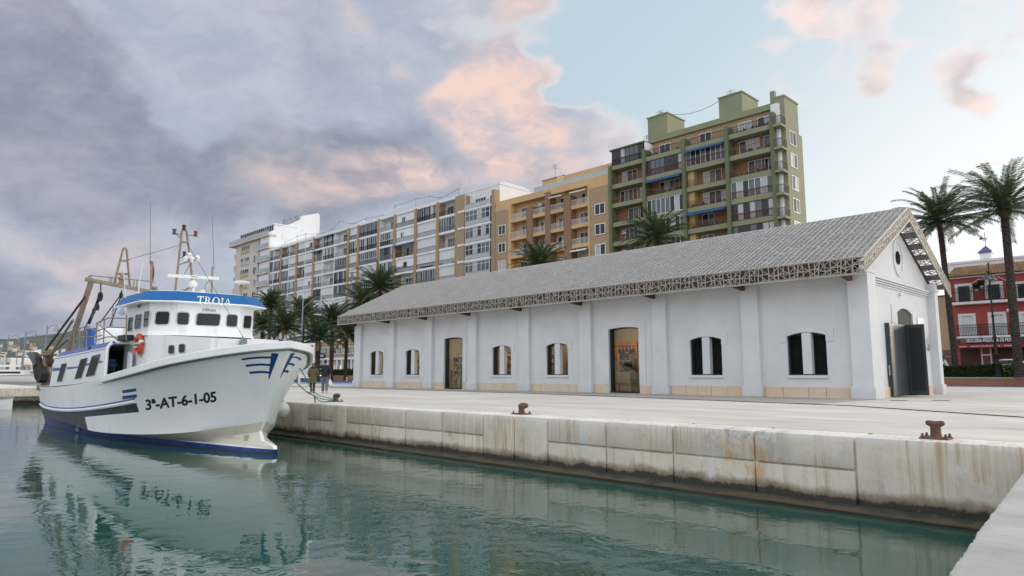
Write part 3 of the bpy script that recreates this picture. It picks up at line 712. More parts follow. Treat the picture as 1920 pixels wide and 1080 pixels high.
# fascia lattices: eaves front/back and both gable ends
def fascia(P, L, h, step, rows=2, w=.032):
    mb = MB(); n = round(L / step)
    def flat(a, b, c, d, w):
        p, q = P(a, b), P(c, d); mb.bar(p, q, w, w)
    flat(0, 0, L, 0, .045); flat(0, h, L, h, .07)
    for i in range(n):
        u0, u1 = L * i / n, L * (i + 1) / n; m = h * lr.uniform(.38, .62)
        flat(u0, 0, u0 + lr.uniform(-.08, .08), h, w + .008)
        flat(u0, m, u1, m + lr.uniform(-.06, .06), w); s = lr.random() < .5
        cx, cz = u0 + (u1 - u0) * lr.uniform(.35, .65), h * lr.uniform(.2, .4)
        flat(cx, 0, cx + lr.uniform(-.1, .1), h, w - .004)
        for a, b in ((u0, 0), (u1, 0), (u0, m), (u1, m)): 
            if lr.random() < .8: flat(cx, cz, a, b, w - .006)
        cx2, cz2 = u0 + (u1 - u0) * lr.uniform(.3, .7), h * lr.uniform(.65, .85)
        for a, b in ((u0, h), (u1, h), (u0, m), (u1, m)):
            if lr.random() < .75: flat(cx2, cz2, a, b, w - .006)
    return mb.build('fascia_lattice', MLAT, roof, fix=False)
fascia(lambda u, v: Vector((XR0 + u, YE, ZE - v)), XR1 - XR0, .67, .44)
fascia(lambda u, v: Vector((XR1, YE + (YR - YE) * u / 7.17, ZE + (ZR - ZE) * u / 7.17 - v)), 7.17, .62, .36)
fascia(lambda u, v: Vector((XR1, YB - (YR - YE) * u / 7.17, ZE + (ZR - ZE) * u / 7.17 - v)), 7.17, .62, .36)
fascia(lambda u, v: Vector((XR0, YE + (YR - YE) * u / 7.17, ZE + (ZR - ZE) * u / 7.17 - v)), 7.17, .56, .5)
MSOF = mat('soffit_brown', (.15, .135, .12), .8, var=.2)
# soffit under the overhangs: lattice strips between boards
mb = MB()
for s in (1, -1):
    for k in range(8):
        v = .3 + k * .98; y = YR - s * (YR - YE) * v / 7.17; z = ZR - (ZR - ZE) * v / 7.17 - .50
        y2 = YR - s * (YR - YE) * (v + .42) / 7.17; z2 = ZR - (ZR - ZE) * (v + .42) / 7.17 - .50
        mb = MB()
        if v + .42 < 7.1: mb.add([(X1 + .01, y, z), (XR1 - .03, y, z), (XR1 - .03, y2, z2), (X1 + .01, y2, z2), (X1 + .01, y, z + .04), (XR1 - .03, y, z + .04), (XR1 - .03, y2, z2 + .04), (X1 + .01, y2, z2 + .04)], [(0,1,2,3),(7,6,5,4),(0,1,5,4),(1,2,6,5),(2,3,7,6),(3,0,4,7)]); mb.build('soffit_board', MSOF, roof)
mb = MB()
mb.add([(XR0 + .1, YE + .05, ZE - .50), (XR1 - .6, YE + .05, ZE - .50), (XR1 - .6, YW - .15, ZE - .40), (XR0 + .1, YW - .15, ZE - .40)], [(0, 1, 2, 3)])
mb.add([(XR0 + .1, YE + .12, ZE - .50), (XR1 - .6, YE + .12, ZE - .50), (XR1 - .6, YE + .12, ZE - .05), (XR0 + .1, YE + .12, ZE - .05)], [(0, 1, 2, 3)])
mb.build('soffit', MTIMB, roof)
for i, x in enumerate(PX):
    mb = MB(); xx = x - .25; z = ZE - .67
    mb.prism([(xx - .09, YE + .1, z + .0), (xx - .09, YE + .1, z + .15), (xx - .09, YP + .1, z + .22), (xx - .09, YP + .1, z - .12)], (.18, 0, 0)); mb.build('rafter_end', MTIMB, roof)
# ------------------------------------------------------------------ fishing boat
YC = 8.9
boat = thing('fishing_boat', (-28, YC, WZ), 'white steel trawler with blue wheelhouse visor moored bow-on beside the quay', 'fishing boat')
def m_hull(nm, c1, c2):
    m, t, b = newmat(nm)
    p = t.pos(); x, y, z = t.sep(p)
    n = t.noise(p, .9, 5, .6)
    white = t.mix(t.ramp(n, .3, .7, False), c1, c2)
    st = t.noise(t.comb(t.math('MULTIPLY', x, 4), t.math('MULTIPLY', y, 4), t.math('MULTIPLY', z, .5)), 1, 5, .7)
    white = t.mix(t.math('MULTIPLY', t.ramp(st, .56, .74), t.ramp(x, -20, -33)), white, (.46, .41, .34))
    black = t.mix(t.ramp(st, .42, .75), (.020, .021, .024), (.075, .08, .09))
    tt = t.math('ADD', x, 32)
    strake = t.math('ADD', t.math('ADD', -0.3989, t.math('MULTIPLY', tt, 0.02222)), t.math('MULTIPLY', t.math('MULTIPLY', tt, tt), 0.00538))
    low = t.math('ADD', -.178, t.math('MULTIPLY', t.math('ADD', x, 23.71), .0718))
    slant = t.math('ADD', -28.4, t.math('MULTIPLY', t.math('SUBTRACT', -.514, z), .74))
    inwhite = t.math('MULTIPLY', t.math('LESS_THAN', z, low), t.math('GREATER_THAN', x, slant))
    isblack = t.math('MULTIPLY', t.math('MULTIPLY', t.math('LESS_THAN', z, strake), t.math('LESS_THAN', x, -23.62)), t.math('SUBTRACT', 1, inwhite))
    col = t.mix(isblack, white, black)
    zb = t.math('SUBTRACT', -.86, t.math('MULTIPLY', t.math('ADD', x, 38), .0105))
    blue = t.mix(t.ramp(t.noise(p, 2.2, 6, .7), .35, .7), (.006, .028, .16), (.014, .055, .26))
    blue = t.mix(t.math('MULTIPLY', t.ramp(st, .52, .72), t.ramp(x, -26, -36)), blue, (.10, .14, .20))
    blue = t.mix(t.ramp(z, -1.13, -1.185), blue, (.02, .028, .03))
    col = t.mix(t.math('LESS_THAN', z, zb), col, blue)
    t.put(b.inputs['Base Color'], col); b.inputs['Roughness'].default_value = .38; b.inputs['Specular IOR Level'].default_value = .3
    seam = t.math('MAXIMUM', t.ramp(t.math('ABSOLUTE', t.math('SUBTRACT', t.math('FRACT', t.math('MULTIPLY', x, .45)), .5)), .488, .5), t.ramp(t.math('ABSOLUTE', t.math('SUBTRACT', t.math('FRACT', t.math('MULTIPLY', z, 1.1)), .5)), .485, .5))
    hh = t.math('ADD', t.math('MULTIPLY', t.noise(p, 1.6, 2), .8), t.math('MULTIPLY', seam, .16))
    t.put(b.inputs['Normal'], t.bump(hh, .3, .03)); return m
MHULL = m_hull('hull_paint', (.83, .86, .87), (.90, .92, .92)); MHULLSH = m_hull('hull_paint_undercut_shade', (.62, .59, .49), (.70, .67, .57))  # second copy: shade of the undercut bow put into a darker cream
MBW = mat('boat_white', (.87, .89, .89), .38, var=.05, scale=1.2, stain=(.66, .65, .61), bump=.06, bscale=9)
MBB = mat('visor_blue', (.003, .112, .345), .42, var=.12, scale=1.5, spec=.3)
MBB2 = mat('faded_blue', (.09, .13, .34), .5, var=.2, scale=2)
MNAVY = mat('emblem_blue', (.008, .055, .19), .4, var=.1)
MLET = mat('black_letters', (.012, .012, .014), .45, var=.1)
MTAN = mat('tan_steel', (.27, .22, .155), .6, .1, var=.3, scale=5, stain=(.2, .11, .06))
MRUST = mat('rusty_iron', (.10, .052, .035), .85, .2, var=.5, scale=14, stain=(.22, .09, .04), bump=.5, bscale=40)
MROPED = mat('dark_rope', (.035, .036, .04), .9, var=.3)
MWHP = mat('white_plastic', (.78, .78, .77), .35, var=.04)
MBGL = glassmat('boat_glass', (.010, .011, .013), .05)

def cat(p0, p1, p2, p3, t):
    return tuple(.5 * (2*b + (c - a)*t + (2*a - 5*b + 4*c - d)*t*t + (3*b - a - 3*c + d)*t**3) for a, b, c, d in zip(p0, p1, p2, p3))
def resample(pts, per=7):
    out = []
    e = [pts[0]] + pts + [pts[-1]]
    for i in range(1, len(e) - 2):
        for j in range(per): out.append(cat(e[i-1], e[i], e[i+1], e[i+2], j / per))
    return out + [pts[-1]]
deck = [(-38.2,2.2,.50),(-35,2.45,.46),(-31,2.5,.57),(-27.4,2.55,.75),(-24.9,2.55,.94),(-22.6,2.5,1.15),(-20.9,2.2,1.38),(-19.6,1.6,1.58),(-18.35,.85,1.75),(-17.85,.02,1.84)]
chine = [(-38,1.95,-.78),(-35,2.25,-.82),(-31,2.4,-.86),(-27.4,2.33,-.96),(-24.6,2.05,-.9),(-22.6,1.72,-.8),(-21.2,1.25,-.68),(-20.3,.82,-.54),(-19.7,.42,-.45),(-19.18,.03,-.34)]
btop = [(-37.9,1.9,-.86),(-35,2.22,-.88),(-31,2.36,-.92),(-27.4,2.15,-.99),(-24.6,1.65,-1.02),(-22.6,1.22,-1.02),(-21.2,.9,-1.0),(-20.2,.62,-1.0),(-19.2,.34,-1.02),(-18.42,.05,-1.07)]
wl = [(-37.8,1.85,-1.2),(-35,2.15,-1.2),(-31,2.2,-1.2),(-27.4,2.07,-1.2),(-24.6,1.6,-1.2),(-22.6,1.18,-1.2),(-21.2,.88,-1.2),(-20.2,.66,-1.2),(-19.2,.4,-1.2),(-18.45,.08,-1.2)]
lerp3 = lambda a, b, k: tuple(u + (v - u) * k for u, v in zip(a, b))
def between(k, tail): return [lerp3(btop[i], chine[i], k) for i in range(7)] + tail
lb = between(.72, [(-20.4,.68,-.76),(-19.85,.36,-.72),(-19.42,.04,-.64)])
lc = between(.45, [(-20.35,.62,-.86),(-19.7,.34,-.89),(-19.22,.05,-.88)])
ld = between(.2, [(-20.25,.6,-.92),(-19.35,.33,-.955),(-18.5,.07,-.985)])
keel = [(x, h * .85, -2.2) for x, h, z in wl]
flare = []
for k in (.06, .22, .4, .58, .76, .9):
    row = []
    for i in range(10):
        a, c = chine[i], deck[i]; e = 1.0 + .85 * max(0, min(1, (i - 2.5) / 3))
        row.append((a[0] + (c[0] - a[0]) * k, a[1] + (c[1] - a[1]) * (k ** e if e > 1 else k), a[2] + (c[2] - a[2]) * k))
    flare.append(row)
rows = [resample(r) for r in [keel, wl, btop, ld, lc, lb, chine] + flare + [deck]]
n = len(rows[0]); mb = MB()
for sgn in (-1, 1):
    vs = [(x, YC + sgn * h, z) for r in rows for x, h, z in r]
    fs = [(j*n+i, j*n+i+1, (j+1)*n+i+1, (j+1)*n+i) for j in range(len(rows)-1) for i in range(n-1)]
    if sgn > 0: fs = [tuple(reversed(f)) for f in fs]
    mb.add(vs, fs); mb.m[-len(fs):] = [1 if (q // (n - 1)) in (2, 3, 4, 5) and q % (n - 1) > 22 else 0 for q in range(len(fs))]  # rows below the chine take the copy with painted-in shade
# transom and stem strip
for r0, r1 in zip(rows, rows[1:]):
    a, c = r0[0], r1[0]; mb.add([(a[0], YC - a[1], a[2]), (a[0], YC + a[1], a[2]), (c[0], YC + c[1], c[2]), (c[0], YC - c[1], c[2])], [(3, 2, 1, 0)])
    a, c = r0[-1], r1[-1]; mb.add([(a[0], YC - a[1], a[2]), (a[0], YC + a[1], a[2]), (c[0], YC + c[1], c[2]), (c[0], YC - c[1], c[2])], [(0, 1, 2, 3)])
hull = mb.build('hull', [MHULL, MHULLSH], boat, fix=False)
bm = bmesh.new(); bm.from_mesh(hull.data); bmesh.ops.remove_doubles(bm, verts=bm.verts, dist=.004); bmesh.ops.recalc_face_normals(bm, faces=bm.faces); bm.to_mesh(hull.data)
HB = BVHTree.FromBMesh(bm); bm.free()
hull.data.polygons.foreach_set('use_smooth', [True] * len(hull.data.polygons)); hull.data.set_sharp_from_angle(angle=R(34))
# deck
dr = rows[-1]; mb = MB()
for a, c in zip(dr, dr[1:]): mb.add([(a[0], YC - a[1] + .02, a[2] - .16), (c[0], YC - c[1] + .02, c[2] - .16), (c[0], YC + c[1] - .02, c[2] - .16), (a[0], YC + a[1] - .02, a[2] - .16)], [(0, 1, 2, 3)])
mb.build('deck', mat('deck_paint', (.22, .25, .26), .7, var=.3), boat)
# white bulwark cap that sweeps around the bow
def outward(r, off=.03, dz=0): return [(x, h + off, z + dz) for x, h, z in r]
fore = [p for p in dr if p[0] > -26.0]
path = [Vector((x, YC - h - .02, z)) for x, h, z in fore[:-1]] + [Vector((-17.78, YC, 1.845))] + [Vector((x, YC + h + .02, z)) for x, h, z in reversed(fore[:-1])]
def sweep(path, prof, mi=0, mb=None):
    """profile of (outward, up) offsets swept along a level path"""
    mb = mb or MB(); k = len(prof); vs = []
    for i, p in enumerate(path):
        d = path[min(i+1, len(path)-1)] - path[max(i-1, 0)]; d.z = 0; d.normalize(); o = Vector((d.y, -d.x, 0))
        for a, u in prof: vs.append(p + o * a + Vector((0, 0, u)))
    m = len(path); fs = [(i*k+j, i*k+(j+1) % k, (i+1)*k+(j+1) % k, (i+1)*k+j) for i in range(m-1) for j in range(k)]
    fs += [tuple(range(k)), tuple(reversed(range((m-1)*k, m*k)))]
    mb.add(vs, fs, mi); return mb
sweep(path, [(.03, -.13), (.045, -.11), (.045, .065), (.03, .08), (-.16, .08), (-.16, -.13)]).build('bulwark_cap', MBW, boat)
# rubbing strake with its thin blue line
def hull_side(x, z):
    h = HB.ray_cast(Vector((x, -20, z)), Vector((0, 1, 0))); return h[0]
sz = lambda x: -0.3989 + 0.02222 * (x + 32) + 0.00538 * (x + 32) ** 2
for nm, up, r, m_ in (('rubbing_strake', .0, .062, MBW), ('blue_line', .085, .022, MBB2)):
    pts = []
    for i in range(46):
        x = -37.7 + (14.1) * i / 45; h = hull_side(x, sz(x) + up)
        if h: pts.append(h + Vector((0, -.02, 0)))
    mb = MB(); mb.tube(pts, r, 8); o = mb.build(nm, m_, boat, smooth='auto')
    mb = MB(); mb.tube([Vector((p.x, 2 * YC - p.y, p.z)) for p in pts], r, 8); mb.build(nm, m_, boat, smooth='auto')

# ---- lettering and emblems laid on real surfaces
def text2d(s, off=0.0, spacing=1.0):
    cu = bpy.data.curves.new('lettering', 'FONT'); cu.body = s; cu.resolution_u = 4; cu.offset = off; cu.space_character = spacing
    o = bpy.data.objects.new('lettering', cu); COL.objects.link(o)
    me = bpy.data.meshes.new_from_object(o.evaluated_get(bpy.context.evaluated_depsgraph_get()))
    vs = [(v.co.x, v.co.y) for v in me.vertices]; fs = [tuple(p.vertices) for p in me.polygons]
    bpy.data.objects.remove(o); bpy.data.curves.remove(cu); bpy.data.meshes.remove(me)
    x0 = min(v[0] for v in vs); x1 = max(v[0] for v in vs); y0 = min(v[1] for v in vs); y1 = max(v[1] for v in vs)
    return [((x - x0) / (x1 - x0), (y - y0) / (y1 - y0)) for x, y in vs], fs
def refine(vs, fs, maxlen):
    bm = bmesh.new(); q = [bm.verts.new((x, y, 0)) for x, y in vs]
    for f in fs:
        try: bm.faces.new([q[i] for i in f])
        except ValueError: pass
    bmesh.ops.triangulate(bm, faces=bm.faces[:])
    for _ in range(5):
        e = [e for e in bm.edges if e.calc_length() > maxlen]
        if not e: break
        bmesh.ops.subdivide_edges(bm, edges=e, cuts=1); bmesh.ops.triangulate(bm, faces=bm.faces[:])
    bm.verts.index_update(); r = [(v.co.x, v.co.y) for v in bm.verts], [tuple(v.index for v in f.verts) for f in bm.faces]; bm.free(); return r
def on_hull(name, vs, fs, m, off=.007, maxlen=6):
    """shape given in photo pixels, laid on the hull plating"""
    vs, fs = refine(vs, fs, maxlen); out = []
    for px, py in vs:
        d = ray(px, py).normalized(); h = HB.ray_cast(CAM, d)
        if h[0] is None: h = (CAM + d * 24, -d)
        nn = h[1] if h[1].dot(d) < 0 else -h[1]; out.append(h[0] + nn * off)
    mb = MB(); mb.add(out, fs); return mb.build(name, m, boat, fix=False)
def place2d(vs, p0, p1, up):
    return [(p0[0] + (p1[0] - p0[0]) * u + up[0] * v, p0[1] + (p1[1] - p0[1]) * u + up[1] * v) for u, v in vs]
v, f = text2d('3ª-AT-6-1-05', .03)
on_hull('lettering', place2d(v, (274, 769.5), (406.5, 753.5), (-1.5, -20.5)), f, MLET)
E2 = lambda *p: [(440 + a / 12.0, 620 + b / 12.0) for a, b in p]
def emblem(polys):
    for q in polys: on_hull('emblem', E2(*q), [tuple(range(len(q)))], MNAVY, maxlen=4)
emblem([[(828, 500), (995, 515), (780, 1080), (757, 1080)],
        [(143, 628), (330, 597), (560, 577), (826, 578), (822, 622), (560, 622), (340, 640), (180, 668)],
        [(238, 765), (420, 745), (600, 733), (804, 748), (796, 793), (600, 783), (430, 790), (268, 812)],
        [(322, 922), (480, 906), (620, 900), (782, 914), (768, 962), (620, 948), (480, 955), (348, 970)]])
emblem([[(1262, 505), (1355, 498), (1290, 585), (1160, 770), (1075, 940), (1015, 1080), (1040, 1000), (1120, 800)],
        [(1292, 580), (1380, 578), (1450, 595), (1510, 632), (1468, 672), (1400, 625), (1330, 606), (1262, 612)],
        [(1185, 735), (1250, 720), (1310, 732), (1357, 765), (1315, 805), (1265, 770), (1215, 762), (1168, 775)],
        [(1100, 900), (1150, 880), (1190, 885), (1222, 908), (1188, 952), (1150, 932), (1110, 930), (1078, 945)]])
for q in ([(640, 512), (727, 499), (728, 518), (641, 531)], [(641, 549), (731, 537), (733, 556), (641, 570)]):
    on_hull('stripe', [(40 + a / 3.375, 580 + b / 3.375) for a, b in q], [(0, 1, 2, 3)], MNAVY)
v, f = text2d('160'); on_hull('draught_mark', place2d(v, (456.8, 823.3), (466.8, 822.8), (0.6, -8)), f, MLET, .006, 3)
on_hull('draught_mark', [(456.5, 824.6), (465.5, 824.6), (465.5, 825.6), (456.5, 825.6)], [(0, 1, 2, 3)], MLET, .006, 3)
v, f = text2d('140'); on_hull('draught_mark', place2d(v, (450.5, 838.3), (458.5, 837.3), (2.4, -6)), f, MWHP, .006, 3)
ring = [(145 + 2.4 * math.cos(a) , 804 + 5.2 * math.sin(a)) for a in arc(20, 0, 2 * math.pi)[:-1]] + [(145 + 1.7 * math.cos(a), 804 + 4.3 * math.sin(a)) for a in arc(20, 0, 2 * math.pi)[:-1]]
on_hull('load_mark', ring + [(141.8, 803.5), (148.2, 804.3), (148.2, 805.2), (141.8, 804.4)], [(i, (i+1) % 20, 20 + (i+1) % 20, 20 + i) for i in range(20)] + [(40, 41, 42, 43)], MWHP, .007, 3)

# ---- forward trunk and wheelhouse
def loft(mb, lo, hi, mi=0):
    k = len(lo); mb.add(list(lo) + list(hi), [(i, (i+1) % k, k + (i+1) % k, k + i) for i in range(k)] + [tuple(reversed(range(k))), tuple(range(k, 2*k))], mi); return mb
plan = [(-26.9, 7.2), (-24.4, 7.2), (-20.75, 7.85), (-20.4, 8.4), (-20.4, 9.4), (-20.7, 9.95), (-24.4, 10.6), (-26.9, 10.6)]
zt = lambda x: 2.30 - max(0, x + 24.4) * .06
mb = MB(); loft(mb, [(x, y, .5) for x, y in plan], [(x, y, zt(x)) for x, y in plan]); trunk = mb.build('deckhouse', MBW, boat)
wp = [(-26.9, 7.2), (-24.4, 7.2), (-23.85, 7.9), (-23.65, 9.9), (-24.15, 10.6), (-26.9, 10.6)]
cw = Vector((-25.4, 8.9))
def grow(pl, s): return [(cw.x + (x - cw.x) * (1 + s / abs(x - cw.x + 1e-6) * abs(x - cw.x) / 1.6), cw.y + (y - cw.y) * (1 + s / 1.7)) for x, y in pl]
mb = MB(); loft(mb, [(x, y, 2.42) for x, y in wp], [(x, y, 3.42) for x, y in wp]); loft(mb, [(x, y, 2.28) for x, y in grow(wp, .05)], [(x, y, 2.42) for x, y in grow(wp, .0)])
house = mb.build('wheelhouse', MBW, boat)
lo, md, hi = grow(wp, .34), grow(wp, .33), grow(wp, .10)
mb = MB(); loft(mb, [(x, y, 3.36) for x, y in lo], [(x, y, 3.40) for x, y in md], 1); loft(mb, [(x, y, 3.402) for x, y in md], [(x, y, 3.74) for x, y in hi])
visor = mb.build('visor', [MBB, MBW], boat)
mb = MB(); loft(mb, [(x, y, 3.742) for x, y in grow(wp, .06)], [(x, y, 3.76) for x, y in grow(wp, .02)]); mb.build('roof', MBW, boat)

def boat_window(quad, P, N, parent=house, frame=.035):
    """rounded pane with its frame, on the plane (P, N); quad in photo pixels"""
    N = Vector(N).normalized(); q = [at_pl(px, py, P, N) for px, py in quad]; c = sum(q, Vector()) / 4
    if N.dot(CAM - c) < 0: N = -N
    def rounded(k, grow):
        out = []
        for i in range(4):
            a, b, d = q[i - 1], q[i], q[(i + 1) % 4]
            ea, ed = (a - b), (d - b); la, ld_ = min(.09, ea.length * .3), min(.09, ed.length * .3)
            s, e = b + ea.normalized() * la, b + ed.normalized() * ld_
            for j in range(5): t = j / 4; out.append(s * (1-t)**2 + b * 2*t*(1-t) + e * t*t)
        return [p + (p - c).normalized() * grow for p in out]
    o1, o2 = rounded(0, frame), rounded(0, 0); k = len(o1); mb = MB()
    mb.add([p + N * .022 for p in o1] + [p + N * .022 for p in o2] + [p for p in o1] + [p + N * .004 for p in o2],
           [(i, (i+1) % k, k+(i+1) % k, k+i) for i in range(k)] + [(i, (i+1) % k, 2*k+(i+1) % k, 2*k+i) for i in range(k)] + [(k+i, k+(i+1) % k, 3*k+(i+1) % k, 3*k+i) for i in range(k)])
    w = mb.build('window', MBFR, parent)
    mb = MB(); mb.add([p + N * .008 for p in o2], [tuple(range(k))]); mb.build('pane', MBGL, w)
MBFR = mat('window_rubber', (.50, .56, .56), .5, var=.1)
Z1 = lambda *p: [(40 + a / 3.375, 380 + b / 3.375) for a, b in p]
Z5 = lambda *p: [(200 + a / 6, 540 + b / 6) for a, b in p]
def facet(a, c): return Vector((a[0], a[1], 3)), Vector((c[1] - a[1], -(c[0] - a[0]), 0))
fa, fb_, fc = facet(wp[1], wp[2]), facet(wp[2], wp[3]), facet(wp[3], wp[4])
boat_window(Z1((856, 690), (940, 690), (932, 770), (846, 770)), *fa)
for q in (((988, 694), (1062, 697), (1055, 773), (983, 770)), ((1113, 700), (1260, 706), (1250, 780), (1103, 775)), ((1302, 708), (1368, 712), (1362, 786), (1296, 782))): boat_window(Z1(*q), *fb_)
boat_window(Z1((1408, 716), (1456, 718), (1448, 796), (1400, 792)), *fc)
for q in (((252, 335), (303, 325), (292, 475), (238, 487)), ((330, 305), (403, 293), (390, 447), (317, 463)), ((430, 270), (490, 258), (472, 430), (417, 440))): boat_window(Z5(*q), (-25, 7.2, 3), (0, 1, 0), frame=.025)
tp, tn = facet(plan[1], plan[2])
for q in (((935, 904), (972, 902), (970, 955), (933, 957)), ((1000, 897), (1040, 895), (1038, 948), (998, 950))): boat_window(Z1(*q), tp, tn, trunk, .025)
# visor lettering: serif capitals, on the sloping front of the visor
GL = {'T': [[(0,.88),(.8,.88),(.8,1),(0,1)], [(0,.70),(.05,.70),(.09,.88),(0,.88)], [(.75,.70),(.8,.70),(.8,.88),(.71,.88)], [(.32,.06),(.48,.06),(.48,.88),(.32,.88)], [(.2,0),(.6,0),(.6,.06),(.2,.06)]],
 'I': [[(.1,.06),(.26,.06),(.26,.94),(.1,.94)], [(0,0),(.36,0),(.36,.06),(0,.06)], [(0,.94),(.36,.94),(.36,1),(0,1)]],
 'A': [[(.05,.06),(.13,.06),(.42,.86),(.40,1)], [(.40,1),(.42,.86),(.66,.06),(.84,.06),(.46,1)], [(.225,.30),(.585,.30),(.56,.37),(.25,.37)], [(-.03,0),(.25,0),(.25,.06),(-.03,.06)], [(.56,0),(.93,0),(.93,.06),(.56,.06)]],
 'R': [[(.1,.06),(.26,.06),(.26,.94),(.1,.94)], [(0,0),(.36,0),(.36,.06),(0,.06)], [(0,.94),(.26,.94),(.26,1),(0,1)], [(.42,.50),(.58,.50),(.86,.0),(.64,.0)], [(.64,0),(.92,0),(.92,.05),(.64,.05)]],
 'O': []}
def ringpoly(cx, cy, rx, ry, ix, iy, a0=0, a1=2 * math.pi, k=24):
    A = arc(k, a0, a1); out = []
    for p, q in zip(A, A[1:]): out.append([(cx + rx*math.cos(p), cy + ry*math.sin(p)), (cx + rx*math.cos(q), cy + ry*math.sin(q)), (cx + ix*math.cos(q), cy + iy*math.sin(q)), (cx + ix*math.cos(p), cy + iy*math.sin(p))])
    return out
GL['O'] = ringpoly(.48, .5, .48, .53, .30, .47)
GL['R'] += ringpoly(.26, .735, .42, .265, .25, .215, -math.pi / 2, math.pi / 2, 12)
word = []; pen = 0
for ch in 'TROIA':
    word += [[(x + pen, y) for x, y in q] for q in GL[ch]]; pen += {'T': .92, 'R': .98, 'O': 1.08, 'I': .46, 'A': .9}[ch]
a, c = md[2], md[3]; a2, c2 = hi[2], hi[3]
vp = Vector((a[0], a[1], 3.402)); vn = (Vector((c[0], c[1], 3.402)) - vp).cross(Vector((a2[0], a2[1], 3.74)) - vp).normalized()
if vn.dot(CAM - vp) < 0: vn = -vn
mb = MB()
for i, q in enumerate(word):
    pts = [at_pl(369 + (433 - 369) * x / pen + 1.6 * y, 569.0 + 5.3 * x / pen - 14.0 * y, vp, vn) + vn * (.006 + .0004 * (i % 7)) for x, y in q]
    mb.add(pts, [tuple(range(len(pts)))])
mb.build('lettering', MWHP, visor, fix=False)
v, f = text2d('DÉNIA', .0); mb = MB()
mb.add([at_pl(px, py, *fb_) - fb_[1].normalized() * (-.008 if fb_[1].dot(CAM - fb_[0]) > 0 else .008) for px, py in place2d(v, (379.5, 583.2), (405, 584.9), (.3, -6.2))], f); mb.build('lettering', MLET, house, fix=False)

# ---- after house flush with the hull side, open passage beside the wheelhouse
ys = YC - 2.50
side = [(-34.05, .50), (-32, .56), (-30, .63), (-27.4, .76), (-25.95, .87), (-25.95, 1.92), (-26.4, 1.90), (-33.45, 1.70)]
top = [(-33.45, 1.70), (-25.95, 1.92)]
for sgn in (-1, 1):
    yy = YC + sgn * 2.50; mb = MB()
    mb.prism([(x, yy, z) for x, z in side], (0, -sgn * .06, 0)); mb.build('house_side', MBW, boat)
    mb = MB(); mb.prism([(-33.5, yy + sgn * .012, 1.63), (-33.38, yy - sgn * .20, 1.905), (-33.38, yy - sgn * .26, 1.84), (-33.5, yy - sgn * .05, 1.59)], (7.52, 0, .225)); mb.build('blue_chamfer', MBB2, boat)
mb = MB(); loft(mb, [(-33.4, YC - 2.32, 1.82), (-25.9, YC - 2.32, 2.055), (-25.9, YC + 2.32, 2.055), (-33.4, YC + 2.32, 1.82)], [(-33.4, YC - 2.32, 1.87), (-25.9, YC - 2.32, 2.105), (-25.9, YC + 2.32, 2.105), (-33.4, YC + 2.32, 1.87)])
mb.build('house_roof', MBW, boat)
mb = MB(); loft(mb, [(-34.0, ys + .07, .45), (-34.0, 11.33, .45), (-33.9, 11.33, .45), (-33.9, ys + .07, .45)], [(-33.45, ys + .07, 1.8), (-33.45, 11.33, 1.8), (-33.35, 11.33, 1.8), (-33.35, ys + .07, 1.8)]); mb.build('house_end', MBW, boat)
mb = MB(); mb.box(-28.6, -28.5, ys + .07, 7.2, .5, 2.0); mb.box(-33.3, -26.9, 7.2, 7.3, .5, 1.85); mb.build('passage_wall', MFRAME, boat)
mb = MB(); mb.bevbox(-28.3, -27.4, 6.62, 7.12, 1.12, 1.55, .03); mb.build('tarpaulin', mat('bright_blue_tarp', (.02, .20, .48), .5, var=.2), boat)
mb = MB(); mb.tube([(-26.7, 6.82 + .19 * math.cos(a), 1.22 + .19 * math.sin(a)) for a in arc(20, 0, 2 * math.pi)], .018, 6)
for a in (.6, 2.7, 4.8): mb.bar((-26.7, 6.82, 1.22), (-26.7, 6.82 + .19 * math.cos(a), 1.22 + .19 * math.sin(a)), .025)
mb.tube([(-26.7, 6.82, 1.22), (-27.2, 6.82, 1.22)], .03); mb.build('hand_wheel', MLOUV, boat)
mb = MB(); mb.tube([(-25.93, ys + .03, .86), (-25.93, ys + .03, 1.82), (-25.93, ys + .06, 1.95), (-25.93, ys + .14, 2.04), (-25.93, ys + .25, 2.07), (-25.93, 7.25, 2.08)], .05, 8); mb.build('passage_frame', MBW, boat, smooth='auto')
mb = MB(); pts = [(-25.8, 7.02, .85), (-25.4, 7.02, .87), (-25.4, 7.02, 1.55), (-25.47, 7.02, 1.7), (-25.62, 7.02, 1.75), (-25.8, 7.02, 1.75)]; mb.prism(pts, (0, .05, 0)); mb.build('half_door', MBW, boat)
def sidewin(q):
    q = [(40 + a / 5.4, 520 + b / 5.4) for a, b in q]; boat_window(q, (-30, ys, 1), (0, 1, 0), boat, .012)
for q in (((413, 877), (467, 870), (415, 1055), (362, 1060)), ((605, 832), (678, 813), (612, 1018), (543, 1033)), ((722, 797), (811, 773), (745, 990), (655, 1008))): sidewin(q)
mb = MB()
for x0, z0, x1, z1 in ((-33.7, 1.13, -31.9, 1.16), (-31.2, 1.19, -29.4, 1.24), (-28.6, 1.29, -26.3, 1.40)):
    mb.add([(x0, ys - .004, z0), (x1, ys - .004, z1), (x1, ys - .004, z1 + .06 + (x1 < -30) * .05), (x0, ys - .004, z0 + .09 + (x1 < -31) * .05)], [(0, 1, 2, 3)])
mb.build('blue_stripe', MBB2, boat)

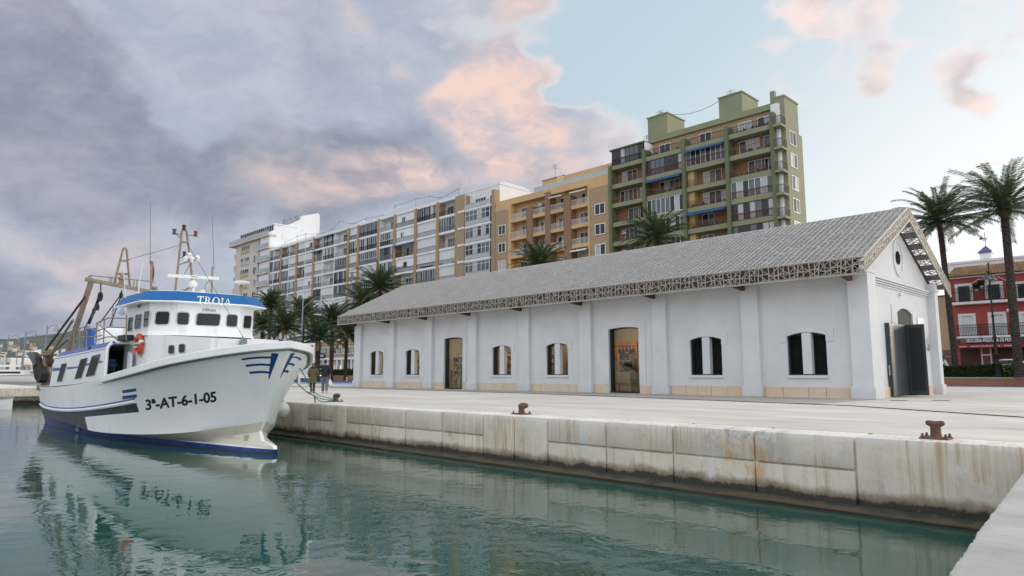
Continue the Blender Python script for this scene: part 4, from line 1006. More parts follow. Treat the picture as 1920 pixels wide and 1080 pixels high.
# ---- rigging: everything tubular
def tubes(name, runs, r, m=MTAN, n=8, par=boat):
    mb = MB()
    for q in runs: mb.tube(q, r, n)
    return mb.build(name, m, par, smooth='auto')
def X_(x, *p): return [at_x(a, b, x) for a, b in p]
def Y_(y, *p): return [at_y(a, b, y) for a, b in p]
def px5(*p): return [(40 + a / 5.4, 520 + b / 5.4) for a, b in p]
MX = -26.2
mast = tubes('mast', [X_(MX, (327, 556), (334, 500), (341, 434), (343, 431)), X_(MX, (362, 553), (360, 522), (357, 490), (350, 434), (348, 431)), X_(MX, (343, 431), (348, 431)), X_(MX, (339, 453.5), (353, 454.5))], .042)
tubes('mast_brace', [X_(MX, (333, 497), (359, 489)), X_(MX, (358, 492), (346, 514)), X_(MX, (341, 440), (325, 437)), X_(MX, (350, 441), (368, 441)), X_(MX, (340, 448), (330, 439)), X_(MX, (336, 483), (344, 483))], .02)
def nav(px, py, m_, r=.075, x=MX):
    c = at_x(px, py, x); mb = MB(); mb.lathe(c - Vector((0, 0, .10)), [(0, 0), (r, 0), (r, .04), (r * .75, .05), (r * .75, .15), (r, .16), (r, .19), (r * .6, .21), (0, .21)], 14, 0)
    return mb.build('navigation_light', m_, boat, smooth='auto')
nav(327, 434.5, mat('green_lens', (.005, .07, .06), .3)); nav(345, 427, MLOUV); nav(367, 438.5, mat('red_lens', (.22, .006, .02), .3)); nav(345.5, 477, MLOUV, .06)
for px, py in ((347, 483.5), (354.5, 477.5), (359, 485), (370.5, 483)):
    c = at_x(px, py, MX); mb = MB(); mb.ball(c, .088, 16); mb.lathe(c - Vector((0, 0, .13)), [(0, 0), (.07, 0), (.07, .06), (0, .06)], 12, 0); mb.build('antenna_dome', MWHP, boat, smooth='auto')
mb = MB(); mb.tube(X_(MX, (346, 488), (372, 488)), .025); mb.build('dome_bar', MTAN, boat)
RX_ = -25.2; c = at_x(362, 531, RX_); mb = MB()
p, q = at_x(313.5, 516.5, RX_), at_x(409.5, 522.2, RX_); d = (q - p).normalized(); mb.bar(p, q, .11, .105); rb = mb.build('radar', MWHP, boat, smooth='auto')
mb = MB(); mb.lathe(c - Vector((0, 0, .14)), [(0, 0), (.10, 0), (.15, .05), (.16, .12), (.12, .19), (.07, .21), (.07, .25), (0, .25)], 16); mb.lathe(at_x(362, 555, RX_), [(.045, -.1), (.045, .32), (.1, .33), (.1, .36), (0, .36)], 10); mb.build('pedestal', MWHP, rb, smooth='auto')
v, f = text2d('SIMRAD'); mid = p.lerp(q, .5) + Vector((.058, 0, -.02)); mb = MB()
mb.add([mid + d * ((u - .45) * .26) + Vector((.001, 0, w * .045)) for u, w in v], f); mb.build('lettering', MLET, rb, fix=False)
mb = MB(); c = at_x(453, 530, -25); mb.lathe(c - Vector((0, 0, .05)), [(0, -.02), (.12, -.02), (.13, .0), (.30, .03), (.31, .06), (.22, .10), (0, .11)], 24); rd = mb.build('radar_dome', MWHP, boat, smooth='auto')
tubes('dome_post', [[c - Vector((0, 0, .06)), Vector((c.x, c.y, 3.74))]], .05, par=rd)
mb = MB(); c = at_x(380, 548, -25.6); mb.lathe(c - Vector((0, 0, .08)), [(0, 0), (.06, 0), (.08, .03), (.14, .04), (.14, .07), (.10, .14), (.05, .17), (0, .175)], 16); mb.build('antenna_dome', MWHP, boat, smooth='auto')
tubes('roof_rail', [X_(-25.4, (259, 577), (270, 551), (276, 545), (327, 552), (360, 555)), X_(-25.4, (273, 549), (281, 572)), X_(-25.4, (327, 553), (355, 540)), X_(-25.4, (360, 556), (400, 559), (407, 563), (409, 568))], .035)
for run in (((283, 552), (284, 489)), ((396.5, 558), (398.5, 500))): tubes('antenna_post', [X_(-25.8, *run)], .035)
for run in (((281.5, 495), (282, 382)), ((401.5, 505), (397.5, 404))): tubes('whip_antenna', [X_(-25.8, *run)], [.010, .005], MFRAME, 6)
for x, run in ((-26.6, ((237, 577), (230, 489))), (-26.6, ((257, 567), (267, 492)))): tubes('whip_antenna', [X_(x, *run)], [.022, .008], MWHP, 6)
tubes('stay', [X_(MX, (336, 460), (240, 487)), [at_x(350, 455, MX), Vector((-20.9, YC, 2.12))], [at_x(243, 487, MX), at_x(232, 490, -33)]], .008, MFRAME, 5)
tubes('antenna_cable', [X_(-25.5, (395, 525), (387, 531), (384, 540), (388, 550), (395, 556))], .008, MFRAME, 5)
c = at_pl(454, 641, (-20.4, 8.9, 1.8), (1, 0, 0)) ; mb = MB(); mb.lathe(c, [(0, 0), (.05, 0), (.10, .03), (.115, .10), (.10, .115), (.085, .10), (0, .10)], 18, 0, 'x'); sl_ = mb.build('searchlight', mat('lamp_rim', (.30, .38, .38), .4, .4), boat, smooth='auto')
mb = MB()
for k in range(-2, 3): mb.bar(c + Vector((.122, -.09, k * .035)), c + Vector((.122, .09, k * .035)), .006)
mb.bar(c + Vector((0, 0, .10)), c + Vector((0, 0, .16)), .02); mb.build('cage', MFRAME, sl_)
c = at_y(224, 636, 6.8); mb = MB(); mb.bevbox(c.x - .1, c.x + .75, 6.75, 7.05, 2.12, 2.32, .03); mb.lathe((c.x - .12, 6.8, 2.22), [(0, 0), (.11, 0), (.11, .06), (.06, .07), (0, .05)], 14, 0, 'y'); mb.build('horn', MLOUV, boat)
# rails on the after house
y = 6.78
def post(a, b): return Y_(y, *px5(a, b))
rl = [post((520, 745), (538, 535)), post((585, 725), (592, 520)), post((655, 715), (664, 492)), post((752, 690), (765, 462)), post((832, 668), (840, 428)), post((1062, 640), (1066, 375)),
      Y_(y, *px5((478, 557), (538, 535), (592, 518), (665, 490), (745, 543), (755, 548))), Y_(y, *px5((480, 640), (585, 608), (655, 605), (750, 600), (815, 588))), Y_(y, *px5((765, 462), (880, 411), (1066, 416))), Y_(y, *px5((770, 468), (968, 630))), Y_(y, *px5((760, 545), (875, 505), (1064, 508))), Y_(y, *px5((750, 640), (875, 602), (990, 605)))]
tubes('guard_rail', rl, .022, n=6)
mb = MB(); p = at_y(170, 632, 7.6); mb.bevbox(p.x - .6, p.x + .4, 7.5, 8.3, 1.9, 2.95, .04); mb.build('winch_cover', mat('cobalt_cover', (.012, .10, .42), .5, var=.2), boat)
p = at_y(188, 640, 7.4); mb = MB(); mb.lathe((p.x, 7.3, 2.45), [(0, 0), (.42, 0), (.45, .05), (.45, .85), (.42, .9), (0, .9)], 20, 0, 'y'); mb.lathe((p.x + .05, 7.24, 2.4), [(0, 0), (.25, 0), (.25, .06), (0, .06)], 18, 0, 'y'); mb.build('life_raft', MWHP, boat, smooth='auto')
mb = MB(); p = at_y(228, 630, 7.6); mb.bevbox(-28.4, -27.0, 7.5, 9.5, 2.05, 2.75, .03); mb.build('engine_casing', MBW, boat)
# stern gantry
G = -33.0
gt = MB(); gt.bar(at_x(160, 523.5, G), at_x(291, 548.5, G), .15, .15); gan = gt.build('gantry', MTAN, boat)
gt = MB(); a, c = at_x(171, 528, G), at_y(117, 692, 7.0); gt.bar(a, c, .15, .19, up=(0, 1, 0)); gt.build('gantry_leg', MTAN, gan); gt = MB()
b2 = Vector((a.x, 9.9, a.z)); c2 = Vector((c.x, 10.6, c.z)); gt.bar(b2, c2, .15, .19, up=(0, 1, 0)); gt.build('gantry_leg', MTAN, gan)
tubes('gantry_step', [[a.lerp(c, k) + Vector((-.14, 0, 0)), a.lerp(c, k) + Vector((-.38, 0, .0))] for k in (.2, .35, .5, .65)], .014, par=gan)
tubes('gantry_rail', [X_(G, (167, 522), (168, 517), (171, 516.5), (277, 527), (290, 529)), X_(G, (205, 530), (206, 520)), X_(G, (209, 531), (210, 520)), X_(G, (217, 531), (218, 521)), X_(G, (250, 538), (252, 525)), X_(G, (256, 539), (257, 525)), X_(G, (166, 523), (166, 517)), X_(G, (171, 524), (171, 517)), X_(G, (284, 545), (287, 490))], .022, MTAN, 6, gan)
tubes('after_mast', [X_(-33.4, (213, 536), (230, 470), (232, 465.5), (235, 465), (237.5, 469), (243.5, 537)), X_(-33.4, (226, 488.5), (239, 489)), X_(-33.4, (220, 513), (241, 514))], .045)
c = at_x(228, 524, -33.4); mb = MB(); mb.lathe(c - Vector((0, 0, .22)), [(0, 0), (.15, 0), (.15, .04), (.09, .09), (.09, .2), (.14, .24), (.14, .3), (.07, .36), (.06, .48), (0, .48)], 14); mb.build('deck_lamp', MTAN, boat, smooth='auto')
tubes('boom', [Y_(6.8, (160, 556), (86, 656))], .045, mat('brown_pipe', (.06, .04, .03), .7, var=.3))
tubes('tackle', [X_(G, (189, 532), (189, 546)), [at_x(187, 550, G), at_x(166, 607, G - 1.2)], [at_x(191, 551, G), at_x(168, 608, G - 1.2)], [at_x(190, 551, G), at_x(158, 618, G - 1.2)], X_(G, (228, 544), (228, 552)), [at_x(227, 552, G), at_x(188, 605, G - 1)], [at_x(228, 552, G), at_x(203, 620, G - 1)]], .026, MROPED, 6)
mb = MB()
for px, py, s in ((188, 556, .14), (183, 576, .10), (176, 583, .09), (227, 554, .10)): mb = MB(); mb.ball(at_x(px, py, G - .2), s, 10, 0, (.6, .8, 1.6)); mb.build('pulley_block', MROPED, boat, smooth='auto')
# stern post with gallows head and deck gear
p = at_y(88, 728, 7.0); mb = MB(); top_ = at_y(91, 668, 7.0)
mb.bevbox(p.x - .28, p.x + .26, 6.78, 7.1, .35, top_.z, .03); mb.bevbox(p.x - .75, p.x + .55, 6.7, 7.2, top_.z, top_.z + .12, .03); mb.bevbox(p.x - .6, p.x + .2, 6.75, 7.15, top_.z + .12, top_.z + .35, .05); mb.build('gallows_post', MTAN, boat)
tubes('gallows_brace', [[Vector((p.x + .3, 6.95, top_.z)), at_y(137, 600, 6.95)], [Vector((p.x + .2, 6.95, top_.z - .3)), Vector((p.x + 1.5, 6.95, .5))], Y_(6.95, (95, 665), (128, 635))], .05, MTAN)
mb = MB(); mb.ball((p.x + .45, 6.95, top_.z - .25), .22, 12, 0, (1, .6, 1.2)); mb.lathe((p.x + 1.6, 7.6, 1.5), [(0, 0), (.3, 0), (.3, .08), (.12, .1), (.12, .8), (.3, .82), (.3, .9), (0, .9)], 14, 0, 'y'); mb.build('net_drum', MRUST, boat, smooth='auto')
mb = MB(); mb.bevbox(-37.9, -34.4, YC - 2.28, YC - 1.9, .28, .52, .03); mb.bevbox(-38.2, -38.0, YC - 2.1, YC + 2.1, .2, .55, .03); mb.build('stern_bulwark', MTAN, boat)

# ---- loose gear on the boat: things of their own
td = thing('trawl_door', (-38.4, 6.5, .5), 'dark rusty curved trawl door hanging at the stern of the trawler', 'trawl door')
q = [(55, 660), (62, 664), (66, 676), (72, 690), (77, 700), (76, 712), (70, 718), (64, 708), (62, 695), (60, 680), (53, 668)]
mb = MB(); pts = [at_y(a, b, 6.55) for a, b in q]; mb.prism(pts, (.12, .28, 0)); mb.build('plate', mat('black_rust', (.030, .024, .024), .8, .2, var=.6, scale=5, stain=(.09, .04, .025)), td)
mb = MB(); pts = [at_y(a, b, 6.5) for a, b in ((51, 663), (56, 659), (64, 668), (66, 682), (63, 688), (58, 677))]; mb.prism(pts, (-.05, .06, 0)); mb.build('shoe', mat('blue_grey_steel', (.09, .11, .15), .5, .3, var=.3), td)
c = at_y(261, 646, 7.12)
lbm = MB(); A = arc(28, 0, 2 * math.pi)
lbm.tube([(c.x + .27 * math.cos(a), 7.10, c.z + .30 * math.sin(a)) for a in A], .075, 10); lb_ = thing('lifebuoy', (c.x, 7.1, c.z), 'orange lifebuoy with white bands hung on the side of the wheelhouse', 'lifebuoy'); lbm.build('ring', mat('buoy_orange', (.62, .075, .02), .5, var=.08), lb_, smooth=True)
for a in (.3, 1.87, 3.44, 5.0):
    mb = MB(); mb.tube([(c.x + .27 * math.cos(a + k), 7.10, c.z + .30 * math.sin(a + k)) for k in (-.12, -.04, .04, .12)], .080, 10); mb.build('band', MWHP, lb_, smooth='auto')
mb = MB(); mb.bar((c.x - .42, 7.01, c.z + .03), (c.x + .42, 7.01, c.z + .03), .05, .07); mb.build('holder', MBFR, lb_)
c = Vector((-23.25, 11.42, -.27)); fd = thing('fender', tuple(c), 'round white fender hanging between the bow and the quay wall', 'fender')
mb = MB(); mb.lathe(c, [(0, -.27), (.09, -.26), (.19, -.19), (.255, -.06), (.26, .05), (.22, .16), (.13, .25), (.05, .30), (0, .31)], 20); mb.build('ball', mat('fender_white', (.68, .68, .64), .5, var=.15, scale=6), fd, smooth='auto')
mb = MB(); mb.tube([c + Vector((0, 0, .3)), c + Vector((0, 0, .37))], .035); mb.tube([c + Vector((0, 0, .37)), c + Vector((.3, -.15, 1.2))], .012); mb.build('lanyard', MNAVY, fd)
p = at_x(285.5, 490, -26.5); fl = thing('flag', tuple(p), 'small furled red and yellow flag on the post behind the wheelhouse', 'flag')
rr = random.Random(2); cl = MB(); st = [(0, 0), (.05, .10), (.11, .05), (.16, .14)]
for i, (a, c_, mi) in enumerate(((0, .25, 0), (.25, .75, 1), (.75, 1.0, 0))):
    for k in range(6):
        z0, z1 = -.66 * k / 6, -.66 * (k + 1) / 6
        def P(u, z): return p + Vector((.05 * math.sin(9 * u + z * 4), .01 + .055 * u * (1 - .3 * math.sin(z * 4)), z * .85 + .3 * u * -.6))
        cl.add([P(a, z0), P(c_, z0), P(c_, z1), P(a, z1)], [(0, 1, 2, 3)], mi)
cl.build('cloth', [mat('flag_red', (.45, .02, .03), .8), mat('flag_yellow', (.65, .42, .03), .8)], fl)
# ------------------------------------------------------------------ apartment blocks along the street
YF = 84.0
ar = random.Random(42)
MAW = mat('block_white', (.75, .765, .78), .8, var=.08, scale=.25, stain=(.55, .55, .54))
MAC = mat('block_cream', (.60, .53, .46), .8, var=.1, scale=.3, stain=(.5, .45, .40))
MAG = mat('block_green', (.235, .25, .155), .75, var=.12, scale=.3, stain=(.27, .29, .19))
MAGD = mat('pilaster_green', (.125, .145, .075), .7, var=.12, scale=.4)
MAY = mat('block_ochre', (.58, .39, .20), .8, var=.1, scale=.3, stain=(.52, .34, .17))
MBRK = brickmat('facade_brick', (.38, .25, .135), (.46, .31, .17), (.42, .34, .24), .5, .16, .03)
MBRK2 = brickmat('reddish_brick', (.27, .135, .07), (.34, .175, .09), (.30, .22, .15), .5, .16, .03)
MSHUT = mat('roller_blind', (.66, .67, .67), .6, var=.06, scale=.4)
MWF = mat('white_frame', (.72, .73, .73), .5, var=.04)
MBF = mat('brown_frame', (.09, .055, .04), .5, var=.2)
MRD = mat('dark_rail', (.035, .035, .04), .6, .2, var=.2)
MRB = mat('brown_rail', (.16, .065, .04), .6, var=.2)
MRG = mat('grey_rail', (.30, .31, .33), .55, .2, var=.15)
MRW = mat('white_rail', (.62, .62, .60), .55, var=.08)
MRGL = mat('frosted_panel', (.42, .46, .45), .25, var=.1)
MRY = mat('yellowed_panel', (.42, .36, .20), .4, var=.15)
MP = [glassmat('window_dark', (.018, .021, .026), .06), mat('curtain_pale', (.42, .44, .45), .55, var=.15, scale=1.5, stretch=(6, 1, .2)), glassmat('window_grey', (.07, .085, .095), .08), mat('teal_blind', (.10, .30, .33), .6, var=.1)]
MAWN = mat('blue_awning', (.015, .09, .27), .7, var=.15)
MAC_ = mat('cooler_white', (.55, .55, .54), .6, var=.1)
MPLANT = mat('pot_plants', (.035, .065, .022), .8, var=.5, scale=6)
MROOFT = mat('rooftop', (.45, .44, .42), .9, var=.15)

def bwin(b, x0, x1, z0, z1, y, n=2, fm=None, pick=(0, 0, 2, 1), transom=0, fw=.07, sub='window', low=0):
    """framed window facing the quay: frame with a pane child; low = solid lower panel height"""
    fm = fm or MWF; f = MB(); d = .09
    f.box(x0, x0 + fw, y - d, y, z0, z1); f.box(x1 - fw, x1, y - d, y, z0, z1); f.box(x0 + fw, x1 - fw, y - d, y, z1 - fw, z1); f.box(x0 + fw, x1 - fw, y - d, y, z0, z0 + fw)
    for i in range(1, n):
        x = x0 + (x1 - x0) * i / n; f.box(x - fw * .45, x + fw * .45, y - d + .003, y, z0 + fw, z1 - fw)
    if transom: z = z0 + (z1 - z0) * transom; f.box(x0 + fw, x1 - fw, y - d + .006, y - .01, z - .04, z + .04)
    if low: f.box(x0 + fw, x1 - fw, y - d + .015, y - .012, z0 + fw, z0 + low)
    w = f.build(sub, fm, b, fix=False)
    p = MB()
    for i in range(n):
        a, c = x0 + (x1 - x0) * i / n, x0 + (x1 - x0) * (i + 1) / n
        p.add([(a, y - .03, z0), (c, y - .03, z0), (c, y - .03, z1), (a, y - .03, z1)], [(0, 1, 2, 3)], ar.choice(pick))
    p.build('pane', MP, w, fix=False); return w
def brail(b, x0, x1, z, y, m, h=1.0, step=.16, panel=None, m2=None):
    r = MB(); r.box(x0, x1, y - .03, y + .03, z + h - .06, z + h); r.box(x0, x1, y - .02, y + .02, z + .06, z + .10)
    if panel: r.box(x0 + .03, x1 - .03, y - .012, y + .012, z + .13, z + h - .1, 1)
    n = max(2, round((x1 - x0) / (step if not panel else 1.2)))
    for i in range(n + 1):
        x = x0 + .015 + (x1 - x0 - .03) * i / n; r.box(x - .014, x + .014, y - .014, y + .014, z + .0, z + h - .06)
    r.build('railing', [m, panel or m], b, fix=False)
def awn(b, x0, x1, z, y, m=None, out=.8):
    a = MB(); a.add([(x0, y, z), (x1, y, z), (x1, y - out, z - .35), (x0, y - out, z - .35), (x0, y - out, z - .50), (x1, y - out, z - .50), (x0, y, z + .04), (x1, y, z + .04), (x1, y - out, z - .31), (x0, y - out, z - .31)], [(0, 1, 2, 3), (3, 2, 5, 4), (6, 9, 8, 7), (0, 6, 7, 1), (0, 3, 9, 6), (1, 7, 8, 2), (9, 3, 2, 8)]); a.build('awning', m or MAWN, b)
def cooler(b, x, z, y): c = MB(); c.bevbox(x - .42, x + .42, y - .32, y, z, z + .62, .03); c.lathe((x, y - .33, z + .31), [(0, 0), (.22, 0), (.22, .02), (0, .02)], 14, 0, 'y'); c.build('air_conditioner', MAC_, b)
def plants(b, x0, x1, z, y):
    c = MB()
    for i in range(max(2, int((x1 - x0) / .5))):
        x = ar.uniform(x0, x1); s = ar.uniform(.14, .3)
        for k in range(9):
            a = ar.uniform(0, 6.28); c.bar((x, y, z), (x + math.cos(a) * s, y + math.sin(a) * s * .5, z + s * ar.uniform(.6, 2.2)), .09, .03)
    c.build('balcony_plants', MPLANT, b)
def cell(b, kind, x0, x1, z0, z1, y, d, rail, wallm, fm=None, opt=''):
    yb = y + d - .02; w = x1 - x0; k = kind
    if 'A' in opt: awn(b, x0 + .1, x1 - .1, z1 - .05, y + .05)
    if 'T' in opt: awn(b, x0 + .1, x1 - .1, z1 - .05, y + .05, MTEAL)
    if 'C' in opt: cooler(b, x0 + w * .2, z1 - 1.1, yb)
    if 'P' in opt: plants(b, x0 + .3, x1 - .3, z0 + .1, y + .3)
    if k == 'o':        # open balcony, glazed doors on the back wall
        n = 2 if w < 5 else ar.choice((2, 3, 4)); ww = min(w * .55, .95 * n); c = x0 + w * ar.uniform(.35, .62)
        bwin(b, c - ww / 2, c + ww / 2, z0, z0 + 2.15, yb, n, fm, (0, 0, 2, 1)); brail(b, x0, x1, z0, y + .06, rail)
        if w > 4.5 and ar.random() < .6: s0 = x0 + w * .8; bwin(b, s0 - .45, s0 + .45, z0 + .2, z0 + 2.1, yb, 1, fm, (0, 1, 2))
    elif k == 's':      # roller blinds across the whole balcony
        c = MB(); n = max(2, round(w / 1.6)); zt_ = z1 - .02; gap = ar.choice((0, 0, 0, .35, .9)); 
        for i in range(n):
            a, e = x0 + w * i / n + .015, x0 + w * (i + 1) / n - .015; zl = z0 + (gap if ar.random() < .5 else 0); z = zt_
            c.box(a, e, y + .16, y + .20, zl, zt_); 
        c.build('roller_blind', MSHUT, b, fix=False)
        c = MB(); c.box(x0, x1, y + .21, y + .25, z0, z1); c.build('inner_screen', MP[0], b, fix=False)
        brail(b, x0, x1, z0, y + .06, rail)
    elif k == 'g':      # glazed-in balcony
        n = max(3, round(w / .8)); bwin(b, x0, x1, z0, z1, y + .16, n, fm, (0, 2, 1, 2, 0), .42 if 't' in opt else 0, .08, low=0)
        if 'r' not in opt: brail(b, x0, x1, z0, y + .04, rail)
    elif k == 'q':      # small window in a rendered panel
        c = MB(); c.box(x0, x1, y + .15, y + .2, z0, z1); c.build('infill_panel', MAW, b, fix=False)
        m = x0 + w * ar.uniform(.35, .6); bwin(b, m - .6, m + .6, z0 + .95, z0 + 2.1, y + .149, 2, fm); brail(b, x0, x1, z0, y + .06, rail)
    elif k == 'w':
        m = (x0 + x1) / 2; bwin(b, m - .7, m + .7, z0 + .9, z0 + 2.3, y + d - .01, 2, fm)
MTEAL = mat('teal_awning', (.01, .16, .26), .7, var=.1)

def px_x(px, y=YF, py=420): return at_y(px, py, y).x
def pole(b, x, y, z, h, arms=2):
    m = MB(); m.bar((x, y, z), (x, y, z + h), .09)
    for i in range(arms): zz = z + h - .2 - i * .35; m.bar((x - .7, y, zz), (x + .7, y, zz), .035); [m.bar((x - .6 + .3 * j, y - .25, zz), (x - .6 + .3 * j, y + .25, zz), .02) for j in range(5)]
    m.build('antenna', MRG, b)
def wire(b, pts, sag=.5):
    m = MB()
    for p, q in zip(pts, pts[1:]): m.tube([Vector(p).lerp(Vector(q), t) - Vector((0, 0, sag * 4 * t * (1 - t))) for t in arc(6, 0, 1)], .035, 5)
    m.build('cable', MRD, b)

# --- the tall green block
G = [-63.4, -57.05, -50.3, -43.6, -37.2]; Z0, DZ = 33.1, 3.03
gb = thing('apartment_block', (-50, YF, 0), 'tall green apartment block with green pilasters and brick recesses, the highest of the street', 'apartment block', 'apartment blocks behind the warehouse')
m = MB(); m.box(G[0], G[4] - .2, YF + 1.5, 89.3, 0, Z0); m.build('wall', MBRK2, gb, fix=False)  # darker brick here: shade of the recesses put into the wall colour
m = MB(); m.box(G[0] + 6.3, G[4] - .1, YF + 2.0, 89.3, Z0, 36.0); m.build('upper_wall', MBRK, gb, fix=False)
m = MB(); m.box(G[0] + 6.2, G[4] - .32, YF + 1.7, 89.35, 36.0, 36.85); m.box(G[0] + 6.2, G[4] + .2, YF + 1.62, YF + 1.7, 36.0, 36.09); m.build('parapet', MAG, gb)
KG = ['g o o o', 'o g g o', 'o o o o', 'o g o g', 'o g o g', 'o g o g', 'o o o o', 'o o o g', 'o g o o', 'o o o o']
OP = {(1, 2): 'A', (2, 1): 'AP', (4, 2): 'AP', (3, 2): 'P', (2, 0): '', (4, 0): 'C', (5, 0): 'C', (1, 3): 'P', (2, 3): 'P', (3, 1): 'r', (0, 1): 'P', (0, 3): 'P'}
for k in range(10):
    z = Z0 - DZ * k
    m = MB(); m.bevbox(G[0], G[4], YF, YF + 1.55, z - .36, z + .30, .02); m.build('floor_band', MAG, gb)
    for i, kd in enumerate(KG[k].split()):
        x0, x1 = G[i] + .25, G[i + 1] - .25; zt_ = z + DZ - .37; o = OP.get((k, i), '')
        if k == 0 and i: 
            brail(gb, x0, x1, z + .3, YF + .08, MRD, 1.0, .14)
            for c in ((.35,) if i < 3 else (.25, .72)): a = x0 + (x1 - x0) * c; bwin(gb, a - .95, a + .95, z + .35, z + 2.3, YF + 1.99, 2, MWF, (1, 1, 0))
            if 'P' in o: plants(gb, x0 + .3, x1 - .3, z + .35, YF + .4)
            continue
        fm = MBF if (k, i) in ((0, 0), (1, 1), (4, 3), (5, 3)) else MWF
        if k == 0: zt_ = z + 2.75
        cell(gb, kd, x0, x1, z + .3, zt_, YF, 1.5, MRD if k == 0 or fm is MBF and i == 0 else MRB, MBRK, fm, o + ('t' if fm is MBF else ''))
        if i == 2 and k in (2, 3, 4, 5): c = MB(); c.bevbox(x0, x0 + .9, YF + .5, YF + 1.48, z + .3, zt_, .01); c.build('store_panel', mat('yellow_store', (.52, .40, .18), .8, var=.1), gb)
m = MB(); m.box(G[0] - .1, G[0] + 6.5, YF - .1, YF + 2.2, Z0 + 2.75, Z0 + 2.95); m.build('canopy_roof', MAGD, gb)
m = MB(); m.box(G[0] + 6.42, G[0] + 6.56, YF, YF + 2.1, Z0 + .31, Z0 + 2.74); m.box(G[0], G[0] + 6.4, YF + 2.0, YF + 2.15, Z0 + .31, Z0 + 2.74); m.build('side_panel', MAW, gb)
for i, x in enumerate(G):
    m = MB(); zt_ = Z0 + (.35 if i in (0,) else 1.5); m.bevbox(x - .26, x + .26, YF - .32, YF + 1.5, 0, zt_ if i != 4 else Z0 + 1.8, .02); m.build('pilaster', MAGD, gb)
# end wall with its windows, pale strip and little corner balconies
XE = -36.0
m = MB(); m.box(G[4] - .4, XE - .6, YF + .6, YF + 1.3, 0, 36.2); m.build('pale_strip', MAW, gb)
m = MB(); m.box(G[4] - .3, XE, YF + 1.25, 89.4, 0, 37.1); m.box(G[4] - .3, XE - .1, 89.4, 90.6, 0, 33.0); m.build('end_wall', MAG, gb)
m = MB(); m.box(G[4] - .35, XE + .08, YF + 1.2, 89.5, 37.1, 37.35); m.bar((-38.0, 86.5, 37), (-38.0, 86.5, 38.7), .6); m.build('chimney', MAG, gb)
for k in range(7):
    z = Z0 - DZ * k
    m = MB(); m.bevbox(G[4] + .26, XE + .15, YF - .5, YF + 1.1, z - .40, z - .08, .02); m.build('floor_band', MAG, gb)
    m = MB(); 
    for p, q in (((G[4] + .3, YF - .45), (XE + .1, YF - .45)), ((XE + .1, YF - .45), (XE + .1, YF + 1.05))):
        m.bar((p[0], p[1], z + .95), (q[0], q[1], z + .95), .06); n = 8
        for j in range(n + 1): t = j / n; m.bar((p[0] + (q[0] - p[0]) * t, p[1] + (q[1] - p[1]) * t, z - .08), (p[0] + (q[0] - p[0]) * t, p[1] + (q[1] - p[1]) * t, z + .95), .03)
    m.build('railing', MRD, gb)
    # windows in the end wall (facing along the street)
    a, c = YF + 2.3, YF + 4.3; f = MB(); zz = z - 2.2; x = XE
    f.box(x, x + .06, a, a + .1, zz, zz + 1.9); f.box(x, x + .06, c - .1, c, zz, zz + 1.9); f.box(x, x + .06, a + .1, c - .1, zz, zz + .1); f.box(x, x + .06, a + .1, c - .1, zz + 1.8, zz + 1.9); f.box(x, x + .055, (a + c) / 2 - .05, (a + c) / 2 + .05, zz + .1, zz + 1.8)
    w = f.build('window', MWF, gb); p = MB()
    for q0, q1 in ((a, (a + c) / 2), ((a + c) / 2, c)): p.add([(x + .02, q0, zz), (x + .02, q1, zz), (x + .02, q1, zz + 1.9), (x + .02, q0, zz + 1.9)], [(0, 1, 2, 3)], ar.choice((1, 1, 2, 0)))
    p.build('pane', MP, w)
def roofbox(b, px0, px1, py0, y, depth, zbase, m, name='roof_house'):
    a, c = at_y(px0, py0, y), at_y(px1, py0, y); q = MB(); q.bevbox(a.x, c.x, y, y + depth, zbase, a.z, .03); q.box(a.x - .12, c.x + .12, y - .12, y + depth + .12, a.z - .22, a.z - .04); return q.build(name, m, b)
roofbox(gb, 1214, 1251, 221, 88.5, 5, 36.5, MAG); roofbox(gb, 1347, 1391, 183, 88.5, 5, 36.5, MAG)
for px, py, y, h in ((1237, 214, 89, 1.6), (1370, 176, 89, 1.6), (1213, 262, 88, 2.0)): p = at_y(px, py, y); pole(gb, p.x, y, p.z - h * .6, h)
wire(gb, [at_y(1237, 210, 90), at_y(1352, 187, 90)], 1.2)

# --- ochre block
yb = thing('apartment_block', (-76, YF, 0), 'ochre apartment block with brick piers and white balcony rails left of the green block', 'apartment block', 'apartment blocks behind the warehouse')
EX = [px_x(p) for p in (928.5, 954, 958, 988, 999, 1023, 1032, 1058, 1071, 1103, 1106)] + [G[0] - .28]
SL = [28.25 - 3.27 * k for k in range(8)]
m = MB(); m.box(EX[0], EX[-1], YF + 1.4, 100, 0, 31.6); m.build('wall', MAY, yb, fix=False)
m = MB(); m.box(EX[0], EX[-1], YF + .15, YF + 1.4, 31.4, 32.5); m.box(EX[0], EX[-1], YF + 1.4, YF + 1.6, 31.4, 32.4); m.build('parapet', MAY, yb)
for a, c, top_, m_ in ((0, 1, 30.6, MBRK), (3, 4, 30.1, MBRK2), (5, 6, 31.9, MBRK2), (7, 8, 30.4, MBRK2), (10, 11, 30.6, MBRK)):
    m = MB(); m.bevbox(EX[a], EX[c], YF - (.15 if m_ is MBRK2 else 0), YF + 1.4, 0, top_, .02); m.build('pier', m_, yb)
for a, c in ((1, 2), (9, 10)): m = MB(); m.bevbox(EX[a], EX[c], YF - .1, YF + 1.4, 0, 31.4, .02); m.build('pilaster', MAY, yb)
for a, c in ((0, 1), (10, 11)):
    m = MB(); m.box(EX[a], EX[c], YF - .02, YF + .3, 30.6, 31.4); m.build('arch_band', MAY, yb)
    for k in range(6):
        z = SL[k]; x0 = EX[a] + (EX[c] - EX[a]) * .26; x1 = EX[a] + (EX[c] - EX[a]) * .78; bwin(yb, x0, x1, z - 2.15, z - .35, YF - .001, 2, MWF, (1, 0, 2, 0), 0, .12)
